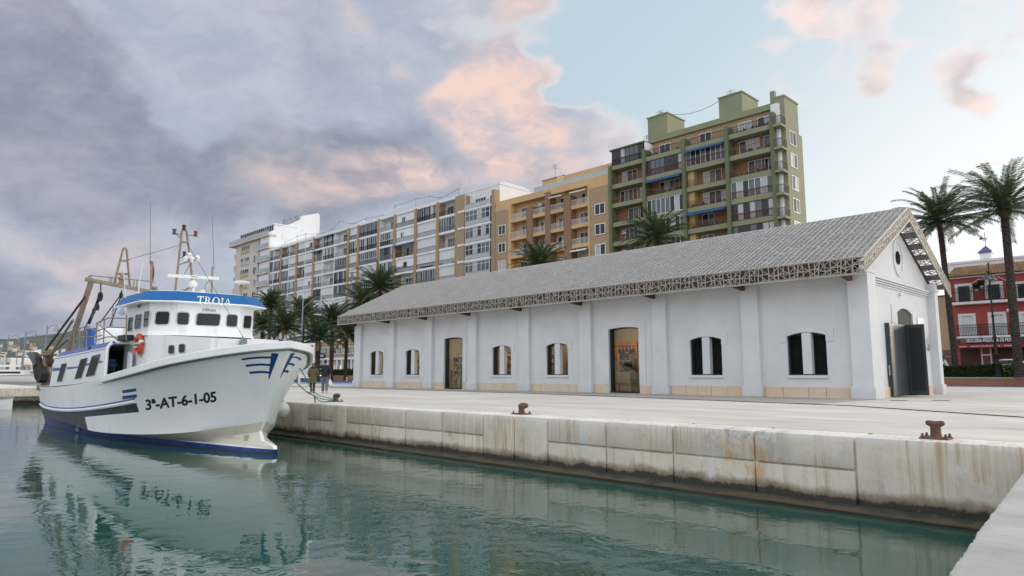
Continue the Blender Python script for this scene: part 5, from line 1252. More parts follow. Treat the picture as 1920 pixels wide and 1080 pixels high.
for bi, (a, c) in enumerate(((2, 3), (4, 5), (6, 7), (8, 9))):
    x0, x1 = EX[a], EX[c]
    for k, z in enumerate(SL[:7]):
        m = MB(); m.bevbox(x0 - .01, x1 + .01, YF, YF + 1.45, z - .32, z + .22, .02); m.build('floor_band', MAY, yb)
        n = 2; cx_ = x0 + (x1 - x0) * ar.uniform(.45, .65); bwin(yb, cx_ - .85, cx_ + .85, z + .22, z + 2.4, YF + 1.39, 2, MWF, (0, 1, 2, 0)); brail(yb, x0, x1, z + .22, YF + .08, MRW, 1.0, .13)
        if ar.random() < .35: plants(yb, x0 + .2, x0 + 1.4, z + .25, YF + .5)
        if bi == 3 and k in (0, 3) or bi == 2 and k == 0: awn(yb, x0 + .1, x1 - .1, z + 2.75, YF + .4, MWF, 1.0)
        if ar.random() < .25: cooler(yb, x0 + .7, z + 1.9, YF + 1.38)
m = MB(); pA, pB = px_x(1017, 87, 340), EX[-1]; m.bevbox(pA, pB, 87, 98, 31.6, 35.2, .03); m.build('penthouse', MAY, yb)
m = MB(); pC = px_x(1058, 87, 330); m.box(pA - .1, pC, 86.9, 97, 35.2, 35.32); m.build('roof', mat('red_tile_edge', (.25, .09, .05), .8, var=.2), yb)
m = MB(); m.bevbox(pC - 1.0, pC + .2, 86.2, 87, 31.6, 35.0, .02); m.build('penthouse_wing', mat('pale_ochre', (.62, .50, .28), .8, var=.1), yb)
for f in (.42, .75): x = pA + (pB - pA) * f; bwin(yb, x - 1.3, x + 1.3, 32.3, 34.4, 86.99, 3, MWF, (1, 1, 2))
brail(yb, pA + .5, pB - .2, 32.5, YF + .3, MRW, .9, .2, MRGL)
p = at_y(1041, 322, 90); pole(yb, p.x, 90, 35, 4, 3)

# --- white tower with glazed bays
tb = thing('apartment_block', (-95, YF, 0), 'narrow white block with stacked glazed bay windows between ochre and white blocks', 'apartment block', 'apartment blocks behind the warehouse')
TX0, TX1 = px_x(872), EX[0] - .05
m = MB(); m.box(TX0, TX1, YF + 1.2, 100, 0, 36.2); m.build('wall', MAW, tb, fix=False)
m = MB(); m.box(px_x(922), TX1, YF - .1, YF + 1.2, 0, 35.0); m.build('pier', MBRK, tb)
bx0, bx1 = TX0 + .5, px_x(921)
for k in range(8):
    z = 32.3 - 3.3 * k - .05
    m = MB(); m.bevbox(bx0 - .1, bx1 + .12, YF - .5, YF + 1.25, z - .28, z + .12, .02); m.build('floor_band', MAW, tb)
    if k == 0:
        brail(tb, bx0, bx1, z + .12, YF - .42, MRG, 1.0, .15, MRGL); bwin(tb, bx0 + 1.2, bx0 + 4.2, z + .2, z + 2.3, YF + 1.19, 4, MWF, (0, 0, 2)); bwin(tb, bx1 - 1.6, bx1 - .3, z + .2, z + 2.3, YF + 1.19, 2, MWF, (0, 2))
        m = MB(); m.bar((bx0, YF - .45, z + 3.0), (bx1, YF - .45, z + 3.0), .1); [m.bar((bx0 + (bx1 - bx0) * j / 7, YF - .45, z + 3.02), (bx0 + (bx1 - bx0) * j / 7, YF + 1.2, z + 3.15), .08) for j in range(8)]; m.bar((bx1, YF - .45, z), (bx1, YF - .45, z + 3), .08); m.bar((bx0, YF - .45, z), (bx0, YF - .45, z + 3), .08); m.build('pergola', MWF, tb)
        continue
    bwin(tb, bx0, bx1, z + .12, z + 2.98, YF - .32, 6, MWF, (0, 2, 1, 2), .70 if k % 2 else .8, .1)
    brail(tb, bx0, bx1, z + .12, YF - .44, MRG, 1.0, .15, MRGL)
    f = MB(); f.box(bx1 - .05, bx1 + .02, YF - .3, YF + 1.2, z + .12, z + 2.98); f.build('side_glazing', MP[2], tb)
m = MB(); m.box(TX0 - .2, TX1 + .1, YF + 1.1, YF + 9, 36.2, 36.6); m.build('parapet', MAW, tb)
roofbox(tb, 905, 944, 352, 93, 6, 36, MAW); 

# --- long white terrace: two blocks with brick pilasters
def kinds(n, s): q = random.Random(s); return [q.choice('ssooggsq') for _ in range(n)]
def white_block(root, bays, pil, rows, seed, depth=1.3):
    q = random.Random(seed); x0, x1 = bays[0][0], bays[-1][1]
    m = MB(); m.box(x0, x1, YF + depth, 98, 0, 35.5); m.build('wall', MAW, root, fix=False)
    m = MB(); m.box(x0 - .1, x1 + .1, YF - .06, YF + depth + .4, 35.3, 35.95); m.build('parapet', MAW, root)
    for k in range(rows):
        z = 32.3 - 3.3 * k
        m = MB(); m.box(x0, x1, YF, YF + depth + .01, z - .26, z + .2); m.build('floor_band', MAW, root, fix=False)
        for i, (a, c) in enumerate(bays):
            kd = q.choice('ssooggsqg'); fm = MBF if q.random() < .15 else MWF; rl_ = q.choice((MRD, MRD, MRG, MRG)); o = q.choice(('', '', '', 'C', 'P', 'A' if q.random() < .3 else '', 't'))
            cell(root, kd, a + .1, c - .1, z + .2, z + 3.03, YF, depth, rl_, MAW, fm, o)
    for i in range(len(bays) + 1):
        x = bays[i][0] if i < len(bays) else bays[-1][1]
        m = MB(); w = .42 if i in pil else .12; m.bevbox(x - w, x + w, YF - .14 if i in pil else YF - .03, YF + depth, 0, 35.6 if i in pil else 35.2, .01); m.build('pilaster', MBRK if i in pil else MAW, root)
    hb = 32.3 - 3.3 * (rows - 1) - .3
    return x0, x1, hb
PA = [503, 513, 527.5, 541.7, 556.7, 572, 588, 605, 626.7, 652.6, 671, 709]
wa = thing('apartment_block', (-150, YF, 0), 'long white apartment block of narrow bays with thin brick pilasters and many balconies', 'apartment block', 'apartment blocks behind the warehouse')
xs = [px_x(p, YF, 480) for p in PA]; ba = list(zip(xs, xs[1:])); x0, x1, hb = white_block(wa, ba, (2, 4, 6, 9, 10, 11), 8, 5)
# brick first floor over a white arcade
m = MB(); m.box(x0, x1, YF - .1, YF + 1.4, 4.9, hb); m.build('lower_wall', MBRK, wa)
m = MB(); m.box(x0 - .1, x1 + .1, YF - .3, YF + 1.4, 4.4, 4.95); m.build('cornice', MAW, wa)
for i in range(26):
    x = x0 + (x1 - x0) * (i + .5) / 26; m = MB(); m.bevbox(x - .35, x + .35, YF - .25, YF + .5, 0, 4.4, .02); m.build('column', MAW, wa)
    x += (x1 - x0) / 52; bwin(wa, x - .75, x + .75, 5.7, 7.5, YF - .101, 2, MWF, (0, 0, 2, 1), 0, .16)
m = MB(); m.box(x0, x1, YF + 1.2, YF + 1.4, 0, 4.4); m.build('shop_wall', mat('shop_brown', (.14, .10, .075), .7, var=.4, scale=.3), wa)
MSHOP = m_lamp('lit_shop_window', (1, .66, .28), 1.6)
for px in (591, 628): x = px_x(px, YF, 690); m = MB(); m.bevbox(x - .7, x + .7, YF + 1.1, YF + 1.19, .5, 3.1, .01); m.build('lit_shop_window', MSHOP, wa)
x = px_x(606, YF, 665); m = MB(); m.bevbox(x - 1.4, x + 1.4, YF - .42, YF - .31, 4.9, 6.1, .02); sg = m.build('shop_sign', mat('sign_navy', (.01, .018, .06), .5, var=.1), wa)
m = MB()
for k in range(5): m.box(x - 1.0 + .42 * k, x - .78 + .42 * k, YF - .428, YF - .421, 5.25, 5.75)
m.build('sign_marks', MWHP, sg)
wb = thing('apartment_block', (-104, YF, 0), 'white apartment block of wide bays, brick pilasters and a thick brick end pier', 'apartment block', 'apartment blocks behind the warehouse')
xs = [px_x(p, YF, 450) for p in (709.5, 740, 779, 820.5, 856)]; bb = [(xs[0] + .45, xs[1]), (xs[1], xs[2]), (xs[2], xs[3]), (xs[3], xs[4])]
x0b, x1b, hb = white_block(wb, bb, (1, 2, 3, 4), 6, 18, 1.6)
m = MB(); m.bevbox(xs[4] - .3, TX0 - .02, YF - .2, YF + 1.6, 0, 35.7, .02); m.build('end_pier', MBRK, wb)
for k in range(6): z = 32.3 - 3.3 * k; m = MB(); m.box(xs[4] + .6, TX0 - .01, YF - .3, YF - .19, z - .2, z + .2); m.build('floor_band', MAW, wb)
# clutter on the white roofs
for b, x0_, x1_, n in ((wa, x0, x1, 9), (wb, x0b, x1b, 5)):
    tops = []
    for i in range(n):
        x = x0_ + (x1_ - x0_) * (i + ar.uniform(.2, .8)) / n; h = ar.uniform(2.0, 4.0); pole(b, x, 87, 35.6, h, ar.choice((0, 1, 2))); tops.append((x, 87, 35.5 + h))
        if i % 2 == 0: m = MB(); w = ar.uniform(1.4, 3.2); m.bevbox(x + .8, x + .8 + w, 88, 91, 35.5, 35.5 + ar.uniform(1.4, 2.6), .03); m.build('roof_house', MAW, b)
    wire(b, tops, .22); m = MB()
    for z in (36.4, 36.9): m.bar((x0_ + 1, 85.6, z), (x1_ - 1, 85.6, z), .03)
    for i in range(24): x = x0_ + 1 + (x1_ - x0_ - 2) * i / 23; m.bar((x, 85.6, 35.9), (x, 85.6, 36.9), .035)
    m.build('roof_rail', MRG, b)
m = MB(); p = at_y(845, 390, 88); m.box(p.x - 9, TX0 + 1, 88, 96, 35.5, p.z); m.build('roof_house', MAW, wb)
p = at_y(838, 382, 86); m = MB(); m.lathe((p.x, 86, p.z), [(0, .12), (.3, .08), (.5, -.02), (.48, -.04), (.25, .03), (0, .06)], 16, 0, 'y'); m.bar((p.x, 86, p.z - 1.2), (p.x, 86, p.z), .06); m.build('satellite_dish', MAC_, wb)

# --- cream block at the far end, with its tall blank end wall
cb = thing('apartment_block', (-197, YF, 0), 'cream apartment block with projecting balconies and stepped blank white end wall at the far left', 'apartment block', 'apartment blocks behind the warehouse')
c0, c1, cS = px_x(441, YF, 500), px_x(484, YF, 500), px_x(506, YF, 480)
m = MB(); m.box(c0, c1, YF, 99, 0, 40.6); m.box(c1, cS, YF + 1.6, 99, 0, 40.6); m.build('wall', MAC, cb, fix=False)
m = MB(); ex = cS + .07; pts = [(506, 470), (506, 437), (525, 424), (546, 420), (565, 411), (566, 405), (597, 399.5), (600, 404), (600, 470)]
P3 = [at_x(a, b_, ex) for a, b_ in pts]; P3[0].z = P3[-1].z = 0; P3[0].y = P3[1].y; P3[-1].y = P3[-2].y
m.prism(P3, (-6, 0, 0)); m.build('end_wall', MAW, cb)
for k in range(9):
    z = 40.1 - 3.56 * k
    m = MB(); m.bevbox(c0 - 3.6, c0 - .01, YF + 1.0, YF + 4, z - .35, z + .15, .02); m.build('floor_band', MAC, cb)
    brail(cb, c0 - 3.5, c0 - .05, z + .15, YF + 1.05, MRG, 1.1, .3, MRY)
    m = MB(); m.bevbox(c1 + .01, cS + .4, YF - .9, YF + 1.6, z - .35, z + .15, .02); m.build('floor_band', MAC, cb)
    brail(cb, c1 + .05, cS + .35, z + .15, YF - .85, MRG, 1.1, .3, MRGL)
    if k:
        w0 = c0 + (c1 - c0) * .25; w1 = c0 + (c1 - c0) * .62; bwin(cb, w0, w1, z + .3, z + 2.6, YF - .01, 4, MWF, (0, 2, 2, 1), 0, .1); m = MB(); m.box(w0, w1, YF - .16, YF - .11, z + .3, z + 1.35); m.build('window_apron', ar.choice((MRY, MRGL)), cb)
        w0 = c0 + (c1 - c0) * .80; w1 = c0 + (c1 - c0) * .93; bwin(cb, w0, w1, z + .3, z + 2.5, YF - .01, 2, MWF, (0, 1, 2), 0, .1)
        bwin(cb, c1 + 1, c1 + 3.5, z + .2, z + 2.5, YF + 1.59, 3, MWF, (0, 2, 1))
        if k % 2: cooler(cb, c1 + 4.3, z + 1.6, YF + 1.58)
m = MB(); m.bevbox(c0 - 3.6, c1, YF - .9, YF + 4, 39.8, 40.3, .02); m.build('floor_band', MAC, cb); brail(cb, c0 - 3.5, c1, 40.3, YF - .85, MRG, 1.1, .3, MRGL)
bwin(cb, c0 + .5, cS - .5, 40.6, 43.2, YF + 1.0, 16, MWF, (0, 0, 2, 0), 0, .12); m = MB(); m.box(c0 + .4, cS - .1, YF + 1.0, 92, 40.6, 43.2); m.box(c0 + .2, cS + .2, YF + .7, 92, 43.2, 43.5); m.build('penthouse', MAW, cb)
for px, py in ((538, 412), (559, 406), (549, 410)): p = at_x(px, py, ex - 2.5); m = MB(); m.bevbox(p.x - 1, p.x + 1, p.y - .9, p.y + .9, p.z - 2.5, p.z, .05); m.build('roof_unit', MRG, cb)
# ------------------------------------------------------------------ palms, hedges, planters
def m_leaf(name, c1, c2):
    m, t, b = newmat(name); oi = t.n('ShaderNodeObjectInfo'); n = t.noise(t.obj(), 1.7, 3)
    col = t.mix(t.ramp(n, .3, .7, False), c1, c2)
    col = t.mix(t.math('MULTIPLY', oi.outputs['Random'], .4), col, c1)
    t.put(b.inputs['Base Color'], col); b.inputs['Roughness'].default_value = .65; b.inputs['Specular IOR Level'].default_value = .12
    tl = t.n('ShaderNodeBsdfTranslucent'); t.put(tl.inputs[0], t.mix(.5, col, (.10, .13, .03))); mx = t.n('ShaderNodeMixShader'); mx.inputs[0].default_value = .22
    t.nt.links.new(b.outputs[0], mx.inputs[1]); t.nt.links.new(tl.outputs[0], mx.inputs[2]); t.nt.links.new(mx.outputs[0], t.nt.nodes['Material Output'].inputs[0]); return m
MPALM = m_leaf('palm_leaf', (.038, .070, .032), (.092, .128, .060))
MDRY = mat('dry_frond', (.16, .11, .05), .8, var=.4, scale=4)
def m_trunk():
    m, t, b = newmat('palm_trunk'); p = t.obj(); x, y, z = t.sep(p)
    a = t.math('ARCTAN2', y, x)
    v = t.n('ShaderNodeTexVoronoi'); t.put(v.inputs['Vector'], t.comb(t.math('MULTIPLY', a, 1.3), t.math('MULTIPLY', z, 6.5), 0)); v.inputs['Scale'].default_value = 1.6
    t.put(b.inputs['Base Color'], t.mix(t.ramp(v.outputs['Distance'], .1, .6), (.105, .080, .064), (.030, .022, .018)))
    b.inputs['Roughness'].default_value = .9; t.put(b.inputs['Normal'], t.bump(v.outputs['Distance'], 1.0, .08)); return m
MTRUNK = m_trunk()
def palm_mesh(seed, rad, nf=66):
    """crown around the origin: feathered fronds in all stages from upright to hanging"""
    q = random.Random(seed); cr = MB(); dry = MB()
    for i in range(nf):
        f = (i + .5) / nf; az = i * 2.39996 + q.uniform(-.25, .25)
        tilt = R(6 + 104 * f ** .9 + q.uniform(-8, 8)); L = rad * (1.0 + .12 * math.sin(f * 3.1)) * q.uniform(.85, 1.12) * (.82 if f < .12 else 1)
        droop = R(34 + 30 * q.random()) * (1.2 - .45 * f)
        o = Vector((math.cos(az), math.sin(az), 0)); side = Vector((-o.y, o.x, 0)); p = o * .16 + Vector((0, 0, .25 - .5 * f)); n = 13; pts = [p]; dirs = []
        for s in range(n):
            a = tilt + droop * (s / n) ** 1.6; d = o * math.sin(a) + Vector((0, 0, math.cos(a))); dirs.append(d); p = p + d * (L / n); pts.append(p)
        mb = dry if f > .93 and q.random() < .6 else cr
        mb.tube(pts, [.035 - .028 * s / n for s in range(n + 1)], 4)
        twist = q.uniform(-.5, .5)
        for s in range(1, n):
            for h in (0, .33, .66):
                t = (s + h) / n
                if t > .98: continue
                b0 = pts[s].lerp(pts[s + 1], h); d = dirs[s]; nrm = side.cross(d).normalized(); sd = side * math.cos(twist * t) + nrm * math.sin(twist * t)
                ll = rad * .17 * (math.sin(min(1, t * 1.25 + .12) * math.pi * .86) ** .7) * q.uniform(.8, 1.15) + .05
                for g in (-1, 1):
                    e = (sd * g * .66 + d * .70 + nrm * q.uniform(.05, .40)).normalized(); tip = b0 + e * ll + Vector((0, 0, -.10 * ll)); w = d * (.036 + .014 * q.random()); mid = b0.lerp(tip, .5) + Vector((0, 0, .02))
                    mb.add([b0 - w * .6, b0 + w * .6, mid + w, tip, mid - w], [(0, 1, 2, 3, 4)])
    return cr, dry
def trunk_mesh(h, r, boss):
    m = MB(); q = random.Random(int(h * 10)); prof = [(r * 1.35, 0), (r * 1.1, .5)]
    n = int(h / .16)
    for i in range(1, n): z = .5 + (h - .5) * i / n; prof.append((r * (1.05 - .12 * i / n) * (1 + .05 * (i % 2)) + q.uniform(-.006, .006), z))
    if boss: prof += [(r * 1.0, h - .9), (r * 1.75, h - .62), (r * 1.9, h - .25), (r * 1.5, h + .1), (.05, h + .3)]; prof = [p for i, p in enumerate(prof) if not (p[1] > h - .9 and i < len(prof) - 4)]
    else: prof += [(r * 1.25, h), (.05, h + .25)]
    m.lathe((0, 0, 0), prof, 14); return m
PCACHE = {}
def palm(px, py, y, rad, label, seed, r=.26, boss=False, rotz=0, zb=0, lean=0, group='date palms along the promenade'):
    c = at_y(px, py, y); h = c.z - zb
    bx, by = c.x + RX * lean, c.y + RY * lean
    t = thing('palm_tree', (bx, by, zb), label, 'palm tree', group)
    tm = trunk_mesh(h, r, boss); tm.v = [(x - RX * lean * (z / h) ** 1.3, y_ - RY * lean * (z / h) ** 1.3, z) if z > 0 else (x, y_, z) for x, y_, z in tm.v]; tr = tm.build('trunk', MTRUNK, None, smooth='auto'); tr.parent = t
    key = (seed, rad)
    if key in PCACHE: co_, do_ = PCACHE[key][0].copy(), PCACHE[key][1].copy(); COL.objects.link(co_); COL.objects.link(do_)
    else: a, b = palm_mesh(seed, rad); co_, do_ = a.build('crown', MPALM, None, fix=False), b.build('dry_fronds', MDRY, None, fix=False); PCACHE[key] = (co_, do_)
    for o in (co_, do_): o.parent = t; o.location = (c.x - bx, c.y - by, h); o.rotation_euler = (0, 0, rotz)
    return t
for a in [
    (1761, 413, 78, 4.2, 'palm with a slender trunk rising just right of the warehouse gable', 1, .27, False, 0, .7, .45),
    (1882, 388, 75, 4.8, 'tallest palm at the right edge with a swollen trunk top, before the red house', 2, .34, True, 1, .7),
    (1231, 446, 66, 3.7, 'palm crown standing alone before the green apartment block', 3, .3, False, 2),
    (1012, 497, 66, 3.9, 'palm crown showing above the warehouse roof before the ochre block', 1, .3, False, 3),
    (713, 539, 56, 4.2, 'palm with the highest crown of the group left of the warehouse roof', 2, .28, False, 4),
    (681, 568, 62, 4.0, 'palm half hidden behind the highest crown left of the roof', 3, .28, False, 5),
    (624, 603, 52, 3.6, 'palm with a long bare dark trunk at the left end of the warehouse eaves', 1, .3, False, 1.4),
    (650, 628, 60, 3.4, 'low palm peeping out under the left corner of the warehouse eaves', 3, .27, False, 2.2),
    (597, 632, 46, 3.2, 'short full palm behind the walking couple', 2, .32, False, .6),
    (569, 590, 54, 3.7, 'palm whose crown is crossed by the grey street lamp', 1, .28, False, 4.1),
    (534, 612, 48, 3.7, 'broad palm with a thick stubby trunk behind the bow of the trawler', 3, .4, False, 5.2),
    (508, 573, 58, 3.9, 'palm close to the right end of the trawler wheelhouse', 2, .28, False, 2.9),
    (492, 612, 54, 3.3, 'palm mostly hidden behind the trawler wheelhouse', 1, .28, False, 3.6),
]: palm(*a)

def leaf_cloud(x0, x1, y0, y1, z0, z1, n, seed, s=.11, lumps=.25):
    q = random.Random(seed); m = MB(); ph = [(q.uniform(.5, 2.2), q.uniform(0, 6)) for _ in range(4)]
    for _ in range(n):
        x, y = q.uniform(x0, x1), q.uniform(y0, y1); zt = z1 + lumps * sum(math.sin(a * x + b_) for a, b_ in ph) / 4
        z = z0 + (zt - z0) * (q.random() ** .6) + q.uniform(-.06, .06)
        if q.random() < .5: y = y0 + q.uniform(-.06, .12)
        c = Vector((x, y, z)); a = Vector((q.gauss(0, 1), q.gauss(0, 1), q.gauss(0, 1))).normalized(); b_ = a.orthogonal().normalized(); w = s * q.uniform(.6, 1.3)
        m.add([c - a * w, c + b_ * w * .5, c + a * w, c - b_ * w * .5], [(0, 1, 2, 3)])
    return m
def hedge(x0, x1, y0, y1, z0, z1, n, seed, m_, label, s=.11):
    h = thing('hedge', ((x0 + x1) / 2, y0, z0), label, 'hedge'); leaf_cloud(x0, x1, y0, y1, z0, z1, n, seed, s).build('foliage', m_, h, fix=False)
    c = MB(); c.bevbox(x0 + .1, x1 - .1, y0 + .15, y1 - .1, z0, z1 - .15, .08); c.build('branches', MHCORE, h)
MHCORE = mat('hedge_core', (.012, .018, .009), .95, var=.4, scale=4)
MHD = m_leaf('hedge_leaf_dark', (.018, .040, .016), (.042, .075, .026)); MHL = m_leaf('hedge_leaf_light', (.06, .095, .02), (.11, .15, .035))
MPB = brickmat('planter_brick', (.36, .115, .055), (.42, .16, .08), (.34, .27, .2), .27, .085, .014)
MCOP = mat('planter_coping', (.42, .38, .33), .85, var=.2, scale=2)
def planter(x0, x1, y, label, z1=.72):
    p = thing('brick_planter', ((x0 + x1) / 2, y, 0), label, 'planter'); m = MB(); m.bevbox(x0, x1, y, y + .35, 0, z1 - .1, .01); m.build('wall', MPB, p)
    m = MB(); m.bevbox(x0 - .03, x1 + .03, y - .05, y + .4, z1 - .098, z1, .02); m.build('coping', MCOP, p)
    m = MB(); m.box(x0, x1, y + .352, y + 3.2, 0, z1 - .12); m.build('soil', MHCORE, p)
planter(-24, 14, 76.4, 'low red brick planter wall before the hedges on the right')
planter(-170, -66, 76.4, 'long low red brick planter wall beyond the road on the left')
hedge(-24, -13.75, 77.4, 79.2, .6, 1.95, 5200, 4, MHD, 'dark green clipped hedge at the foot of the right-hand palms', .12)
hedge(-13.65, 12, 77.2, 79.0, .6, 1.95, 6500, 5, MHL, 'lighter yellow-green hedge beside the lamp post at the right edge', .12)
hedge(-170, -68, 77.4, 79.2, .6, 2.0, 9000, 6, MHD, 'long dark hedge behind the left brick planter', .2)
MGR = m_leaf('grass_blade', (.05, .085, .02), (.09, .13, .03))
g = leaf_cloud(-24, 12, 76.8, 77.3, .6, .75, 2500, 9, .07, .05).build('grass', MGR, fix=False); g['kind'] = 'stuff'
# ------------------------------------------------------------------ red restaurant house and its neighbours
ZR_ = 1.0
mb = MB(); mb.box(-60, 60, 79.7, 84.5, -.02, ZR_); mb.build('raised_street', mat('street_slab', (.11, .11, .11), .85, var=.2), kind='structure')
Z8 = lambda a, b: (1560 + a / 3.375, 460 + b / 3.375)
YR_ = 84.0
def z8(a, b, y=YR_): return at_y(*Z8(a, b), y)
MRED = mat('red_render', (.37, .075, .066), .8, var=.12, scale=.5, stain=(.26, .05, .045))
MTILE = None
def m_tile():
    m, t, b = newmat('clay_tiles'); p = t.obj(); x, y, z = t.sep(p)
    n = t.noise(t.vec('MULTIPLY', p, (2, 2, 2)), 1, 5); n2 = t.noise(p, .9, 4)
    c = t.mix(t.ramp(n, .3, .7), (.15, .085, .045), (.24, .14, .075)); c = t.mix(t.math('MULTIPLY', t.ramp(n2, .52, .66), .7), c, (.35, .22, .04)); c = t.mix(t.math('MULTIPLY', t.ramp(n2, .45, .3), .6), c, (.06, .05, .04))
    t.put(b.inputs['Base Color'], c); b.inputs['Roughness'].default_value = .9; return m
MTILE = m_tile(); MIRON = mat('wrought_iron', (.018, .018, .02), .5, .4, var=.2)
rh = thing('red_house', (-10, YR_, ZR_), 'dark red three-storey restaurant house with tiled roof, balconies and signs', 'house')
xl = z8(745, 300).x; xr = 6.0; ze = z8(745, 215).z
m = MB(); m.box(xl, xr, YR_, 93, ZR_, ze); m.build('wall', MRED, rh)
m = MB(); m.box(xl - .15, xr, YR_ - .35, YR_ + .2, ze - .02, ze + .14); m.build('eaves', MWF, rh)
m = MB(); n = int((xr - xl) / .24); vs = []; dpt = 3.5
for i in range(n * 4 + 1):
    x = xl - .2 + (xr - xl + .2) * i / (n * 4); h = .14 * abs(math.sin(math.pi * i / 4))
    vs += [(x, YR_ - .5, ze + .10 + h), (x, YR_ + dpt, ze + .10 + 1.5 + h)]
m.add(vs, [(2*i, 2*i+2, 2*i+3, 2*i+1) for i in range(n * 4)]); m.add([(xl - .2, YR_ - .5, ze + .09), (xr, YR_ - .5, ze + .09), (xr, YR_ + dpt, ze + 1.58), (xl - .2, YR_ + dpt, ze + 1.58)], [(0, 1, 2, 3)])
m.build('tiled_roof', MTILE, rh, fix=False)
for a0, b0, a1, b1, kind in ((775, 247, 897, 362, 'd'), (962, 235, 1090, 345, 'd'), (797, 435, 920, 580, 'b'), (984, 425, 1115, 575, 'b'), (1150, 232, 1260, 340, 'd'), (1175, 420, 1290, 572, 'b')):
    p, q = z8(a0, (b0)), z8(a1, b1); x0, x1, z1 = p.x, q.x, p.z; z0 = z8(a0, b1).z
    s = MB(); w = .28
    s.box(x0, x0 + w, YR_ - .06, YR_ + .02, z0, z1); s.box(x1 - w, x1, YR_ - .06, YR_ + .02, z0, z1); s.box(x0 + w, x1 - w, YR_ - .06, YR_ + .02, z1 - w, z1)
    so_ = s.build('window_surround', MWF, rh)
    if kind == 'd': bwin(rh, x0 + w, x1 - w, z0, z1 - w, YR_ - .012, 2, MFRAME, (0, 0, 0), 0, .09)
    else:
        s = MB(); k = int((z1 - w - z0) / .09)
        for i in range(k): s.box(x0 + w, x1 - w, YR_ - .05 + (i % 2) * .006, YR_ - .01, z0 + i * .09, z0 + i * .09 + .088)
        s.build('roller_blind', MSHUT, rh, fix=False)
def iron_balcony(x0, x1, z, h, out=.75):
    s = MB(); s.bevbox(x0, x1, YR_ - out, YR_ + .02, z - .28, z, .03); s.build('balcony_slab', MWF, rh)
    s = MB(); y = YR_ - out + .06; s.box(x0, x1, y - .03, y + .03, z + h - .05, z + h); s.box(x0, x1, y - .02, y + .02, z + .08, z + .13); s.box(x0, x1, y - .02, y + .02, z + h * .72, z + h * .72 + .04)
    k = int((x1 - x0) / .13)
    for i in range(k + 1): x = x0 + (x1 - x0) * i / k; s.box(x - .016, x + .016, y - .016, y + .016, z, z + h)
    s.build('railing', MIRON, rh, fix=False)
p = z8(770, 366); iron_balcony(p.x, xr, p.z, 1.45); p = z8(800, 580); iron_balcony(p.x, z8(955, 580).x - .05, p.z, 1.2); iron_balcony(z8(955, 580).x, z8(1150, 580).x, p.z, 1.2); iron_balcony(z8(1160, 580).x, xr, p.z, 1.2)
# shop signs
zs1, zs0 = z8(805, 592).z, z8(805, 624).z; xs0, xs1 = z8(803, 600).x, 4.0
m = MB(); m.bevbox(xs0, xs1, YR_ - .95, YR_ - .80, zs0, zs1, .02); s1 = m.build('shop_sign', mat('sign_slate', (.035, .035, .055), .5, var=.15), rh)
def sign_text(par, s, x0, x1, z0, z1, y, m_):
    v, f = text2d(s, .012); mb = MB(); mb.add([(x0 + (x1 - x0) * u, y, z0 + (z1 - z0) * w) for u, w in v], f); mb.build('lettering', m_, par, fix=False)
hS = zs1 - zs0; xT = z8(833, 600, YR_ - 1).x
MLETW = mat('sign_white', (.8, .8, .8), .5, var=.02)
sign_text(s1, 'ARROCERIA-FREIDURIA DE PESCADO', xT, xT + (z8(1150, 600, YR_ - 1).x - xT) * 1.13, zs0 + hS * .16, zs1 - hS * .12, YR_ - .956, MLETW)
m = MB(); m.lathe((xs0 + .6, YR_ - .96, (zs0 + zs1) / 2), [(0, 0), (.3, 0), (.3, .01), (0, .01)], 16, 0, 'y'); m.build('emblem', mat('brown_disc', (.2, .09, .05), .6), s1)
za1, za0 = z8(805, 632).z, z8(805, 656).z
m = MB(); m.add([(xs0, YR_ - .8, za1 + .05), (xs1, YR_ - .8, za1 + .05), (xs1, YR_ - 1.9, za1 - .03), (xs0, YR_ - 1.9, za1 - .03), (xs0, YR_ - 1.9, za0), (xs1, YR_ - 1.9, za0), (xs0, YR_ - 1.86, za0), (xs1, YR_ - 1.86, za0), (xs0, YR_ - 1.86, za1 - .06), (xs1, YR_ - 1.86, za1 - .06), (xs0, YR_ - .8, za1), (xs1, YR_ - .8, za1)], [(0, 1, 2, 3), (3, 2, 5, 4), (4, 5, 7, 6), (6, 7, 9, 8), (8, 9, 11, 10)]); an = m.build('awning', mat('wine_awning', (.27, .015, .03), .7, var=.08), rh)
xT = z8(808, 640, YR_ - 1.9).x
sign_text(an, 'BAR · RESTAURANTE · BARE', xT, z8(1156, 640, YR_ - 1.9).x, za0 + .12, za1 - .16, YR_ - 1.907, MLETW)
MSH2 = mat('brown_shutter', (.085, .03, .022), .7, var=.15)
for a, c in ((815, 942), (1015, 1160), (1180, 1300)):
    x0, x1 = z8(a, 700).x, z8(c, 700).x; s = MB(); zz = ZR_
    while zz < za0 + .3: s.box(x0, x1, YR_ - .06 + .01 * (int(zz * 12.5) % 2), YR_, zz, zz + .078); zz += .08
    s.build('shop_shutter', MSH2, rh, fix=False)
x0, x1 = z8(945, 700).x, z8(1012, 700).x; s = MB(); s.box(x0, x0 + .12, YR_ - .08, YR_, ZR_, za0); s.box(x1 - .12, x1, YR_ - .08, YR_, ZR_, za0); s.box(x0 + .12, x1 - .12, YR_ - .08, YR_, 2.9, 3.05); s.build('door_frame', MWF, rh)
s = MB(); s.box(x0 + .12, x1 - .12, YR_ - .04, YR_ - .01, ZR_, 2.9); s.build('door', mat('wood_door', (.16, .075, .04), .6, var=.2), rh)
m = MB()
for a, b_ in ((915, 278), (945, 258)): p = z8(a, b_, YR_ - .5); m.lathe(p - Vector((0, 0, .25)), [(.12, 0), (.2, .25), (0, .25)], 10)
m.build('flower_pot', MWHP, rh)
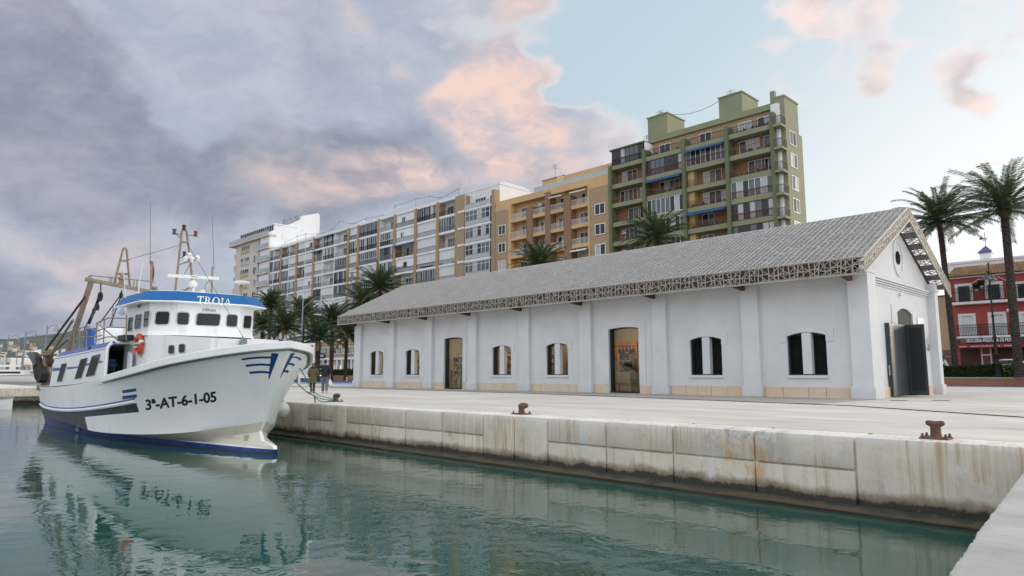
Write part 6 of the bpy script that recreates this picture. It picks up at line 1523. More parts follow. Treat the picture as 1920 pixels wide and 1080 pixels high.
for a, b_ in ((915, 264), (945, 244)):
    p = z8(a, b_, YR_ - .5); leaf_cloud(p.x - .28, p.x + .28, YR_ - .7, YR_ - .3, p.z - .2, p.z + .3, 260, a, .09, .05).build('pot_plant', MHD, rh, fix=False)
p = z8(1118, 412, YR_ - .5); m = MB(); m.ball(p, .2, 12); m.bar(p + Vector((0, 0, .2)), p + Vector((0, .5, .35)), .05); m.build('globe_lamp', MWHP, rh)
m = MB(); pts = [z8(895, 235, YR_ - .6), z8(925, 215, YR_ - .6), z8(1055, 200, YR_ - .6), z8(1120, 230, YR_ - .6), z8(1190, 255, YR_ - .6)]; m.tube(pts, .015, 4)
for p, q in zip(pts, pts[1:]):
    for t in (0, .33, .66): m.ball(p.lerp(q, t), .05, 6)
m.build('festoon_lights', MWHP, rh)
tb_ = thing('tan_house', (-18, YR_ + .3, ZR_), 'plain tan house with a rough stone base between the gable and the red house', 'house')
x0, x1 = at_y(1745, 600, YR_ + .3).x, xl - .02; zt_ = at_y(1770, 556, YR_ + .3).z
m = MB(); m.box(x0 - 3, x1, YR_ + .3, 92, 3.6, zt_); m.build('wall', mat('tan_render', (.48, .33, .20), .85, var=.08), tb_)
m = MB(); m.bevbox(x0 - 3, x1, YR_ + .22, 92, ZR_, 3.598, .02)
def m_rubble():
    m_, t, b = newmat('rubble_stone'); v = t.n('ShaderNodeTexVoronoi'); t.put(v.inputs['Vector'], t.vec('MULTIPLY', t.obj(), (1, 1, 1.8))); v.inputs['Scale'].default_value = 2.6
    t.put(b.inputs['Base Color'], t.mix(t.ramp(v.outputs['Distance'], .25, .6), t.mix(t.sep(v.outputs['Color'])[0], (.36, .25, .15), (.20, .15, .11)), (.14, .11, .085))); b.inputs['Roughness'].default_value = .95; t.put(b.inputs['Normal'], t.bump(v.outputs['Distance'], 1, .05)); return m_
m.build('stone_base', m_rubble(), tb_)
m = MB(); m.box(x0 - 3.1, x1, YR_ + .2, 92, zt_, zt_ + .15); m.build('roof', MTILE, tb_)
# white belvedere behind the roofs
bt = thing('white_tower', (-17, 99, 0), 'small white rooftop turret with a blue pyramid roof behind the red house', 'turret')
yT = 99; a, c = at_y(1836, 470, yT), at_y(1857.5, 470, yT); cxm = (a.x + c.x) / 2; w = (c.x - a.x) / 2; zb_, zt_ = at_y(1846, 507, yT).z, at_y(1846, 474, yT).z
m = MB(); 
for sx in (-1, 1):
    for sy in (0, 1): m.bevbox(cxm + sx * w - (w * .62 if sx > 0 else 0), cxm + sx * w + (0 if sx > 0 else w * .62), yT + sy * 1.35 * w, yT + sy * 1.35 * w + .65 * w, zb_, zt_ - .7, .02)
m.bevbox(cxm - w, cxm + w, yT, yT + 2 * w, zt_ - .7, zt_, .02); m.bevbox(cxm - w * 1.12, cxm + w * 1.12, yT - .12 * w, yT + 2.12 * w, zb_ - .2, zb_ + .5, .03); m.build('wall', MAW, bt)
m = MB(); zp = at_y(1846, 463, yT).z + .25; e = w * 1.25; cy_ = yT + w
m.add([(cxm - e, cy_ - e, zt_), (cxm + e, cy_ - e, zt_), (cxm + e, cy_ + e, zt_), (cxm - e, cy_ + e, zt_), (cxm - e, cy_ - e, zt_ + .12), (cxm + e, cy_ - e, zt_ + .12), (cxm + e, cy_ + e, zt_ + .12), (cxm - e, cy_ + e, zt_ + .12), (cxm, cy_, zp)], [(3, 2, 1, 0), (0, 1, 5, 4), (1, 2, 6, 5), (2, 3, 7, 6), (3, 0, 4, 7), (4, 5, 8), (5, 6, 8), (6, 7, 8), (7, 4, 8)]); m.build('roof', mat('blue_tiles', (.05, .075, .19), .4, var=.3, scale=6), bt)
m = MB(); m.bar((cxm, cy_, zp - .1), (cxm, cy_, zp + 1.7), .06); m.bar((cxm - .5, cy_, zp + .9), (cxm + .4, cy_, zp + .9), .05); m.box(cxm - .55, cxm - .3, cy_ - .02, cy_ + .02, zp + .78, zp + 1.05); m.build('weather_vane', MIRON, bt)
wh = thing('white_house', (-14, 97, 0), 'white flat-roofed building whose parapet shows above the tiled roof', 'house')
x0, zt_ = at_y(1776, 497, 97).x, at_y(1780, 497, 97).z; m = MB(); m.box(x0, 10, 97, 108, 0, zt_); m.build('wall', MAW, wh)
m = MB(); m.bevbox(x0 - .1, 10, 96.9, 108, zt_, zt_ + .3, .03); m.build('parapet', MWF, wh); m = MB(); p = at_y(1851, 480, 97.5); m.bar((x0 + 8.5, 98, zt_), (x0 + 8.5, 98, zt_ + 4), .07); m.build('antenna', MRG, wh)
# ornate lamp post
yL = 77.05; b0 = at_y(1870, 690, yL); hb_ = .7; top_z = z8(980, 105, yL).z; xx = b0.x
lp = thing('street_lamp', (xx, yL, hb_), 'ornate black cast-iron lamp post with bell shades before the red house', 'street lamp')
m = MB(); H_ = top_z - hb_; k = H_ / 9.0
m.lathe((xx, yL, hb_), [(.34, 0), (.34, .25), (.26, .3), (.24, 1.1), (.30, 1.2), (.30, 1.35), (.2, 1.45), (.17, 2.0), (.22, 2.1), (.13, 2.25), (.11, 3.6), (.16, 3.7), (.16, 3.8), (.10, 3.9), (.085, 5.6), (.13, 5.7), (.08, 5.8), (.065, H_ - 1.6), (.11, H_ - 1.5), (.06, H_ - 1.4), (.05, H_ - .3), (.09, H_ - .2), (0, H_)], 14); m.build('post', MIRON, lp, smooth='auto')
zl = z8(985, 215, yL).z
for s in (-1, 1):
    m = MB(); x = xx + s * .10; yy = yL + s * .6; m.tube([(xx, yL, zl + .2), (xx + s * .05, yL + s * .3, zl + .75), (x, yy, zl + .8), (x, yy, zl + .45)], .035, 6); m.build('arm', MIRON, lp, smooth='auto')
    m = MB(); m.lathe((x, yy, zl - .12), [(.44, 0), (.40, .12), (.2, .34), (.12, .5), (.05, .6), (0, .62)], 16); m.build('shade', mat('lamp_shade', (.14, .16, .18), .4, .4), lp, smooth='auto')
    m = MB(); m.ball((x, yy, zl - .16), .17, 10); m.build('bulb', MWHP, lp, smooth=True)
# ------------------------------------------------------------------ bollards, ropes, people, lamps, cars
MBOL = mat('rust_bollard', (.14, .075, .055), .85, .15, var=.45, scale=16, stain=(.30, .13, .06), bump=.7, bscale=45)
MBOLD = mat('dark_bollard', (.07, .065, .066), .7, .3, var=.4, scale=14, stain=(.16, .08, .05), bump=.5, bscale=45)
def bollard(px, py, label, kind, s, m_):
    p = at_z(px, py, 0); t = thing('bollard', (p.x, p.y, 0), label, 'bollard', 'mooring bollards on the quay edge'); x, y = p.x, p.y
    b = MB(); b.bevbox(x - .21 * s, x + .21 * s, y - .17 * s, y + .17 * s, .002, .028, .008); pl = b.build('base_plate', m_, t)
    for dx_ in (-.165, .165):
        for dy_ in (-.12, .12): b = MB(); b.lathe((x + dx_ * s, y + dy_ * s, .026), [(.030, 0), (.030, .022), (.018, .024), (.018, .06), (0, .062)], 6); b.build('bolt', m_, pl)
    b = MB()
    b.lathe((x, y, .02), [(.105 * s, 0), (.09 * s, .02), (.078 * s, .06), (.076 * s, .17), (.085 * s, .20)], 18)
    if kind == 'T': b.tube([(x - .135 * s, y, .252), (x - .115 * s, y, .247), (x - .07 * s, y, .235), (x, y, .215), (x + .07 * s, y, .235), (x + .115 * s, y, .247), (x + .135 * s, y, .252)], [.022 * s, .04 * s, .05 * s, .062 * s, .05 * s, .04 * s, .022 * s], 14)
    else:
        d = Vector((.7, .72, 0)); c = Vector((x, y, .20)); b.tube([c - d * .07 + Vector((0, 0, -.01)), c, c + d * .08 + Vector((0, 0, .018)), c + d * .14 + Vector((0, 0, .01)), c + d * .165], [.05 * s, .088 * s, .075 * s, .06 * s, .03 * s], 14)
        b.ball(c + Vector((0, 0, .005)), .088 * s, 14, 0, (1, 1, .85))
    b.build('post', m_, t, smooth='auto'); return p
B1 = bollard(629, 753, 'dark grey mooring bollard with green ropes made fast round it', 'L', 1.15, MBOLD)
bollard(978, 777, 'rusty hook-shaped bollard in the middle of the quay edge', 'L', 1.0, MBOL)
bollard(1755.5, 823, 'rusty double-horned bollard nearest the viewer at the right', 'T', .96, MBOL)
MROPE = mat('green_rope', (.10, .24, .19), .85, var=.3, scale=30, bump=.5, bscale=200)
def rope(name, pts, r, label):
    m = MB(); out = []
    e = [pts[0]] + pts + [pts[-1]]
    for i in range(1, len(e) - 2):
        for j in range(8): out.append(Vector(cat(tuple(e[i-1]), tuple(e[i]), tuple(e[i+1]), tuple(e[i+2]), j / 8)))
    out.append(Vector(pts[-1])); m.tube(out, r, 7); o = m.build(name, MROPE, None, smooth=True); tag(o, label, 'rope'); return o
h1 = HB.ray_cast(CAM, ray(551, 712).normalized())[0] or Vector((-19.6, 10, .8)); h2 = HB.ray_cast(CAM, ray(562, 690).normalized())[0] or Vector((-20, 10.6, 1.1))
bt_ = B1 + Vector((.02, -.08, .10))
def mid(px, py, k): q = h1.lerp(bt_, k); return at_x(px, py, q.x)
rope('mooring_rope', [h1, mid(563, 724, .2), mid(577, 736, .42), mid(592, 743, .62), mid(608, 749, .8), bt_ + Vector((0, 0, -.02)), B1 + Vector((.10, .0, .09)), B1 + Vector((0, .1, .08))], .017, 'green mooring rope from low on the bow, the lower of the two main lines')
def mid2(px, py, k): q = h2.lerp(bt_, k); return at_x(px, py, q.x)
rope('mooring_rope', [h2, mid2(573, 708, .22), mid2(583, 728, .45), mid2(596, 740, .66), mid2(612, 745, .85), bt_ + Vector((0, 0, .02)), B1 + Vector((.11, 0, .12)), B1 + Vector((0, .11, .11))], .015, 'green mooring rope that starts higher on the bow and drops steeply')
a = mid(590, 744, .58)
rope('mooring_rope', [mid(577, 736, .42) + Vector((0, 0, .03)), a, mid(600, 752, .72), mid(612, 753, .85), bt_ + Vector((0, 0, -.05)), B1 + Vector((.1, .02, .06))], .016, 'slack green rope strand that sags lowest before the grey bollard')
m = MB(); m.tube([a + Vector((-.03, 0, .05)), a + Vector((.03, -.02, -.05)), a + Vector((.0, .03, -.1)), a + Vector((-.03, 0, 0)), a + Vector((.06, 0, -.2))], .02, 7)
tag(m.build('rope_knot', MROPE, smooth=True), 'green knot tied around the mooring ropes halfway to the bollard', 'knot')

# ---- people: one continuous skinned body, clothes over it
def skin_body(name, verts, edges, radii, m_, parent):
    me = bpy.data.meshes.new(name); me.from_pydata(verts, edges, []); o = bpy.data.objects.new(name, me); COL.objects.link(o)
    sm = o.modifiers.new('skin', 'SKIN'); sm.use_smooth_shade = True; sb = o.modifiers.new('sub', 'SUBSURF'); sb.levels = 1; sb.render_levels = 1
    for v, r in zip(me.skin_vertices[0].data, radii): v.radius = (r, r) if isinstance(r, (int, float)) else r
    me.skin_vertices[0].data[0].use_root = True
    dg = bpy.context.evaluated_depsgraph_get(); nm = bpy.data.meshes.new_from_object(o.evaluated_get(dg)); bpy.data.objects.remove(o)
    o = bpy.data.objects.new(name, nm); nm.materials.clear(); nm.materials.append(m_); COL.objects.link(o); o.parent = parent
    nm.polygons.foreach_set('use_smooth', [True] * len(nm.polygons)); return o
MSKIN = mat('skin', (.45, .27, .19), .55, var=.06)
def hand(B, E_, Rr, w, d, side, curl):
    """palm and five bent fingers added to the skeleton from the wrist index w; d = direction of the hand"""
    V = B; base = Vector(V[w]); s = Vector(side).normalized(); d = Vector(d).normalized(); nrm = s.cross(d)
    k = len(V); V.append(tuple(base + d * .05)); E_.append((w, k)); Rr.append((.030, .018)); 
    k2 = len(V); V.append(tuple(base + d * .085)); E_.append((k, k2)); Rr.append((.036, .015))
    for i, (o_, L) in enumerate(((-.030, .060), (-.010, .072), (.010, .067), (.028, .052))):
        p1 = base + d * .10 + s * o_; j = len(V); V += [tuple(p1), tuple(p1 + d * L * .5 + nrm * curl * .02), tuple(p1 + d * L * .75 + nrm * curl * .05)]; E_ += [(k2, j), (j, j + 1), (j + 1, j + 2)]; Rr += [.010, .009, .007]
    j = len(V); V += [tuple(base + d * .045 - s * .045), tuple(base + d * .085 - s * .055 + nrm * curl * .02)]; E_ += [(k, j), (j, j + 1)]; Rr += [.012, .009]
def person(px, py, H, label, spec):
    p = at_z(px, py, 0); t = thing('person', (p.x, p.y, 0), label, 'person'); t.rotation_euler = (0, 0, math.atan2(-p.x, p.y) + spec.get('turn', 0)); s = H / 1.75
    # local frame: +y is the way the person faces (away from the viewer), x to the right
    V = [(0, 0, .93), (0, .0, 1.08), (0, .0, 1.28), (0, .0, 1.42), (0, .005, 1.50), (0, .02, 1.57), (0, .02, 1.68)]
    E_ = [(0, 1), (1, 2), (2, 3), (3, 4), (4, 5), (5, 6)]; Rr = [(.145, .105), (.13, .095), (.155, .105), (.12, .085), .055, .078, .082]
    def chain(start, pts, rs):
        last = start
        for q, r in zip(pts, rs): V.append(q); Rr.append(r); E_.append((last, len(V) - 1)); last = len(V) - 1
        return last
    for sx, st in ((-1, spec['step']), (1, -spec['step'])):
        f = chain(0, [(sx * .09, 0, .86), (sx * .095, st * .45 + .03, .48), (sx * .095, st * .9 - (.06 if st < 0 else 0), .09 + (.05 if st < 0 else 0))], [.088, .058, .042])
        chain(f, [(sx * .10, st * .9 + .08, .045), (sx * .105, st * .9 + .15, .03)], [.042, .03])
    for sx, key in ((-1, 'left'), (1, 'right')):
        q = spec[key]; w = chain(3, [(sx * .17, 0, 1.40), q[0], q[1]], [.062, .046, .030]); d = Vector(q[1]) - Vector(q[0]); hand(V, E_, Rr, w, q[2] if len(q) > 2 else d, (0, 1, 0) if abs(d.z) > .1 else (0, 0, 1), .6)
    V = [tuple(c * s for c in v) for v in V]; Rr = [tuple(c * s for c in r) if isinstance(r, tuple) else r * s for r in Rr]
    skin_body('body', V, E_, Rr, MSKIN, t); return t, s
def local(mb, name, m_, t, smooth='auto'):
    o = mb.build(name, m_, None, smooth=smooth); o.parent = t; return o
def ovals(mb, secs, n=18):
    """garment tube through oval sections (cx, cy, z, rx, ry)"""
    vs = [(cx + rx * math.cos(2*math.pi*j/n), cy + ry * math.sin(2*math.pi*j/n), z) for cx, cy, z, rx, ry in secs for j in range(n)]
    k = len(secs); mb.add(vs, [(i*n+j, i*n+(j+1) % n, (i+1)*n+(j+1) % n, (i+1)*n+j) for i in range(k-1) for j in range(n)] + [tuple(reversed(range(n))), tuple((k-1)*n+j for j in range(n))]); return mb
def garment_parts(t, s, spec, top, legs, shoe, coat_len, flare):
    S_ = lambda secs: [tuple(c * s for c in q) for q in secs]
    m = MB(); zb = coat_len
    ovals(m, S_([(0, 0, zb, .205 * flare, .16 * flare), (0, 0, (zb + 1.0) / 2, .195 * flare ** .6, .15), (0, 0, 1.0, .18, .135), (0, 0, 1.2, .19, .135), (0, 0, 1.36, .21, .13), (0, 0, 1.44, .17, .105), (0, .0, 1.50, .075, .075)]))
    local(m, spec.get('top_name', 'jacket'), top, t)
    for key, sx in (('left', -1), ('right', 1)):
        q = spec[key]; sh = Vector((sx * .175, 0, 1.41)); e, w = Vector(q[0]), Vector(q[1]); w2 = e.lerp(w, spec.get('sleeve', .92)); m = MB()
        m.tube([v * s for v in (sh + Vector((-sx * .05, 0, .01)), sh, sh.lerp(e, .5), e, e.lerp(w2, .5), w2)], [c * s for c in (.085, .08, .074, .066, .058, .05)], 12); local(m, 'sleeve', top, t)
    for sx, st in ((-1, spec['step']), (1, -spec['step'])):
        m = MB(); lift = .05 if st < 0 else 0; a = (sx * .095, st * .9 - (.06 if st < 0 else 0), .10 + lift); kn = (sx * .097, st * .45 + .03, .48); w = spec.get('legw', 1)
        m.tube([Vector(v) * s for v in ((sx * .085, 0, .98), (sx * .09, .0, .82), (sx * .094, st * .25 + .02, .64), kn, (sx * .096, (kn[1] + a[1]) / 2, (kn[2] + a[2]) / 2), a)], [c * s * (w if i > 2 else 1) for i, c in enumerate((.105, .10, .085, .068, .062, .058))], 12); local(m, 'trouser_leg', legs, t)
        m = MB(); m.ball((a[0] * s, (a[1] + .055) * s, (.05 + lift) * s), .075 * s, 12, 0, (.68, 1.9, .62)); local(m, 'shoe', shoe, t, True)
def head_bits(t, s, hair, back, long_):
    m = MB(); m.ball((0, .005 * s, 1.665 * s), .103 * s, 14, 0, (.92, 1.02, 1.08)); 
    if long_: m.ball((0, -.05 * s, 1.56 * s), .10 * s, 12, 0, (1.0, .8, 1.2))
    bm = bmesh.new(); me = bpy.data.meshes.new('tmp'); me.from_pydata(m.v, [], m.f); bm.from_mesh(me)
    bmesh.ops.delete(bm, geom=[v for v in bm.verts if v.co.y > .055 * s and v.co.z < 1.70 * s], context='VERTS'); h = MB(); h.bm(bm); local(h, 'hair', hair, t, True)
    m = MB()
    for sx in (-1, 1): m.ball((sx * .085 * s, .02 * s, 1.635 * s), .022 * s, 8, 0, (.5, .8, 1.3)); m.ball((sx * .032 * s, .094 * s, 1.655 * s), .012 * s, 8)
    m.ball((0, .108 * s, 1.63 * s), .017 * s, 8, 0, (.8, 1, 1.4)); m.ball((0, .095 * s, 1.59 * s), .02 * s, 8, 0, (1.3, .5, .35)); local(m, 'face', MSKIN, t, True)
spec = dict(step=-.17, left=((-.26, -.02, 1.16), (-.20, .12, .98)), right=((.26, -.03, 1.16), (.22, .10, .97)), sleeve=.95, top_name='parka', turn=.15)
w_, s_ = person(585.5, 738, 1.60, 'woman in a long khaki parka and dark leggings walking away beside the man', spec)
MKH = mat('khaki_cloth', (.095, .085, .048), .9, var=.25, scale=9, bump=.4, bscale=30)
garment_parts(w_, s_, spec, MKH, mat('dark_leggings', (.035, .022, .026), .8), mat('red_brown_shoe', (.16, .05, .045), .6), .62, 1.22)
head_bits(w_, s_, mat('brown_hair', (.16, .085, .05), .7, var=.3), None, True)
m = MB(); m.tube([(.13 * s_ * math.cos(a), (-.01 + .11 * math.sin(a)) * s_, (1.49 - .02 * math.sin(a)) * s_) for a in arc(16, 0, 2 * math.pi)], .045 * s_, 8); local(m, 'fur_collar', mat('dark_fur', (.05, .038, .03), 1, var=.5, scale=20), w_, True)
spec = dict(step=.15, left=((-.36, .06, 1.34), (-.16, .05, 1.58), (.6, .1, .35)), right=((.25, -.05, 1.14), (.25, .03, .90)), sleeve=.6, legw=1.15)
mn, s_ = person(608.5, 737, 1.78, 'man in a navy jacket and grey trousers walking away, one hand raised to his head', spec)
garment_parts(mn, s_, spec, mat('navy_cloth', (.012, .015, .026), .85, var=.2, scale=8, bump=.3, bscale=30), mat('grey_cloth', (.13, .145, .165), .85, var=.15, scale=6), mat('pale_trainer', (.5, .48, .5), .6), .86, 1.04)
head_bits(mn, s_, mat('dark_hair', (.022, .016, .014), .7, var=.3), None, False)
# carried bag: hangs from the man's right hand
bm_ = mn.rotation_euler.z; hp = Vector((mn.location.x, mn.location.y, 0)) + Matrix.Rotation(bm_, 3, 'Z') @ Vector((.25 * s_, .04 * s_, .80 * s_))
bg_ = thing('carrier_bag', tuple(hp), 'bulging white plastic carrier bag hanging from the right hand of the man', 'bag')
m = MB(); br = random.Random(8); n = 18; secs = [(.05, -.08), (.09, -.14), (.14, -.22), (.165, -.31), (.16, -.38), (.11, -.43), (.02, -.45)]
vs = [(hp.x + r * (1 + br.uniform(-.13, .13)) * math.cos(2*math.pi*j/n), hp.y + r * .75 * (1 + br.uniform(-.13, .13)) * math.sin(2*math.pi*j/n), hp.z + z) for r, z in secs for j in range(n)]
m.add(vs, [(i*n+j, i*n+(j+1) % n, (i+1)*n+(j+1) % n, (i+1)*n+j) for i in range(len(secs)-1) for j in range(n)] + [tuple(range(6*n, 7*n))]); m.build('bag_body', mat('white_plastic_film', (.74, .74, .76), .45, var=.06), bg_, smooth='auto')
m = MB()
for s in (-1, 1): m.tube([hp + Vector((s * .045, 0, -.10)), hp + Vector((s * .03, 0, -.03)), hp + Vector((0, 0, .01))], .009, 6)
m.build('handle', MWHP, bg_)

# ---- red-white posts beyond the shed
MREDP = mat('post_red', (.5, .02, .02), .5); 
for px, py, lab in ((647, 712.5, 'red and white flexible post, the left and farther of the pair by the road'), (650, 716.5, 'red and white flexible post, the right and nearer of the pair by the road')):
    p = at_z(px, py, 0); t = thing('delineator_post', tuple(p), lab, 'post', 'red and white posts by the road'); d = (p - CAM).length; h = 10.2 * d / 1290; r = 1.35 * d / 1290
    m = MB(); m.lathe(p, [(r * 1.3, 0), (r * 1.3, .04), (r, .05), (r, h), (0, h)], 14); m.build('stem', MREDP, t, smooth='auto')
    for k in (.22, .62): m = MB(); m.lathe(p + Vector((0, 0, h * k)), [(r * 1.04, 0), (r * 1.04, h * .18)], 14); m.build('reflective_band', MWHP, t, smooth='auto')
# ---- information board
yI = 27.6
a, c = at_y(561, 716, yI), at_y(586, 716, yI); zt_ = at_y(570, 648, yI).z
ib = thing('information_board', (a.x, yI, 0), 'white framed information board standing behind the bow and the woman', 'sign board'); m = MB()
for x in (a.x, c.x): m.bevbox(x - .06, x + .06, yI - .06, yI + .06, 0, zt_, .01)
m.bevbox(a.x - .1, c.x + .1, yI - .09, yI + .09, zt_, zt_ + .16, .02); m.build('frame', MWHP, ib); zl_ = at_y(570, 709, yI).z
m = MB(); m.bevbox(a.x + .062, c.x - .062, yI - .04, yI + .04, zl_, zt_ - .15, .01); bd = m.build('panel', mat('board_white', (.68, .69, .70), .5, var=.05), ib)
m = MB(); e_ = c.x - a.x; k = (zt_ - zl_); pts = [(a.x + e_ * (.35 + .22 * math.cos(q) * (1 if math.cos(q) > 0 else .6)), yI - .044, zl_ + k * (.58 + .18 * math.sin(q))) for q in arc(20, 0, 2 * math.pi)[:-1]]; m.add(pts, [tuple(range(20))]); m.build('picture', mat('board_picture', (.22, .23, .28), .5, var=.3, scale=3), bd)
m = MB()
for i in range(6): m.box(a.x + e_ * .15, a.x + e_ * (.8 - .1 * (i % 3)), yI - .046, yI - .042, zl_ + k * (.30 - .035 * i), zl_ + k * (.31 - .035 * i))
m.build('text_lines', MRG, bd, fix=False)

# ---- grey street lamps with curved arms
MLP = mat('lamp_grey', (.27, .31, .35), .45, .5, var=.1)
def curved_lamp(p, H, arm, label, d=(1, 0), low=None, r=.07, group='grey street lamps with curved arms'):
    t = thing('street_lamp', tuple(p), label, 'street lamp', group); d = Vector((d[0], d[1], 0)).normalized(); p = Vector(p)
    m = MB(); m.lathe(p, [(r * 2, 0), (r * 2, .5), (r * 1.1, .55), (r, H * .6), (r * .8, H), (0, H + .02)], 10); m.build('pole', MLP, t, smooth='auto')
    def head(z, dd, L):
        m = MB(); m.tube([p + Vector((0, 0, z - L * .55)), p + dd * L * .18 + Vector((0, 0, z - L * .28)), p + dd * L * .5 + Vector((0, 0, z - L * .05)), p + dd * L * .85 + Vector((0, 0, z)), p + dd * L + Vector((0, 0, z - .04))], r * .5, 6); m.build('arm', MLP, t, smooth='auto')
        q = p + dd * L + Vector((0, 0, z - .05)); k = r / .07; m = MB(); m.lathe(q, [(.26 * k, -.55 * k), (.24 * k, -.42 * k), (.12 * k, -.25 * k), (.07 * k, 0), (0, 0)], 12); m.build('shade', MLP, t, smooth='auto'); m = MB(); m.lathe(q, [(0, -.68 * k), (.15 * k, -.64 * k), (.22 * k, -.55 * k), (0, -.54 * k)], 12); m.build('lamp_glass', MWHP, t, smooth='auto')
    head(H - .05, d, arm)
    if low: head(low, -d, arm * .9)
    return t
q = at_y(563, 700, 44); zt_ = at_y(563, 563, 44).z
dvec = (RX, RY)
curved_lamp((q.x, q.y, 0), zt_, 2.4, 'tall grey street lamp with a high arm and a low arm among the left palms', dvec, at_y(563, 628, 44).z, .10)

# ---- cars
def car(loc, rz, paint, label):
    t = thing('parked_car', loc, label, 'car'); t.rotation_euler = (0, 0, rz); L, Wd = 4.1, 1.75
    def add(mb, n_, m_, sm='auto', par=None): o = mb.build(n_, m_, None, smooth=sm); o.parent = par or t; return o
    prof = [(-2.05, .35), (-2.03, .70), (-1.9, .86), (-1.0, .98), (-.35, 1.40), (.1, 1.48), (1.0, 1.46), (1.6, 1.25), (1.95, .95), (2.05, .80), (2.05, .35)]
    m = MB(); n = len(prof); secs = []
    for yy, sx, dz in ((-Wd / 2, .985, .0), (-Wd / 2 + .10, 1, .02), (Wd / 2 - .10, 1, .02), (Wd / 2, .985, .0)): secs.append([(x * sx, yy * (1 if z < .9 else .90 if z < 1.2 else .78), z + (dz if z > .9 else 0)) for x, z in prof])
    m.add([v for s in secs for v in s], [(i*n+j, i*n+(j+1) % n, (i+1)*n+(j+1) % n, (i+1)*n+j) for i in range(3) for j in range(n)] + [tuple(range(n)), tuple(reversed(range(3*n, 4*n)))]); add(m, 'body', paint)
    g = MB()
    for sy in (-1, 1):
        yy = sy * (Wd / 2 * .86); g.add([(-.85, sy * Wd / 2 * .905, 1.0), (1.5, sy * Wd / 2 * .905, 1.02), (1.1, sy * Wd / 2 * .80, 1.38), (-.28, sy * Wd / 2 * .80, 1.36)], [(0, 1, 2, 3)])
    g.add([(-.98, -.72, 1.01), (-.98, .72, 1.01), (-.40, .64, 1.40), (-.40, -.64, 1.40)], [(0, 1, 2, 3)]); g.add([(1.93, -.70, 1.0), (1.93, .70, 1.0), (1.60, .62, 1.30), (1.60, -.62, 1.30)], [(0, 1, 2, 3)])
    for i in range(0, len(g.v)): g.v[i] = (g.v[i][0] * 1.012, g.v[i][1] * 1.014, g.v[i][2] + .012)
    add(g, 'windows', MP[0])
    for sx in (-1.28, 1.28):
        for sy in (-1, 1):
            w = MB(); w.lathe((sx, sy * .82 - .1, .32), [(.18, 0), (.31, .02), (.32, .06), (.32, .15), (.31, .19), (.18, .2)], 18, 0, 'y'); wo = add(w, 'wheel', MLOUV); w = MB(); w.lathe((sx, sy * .82 - .11, .32), [(0, 0), (.19, 0), (.19, .22), (0, .22)], 12, 0, 'y'); add(w, 'rim', MRG, par=wo)
    for sy in (-1, 1): h = MB(); h.ball((-1.97, sy * .6, .74), .14, 10, 0, (.5, 1.3, .7)); add(h, 'headlight', MHEAD); h = MB(); h.ball((2.0, sy * .62, .85), .12, 8, 0, (.4, 1, 1)); add(h, 'tail_light', MREDP)
    m = MB(); m.box(-2.09, -2.06, -.26, .26, .42, .53); add(m, 'number_plate', MWHP); return t
MHEAD = m_lamp('headlight_lit', (1, .72, .35), 2.2)
q = at_z(597.5, 711, 0); car((q.x, q.y, 0), math.atan2(CAM.y - q.y, CAM.x - q.x) + math.pi - .12, mat('car_dark', (.018, .022, .028), .25, .3), 'dark car with lit headlights behind the walking couple')
q = at_y(1873, 688, 82); car((q.x + .5, 82, ZR_), .06, mat('car_white', (.72, .73, .74), .3), 'white hatchback parked behind the hedge before the red house')
# ---- rider on a scooter by the stone base
q = at_y(1774, 690, 81.5); sc_ = thing('scooter', (q.x, 81.5, ZR_), 'dark scooter with a pink panel parked by the stone-based house', 'scooter'); x, y, z = q.x, 81.5, ZR_
m = MB(); m.bevbox(x - .35, x + .45, y - .15, y + .15, z + .38, z + .62, .06); m.bevbox(x - .2, x + .5, y - .14, y + .14, z + .68, z + .78, .04); m.bevbox(x - .62, x - .5, y - .2, y + .2, z + .3, z + 1.0, .04); m.bar((x - .5, y, z + .38), (x - .3, y, z + .38), .2, .1); m.build('body', MDRK, sc_)
for dx_ in (-.62, .45): m = MB(); m.lathe((x + dx_, y - .05, z + .24), [(.12, 0), (.24, .01), (.24, .09), (.12, .1)], 16, 0, 'y'); m.build('wheel', MLOUV, sc_)
m = MB(); m.bar((x - .55, y - .3, z + 1.05), (x - .55, y + .3, z + 1.05), .05); m.build('handlebar', MIRON, sc_); m = MB(); m.bevbox(x + .3, x + .6, y - .12, y + .12, z + .62, z + .68, .02); m.build('tail_panel', mat('pink_panel', (.5, .05, .16), .5), sc_)
rd_ = thing('person', (x, y, z), 'person in a white shirt seated on the scooter near the palm trunk', 'person')
V = [(.1, 0, .84), (.05, 0, 1.05), (-.02, 0, 1.28), (-.06, 0, 1.40), (-.08, 0, 1.48), (-.11, 0, 1.56), (-.12, 0, 1.66)]; E_ = [(i, i + 1) for i in range(6)]; Rr = [(.14, .11), (.13, .1), (.15, .1), (.11, .08), .055, .08, .085]
for sy in (-1, 1):
    j = len(V); V += [(.08, sy * .12, .82), (-.32, sy * .17, .80), (-.26, sy * .18, .42), (-.36, sy * .18, .36)]; E_ += [(0, j), (j, j+1), (j+1, j+2), (j+2, j+3)]; Rr += [.085, .06, .045, .035]
    j = len(V); V += [(-.05, sy * .18, 1.36), (-.16, sy * .24, 1.12), (-.46, sy * .24, 1.08)]; E_ += [(3, j), (j, j+1), (j+1, j+2)]; Rr += [.06, .045, .03]; hand(V, E_, Rr, j + 2, (-1, 0, -.2), (0, 1, 0), .8)
skin_body('body', V, E_, Rr, MSKIN, rd_)
m = MB(); ovals(m, [(.1, 0, .82, .16, .18), (.05, 0, 1.0, .15, .175), (-.01, 0, 1.2, .145, .185), (-.05, 0, 1.36, .12, .2), (-.07, 0, 1.45, .07, .09)]); 
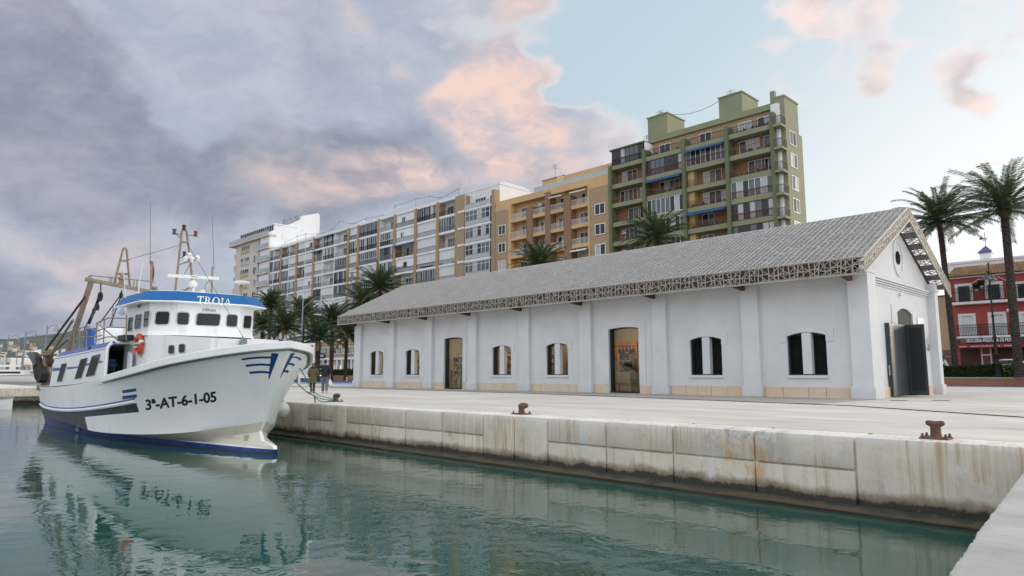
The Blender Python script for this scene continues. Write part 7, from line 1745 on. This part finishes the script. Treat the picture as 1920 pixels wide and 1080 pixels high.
for sy in (-1, 1): m.tube([(-.05, sy * .18, 1.37), (-.16, sy * .24, 1.12), (-.42, sy * .24, 1.09)], [.075, .06, .045], 10)
local(m, 'shirt', mat('white_cloth', (.72, .73, .75), .8, var=.05), rd_)
m = MB()
for sy in (-1, 1): m.tube([(.1, sy * .1, .84), (-.32, sy * .17, .81), (-.26, sy * .18, .45)], [.1, .075, .055], 10)
local(m, 'trousers', MDRK, rd_); m = MB(); m.ball((-.11, 0, 1.68), .1, 12); local(m, 'hair', mat('black_hair', (.015, .012, .012), .7), rd_, True)
# ------------------------------------------------------------------ far left: pier, boats, lamps, hillside town
mb = MB(); mb.box(-120, -62.05, -80, 11.9, -.62, .0); mb.box(-120, -62.6, -80, 11.9, -3, -.621); mb.build('pier', MQW, kind='structure')
def at_depth(px, py, D):
    d = ray(px, py); f = d.x * FX + d.y * FY; return CAM + d * (D / f)
lampspec = [(16.7, 628, 139, 'lamp at the far left edge of the harbour, leftmost of the grey lamps'), (48.5, 620, 121, 'grey harbour lamp above the white boats, second from the left edge'), (89, 608.7, 104, 'grey harbour lamp rising behind the brown boom of the trawler'), (212, 575, 84, 'grey lamp seen between the tackle ropes and the wheelhouse'), (35, 637, 172, 'small distant harbour lamp between the two leftmost lamps'), (3, 643, 190, 'tiny farthest harbour lamp cut by the left edge')]
for px, py, D, lab in lampspec:
    p = at_depth(px, py, D); curved_lamp((p.x, p.y, 0), p.z, 17.5 * D / 1290, lab, (RX, RY), None, .10)
# moored boats
def small_boat(loc, rz, L, B, H, label, cabin=True, boom=False, m_=None):
    t = thing('moored_boat', loc, label, 'boat'); t.rotation_euler = (0, 0, rz)
    m = MB(); n = 14; rows_ = []
    for k, (zz, f) in enumerate(((-.3, .55), (.0, .8), (H * .5, .95), (H, 1.0))): rows_.append([(L * (i / n - .5), B / 2 * f * (1 - max(0, i / n - .35) ** 2.2 * 2.55) if i < n else 0, zz + .25 * (i / n) ** 2 * (k / 3)) for i in range(n + 1)])
    for s in (-1, 1): m.add([(x, s * max(y, 0), z) for r in rows_ for x, y, z in r], [(j*(n+1)+i, j*(n+1)+i+1, (j+1)*(n+1)+i+1, (j+1)*(n+1)+i) for j in range(3) for i in range(n)])
    m.add([(x, s * max(y, 0), z - .05) for s in (-1, 1) for x, y, z in rows_[-1]], [(i, i+1, n+2+i, n+1+i) for i in range(n)])
    o = m.build('hull', m_ or MWHP, None, smooth='auto'); o.parent = t
    m = MB(); m.tube([(x, -max(y, 0) - .02, z) for x, y, z in rows_[-1]] + [(x, max(y, 0) + .02, z) for x, y, z in reversed(rows_[-1])], .05, 6); o = m.build('gunwale', MRG, None); o.parent = t
    if cabin: m = MB(); m.bevbox(-L * .2, L * .18, -B * .3, B * .3, H - .05, H + .75, .12); o = m.build('cabin', MWHP, None); o.parent = t; m = MB(); m.bevbox(-L * .15, L * .13, -B * .305, B * .305, H + .3, H + .6, .02); o2 = m.build('cabin_window', MP[0], None); o2.parent = t
    if boom:
        m = MB(); m.bar((L * .1, 0, H), (L * .1, 0, H + 2.6), .12); o = m.build('mast', MLP, None); o.parent = t
        m = MB(); m.bar((L * .1, 0, H + 1.4), (-L * .42, 0, H + 1.35), .34, .3); o = m.build('furled_sail', MWHP, None); o.parent = t
    return t
p = at_depth(-33, 756, 44); small_boat((p.x, p.y, WZ), math.atan2(RY, RX) + .1, 3.6, 1.5, .5, 'small white dinghy on the water at the left edge', False)
p = at_depth(22, 716, 95); small_boat((p.x, p.y, -.2), math.atan2(RY, RX) + .25, 10, 3, 1.0, 'white sailing boat with a furled sail on its boom at the far left', True, True)
p = at_depth(58, 713, 118); small_boat((p.x, p.y, -.2), math.atan2(RY, RX), 9, 3, 1.1, 'white motor boat half hidden by the trawl door', True)
p = at_depth(108, 707, 120); small_boat((p.x, p.y, -.2), math.atan2(RY, RX) + .1, 9, 3, 1.2, 'white motor boat glimpsed behind the stern of the trawler', True)
p = at_depth(8, 712, 130); small_boat((p.x, p.y, -.2), math.atan2(RY, RX) - .1, 11, 3.2, 1.3, 'white cabin boat behind the dinghy at the left edge', True)
# quay railing and low white quay building
p, q = at_depth(-20, 700, 125), at_depth(110, 700, 108)
m = MB(); n = 40
for z in (1.9, 1.4): m.bar((p.x, p.y, z), (q.x, q.y, z), .05)
for i in range(n + 1): t = i / n; m.bar((p.x + (q.x - p.x) * t, p.y + (q.y - p.y) * t, 0), (p.x + (q.x - p.x) * t, p.y + (q.y - p.y) * t, 1.9), .05)
tag(m.build('railing', MRW), 'long pale railing along the far harbour quay', 'railing')
# hillside behind the town
def m_hill():
    m, t, b = newmat('wooded_hill'); p = t.pos(); n = t.noise(p, .012, 7, .65); c = t.mix(t.ramp(n, .35, .65), (.040, .058, .050), (.085, .098, .085)); c = t.mix(t.math('MULTIPLY', t.ramp(t.noise(p, .03, 4), .55, .7), .5), c, (.17, .15, .13)); t.put(b.inputs['Base Color'], c); b.inputs['Roughness'].default_value = .95; return m
hr = random.Random(4); m = MB(); nx, ny = 70, 12; vs = []
LV, DV = Vector((RX, RY, 0)), Vector((FX, FY, 0))
def hill_z(lat, t):  # t 0..1 from foot to crest
    crest = 172 * (1 - .00016 * abs(lat + 1500)) * (.88 + .10 * math.sin(lat * .0045) + .05 * math.sin(lat * .013 + 1)); return -5 + max(20, crest) * (t ** 1.3 * .9 + .1 * t)
for j in range(ny + 1):
    for i in range(nx + 1):
        lat = -3600 + 3000 * i / nx; t = j / ny; D = 1000 + 1300 * t; c = DV * D + LV * lat; vs.append((c.x, c.y, hill_z(lat, t) + hr.uniform(-2, 2) * (0 < j < ny)))
m.add(vs, [(j*(nx+1)+i, j*(nx+1)+i+1, (j+1)*(nx+1)+i+1, (j+1)*(nx+1)+i) for j in range(ny) for i in range(nx)]); m.build('hills', m_hill(), kind='structure', smooth=True)
# pale houses up the slope
walls = [mat('villa_white', (.62, .61, .58), .8), mat('villa_cream', (.55, .45, .35), .8), mat('villa_pink', (.50, .33, .26), .8)]
spots = []
for i in range(46):
    px = hr.uniform(-5, 135); t = hr.uniform(.02, .62); D = 1000 + 1300 * t; lat = (px - 960) / 1280 * D; spots.append((px, t, D, lat))
vh = MB(); vm = MB()
for i, (px, t, D, lat) in enumerate(spots):
    c = DV * D + LV * lat; z = hill_z(lat, t); w = hr.uniform(9, 18); h = hr.uniform(6, 10)
    o = thing('villa', (c.x, c.y, z - 2), 'pale villa on the distant wooded hillside', 'house', 'pale villas on the hillside')
    m = MB(); m.box(c.x - w / 2, c.x + w / 2, c.y - 5, c.y + 5, z - 4, z + h); m.build('wall', walls[i % 3], o)
    m = MB(); e = w / 2 + .6; m.add([(c.x - e, c.y - 5.6, z + h), (c.x + e, c.y - 5.6, z + h), (c.x + e, c.y + 5.6, z + h), (c.x - e, c.y + 5.6, z + h), (c.x - e, c.y, z + h + 2.6), (c.x + e, c.y, z + h + 2.6)], [(0, 1, 5, 4), (2, 3, 4, 5), (0, 4, 3), (1, 2, 5), (3, 2, 1, 0)]); m.build('roof', MTILE, o)
# nearer white blocks of the town and a wooded strip
def block(px0, px1, py0, D, label, m_, rows_, cols, dep=14):
    a, c = at_depth(px0, 700, D), at_depth(px1, 700, D); h = at_depth(px0, py0, D).z; ex = (c - a); ex.z = 0; L = ex.length; ex.normalize(); ey = Vector((-ex.y, ex.x, 0))
    o = thing('town_block', (a.x, a.y, 0), label, 'building'); m = MB(); P = [a, c, c + ey * dep, a + ey * dep]; P = [Vector((p.x, p.y, 0)) for p in P]; m.prism(P, (0, 0, h)); m.build('wall', m_, o)
    m = MB(); P2 = [p + Vector((0, 0, h)) for p in P]; m.prism(P2, (0, 0, .5)); m.build('parapet', MWF, o)
    for r in range(rows_):
        for k in range(cols):
            u = L * (k + .5) / cols; z = h * (r + .35) / rows_; b_ = Vector((a.x, a.y, 0)) + ex * u - ey * .06; ww = L / cols * .28
            m = MB(); m.prism([b_ - ex * ww + Vector((0, 0, z)), b_ + ex * ww + Vector((0, 0, z)), b_ + ex * ww + Vector((0, 0, z + h / rows_ * .45)), b_ - ex * ww + Vector((0, 0, z + h / rows_ * .45))], ey * .1); m.build('window', MP[(r + k) % 3], o)
block(41, 60, 659, 420, 'white apartment building with blue-grey glazing behind the trawl door', walls[0], 5, 4)
block(61, 78, 657, 430, 'pale blue-white apartment building beside the gallows post', mat('pale_blue_wall', (.45, .58, .64), .7), 5, 4)
block(-12, 18, 673, 300, 'low white quay building with a dark door at the left edge', walls[0], 1, 3)
block(29, 56, 684, 260, 'low salmon-coloured shop row behind the white boats', walls[2], 1, 6)
block(96, 118, 672, 380, 'white building glimpsed under the gantry leg', walls[0], 3, 4)
wd = MB(); wr = random.Random(12)
for _ in range(2600):
    px = wr.uniform(-30, 560); D = wr.uniform(520, 700); lat = (px - 960) / 1280 * D; c = DV * D + LV * lat + Vector((0, 0, wr.uniform(0, 11) * wr.random() ** .5)); a = Vector((wr.gauss(0, 1), wr.gauss(0, 1), wr.gauss(0, 1))).normalized(); b_ = a.orthogonal().normalized(); s = wr.uniform(1.2, 3)
    wd.add([c - a * s, c + b_ * s, c + a * s, c - b_ * s], [(0, 1, 2, 3)])
o = wd.build('woodland', MHD, fix=False); o['kind'] = 'stuff'
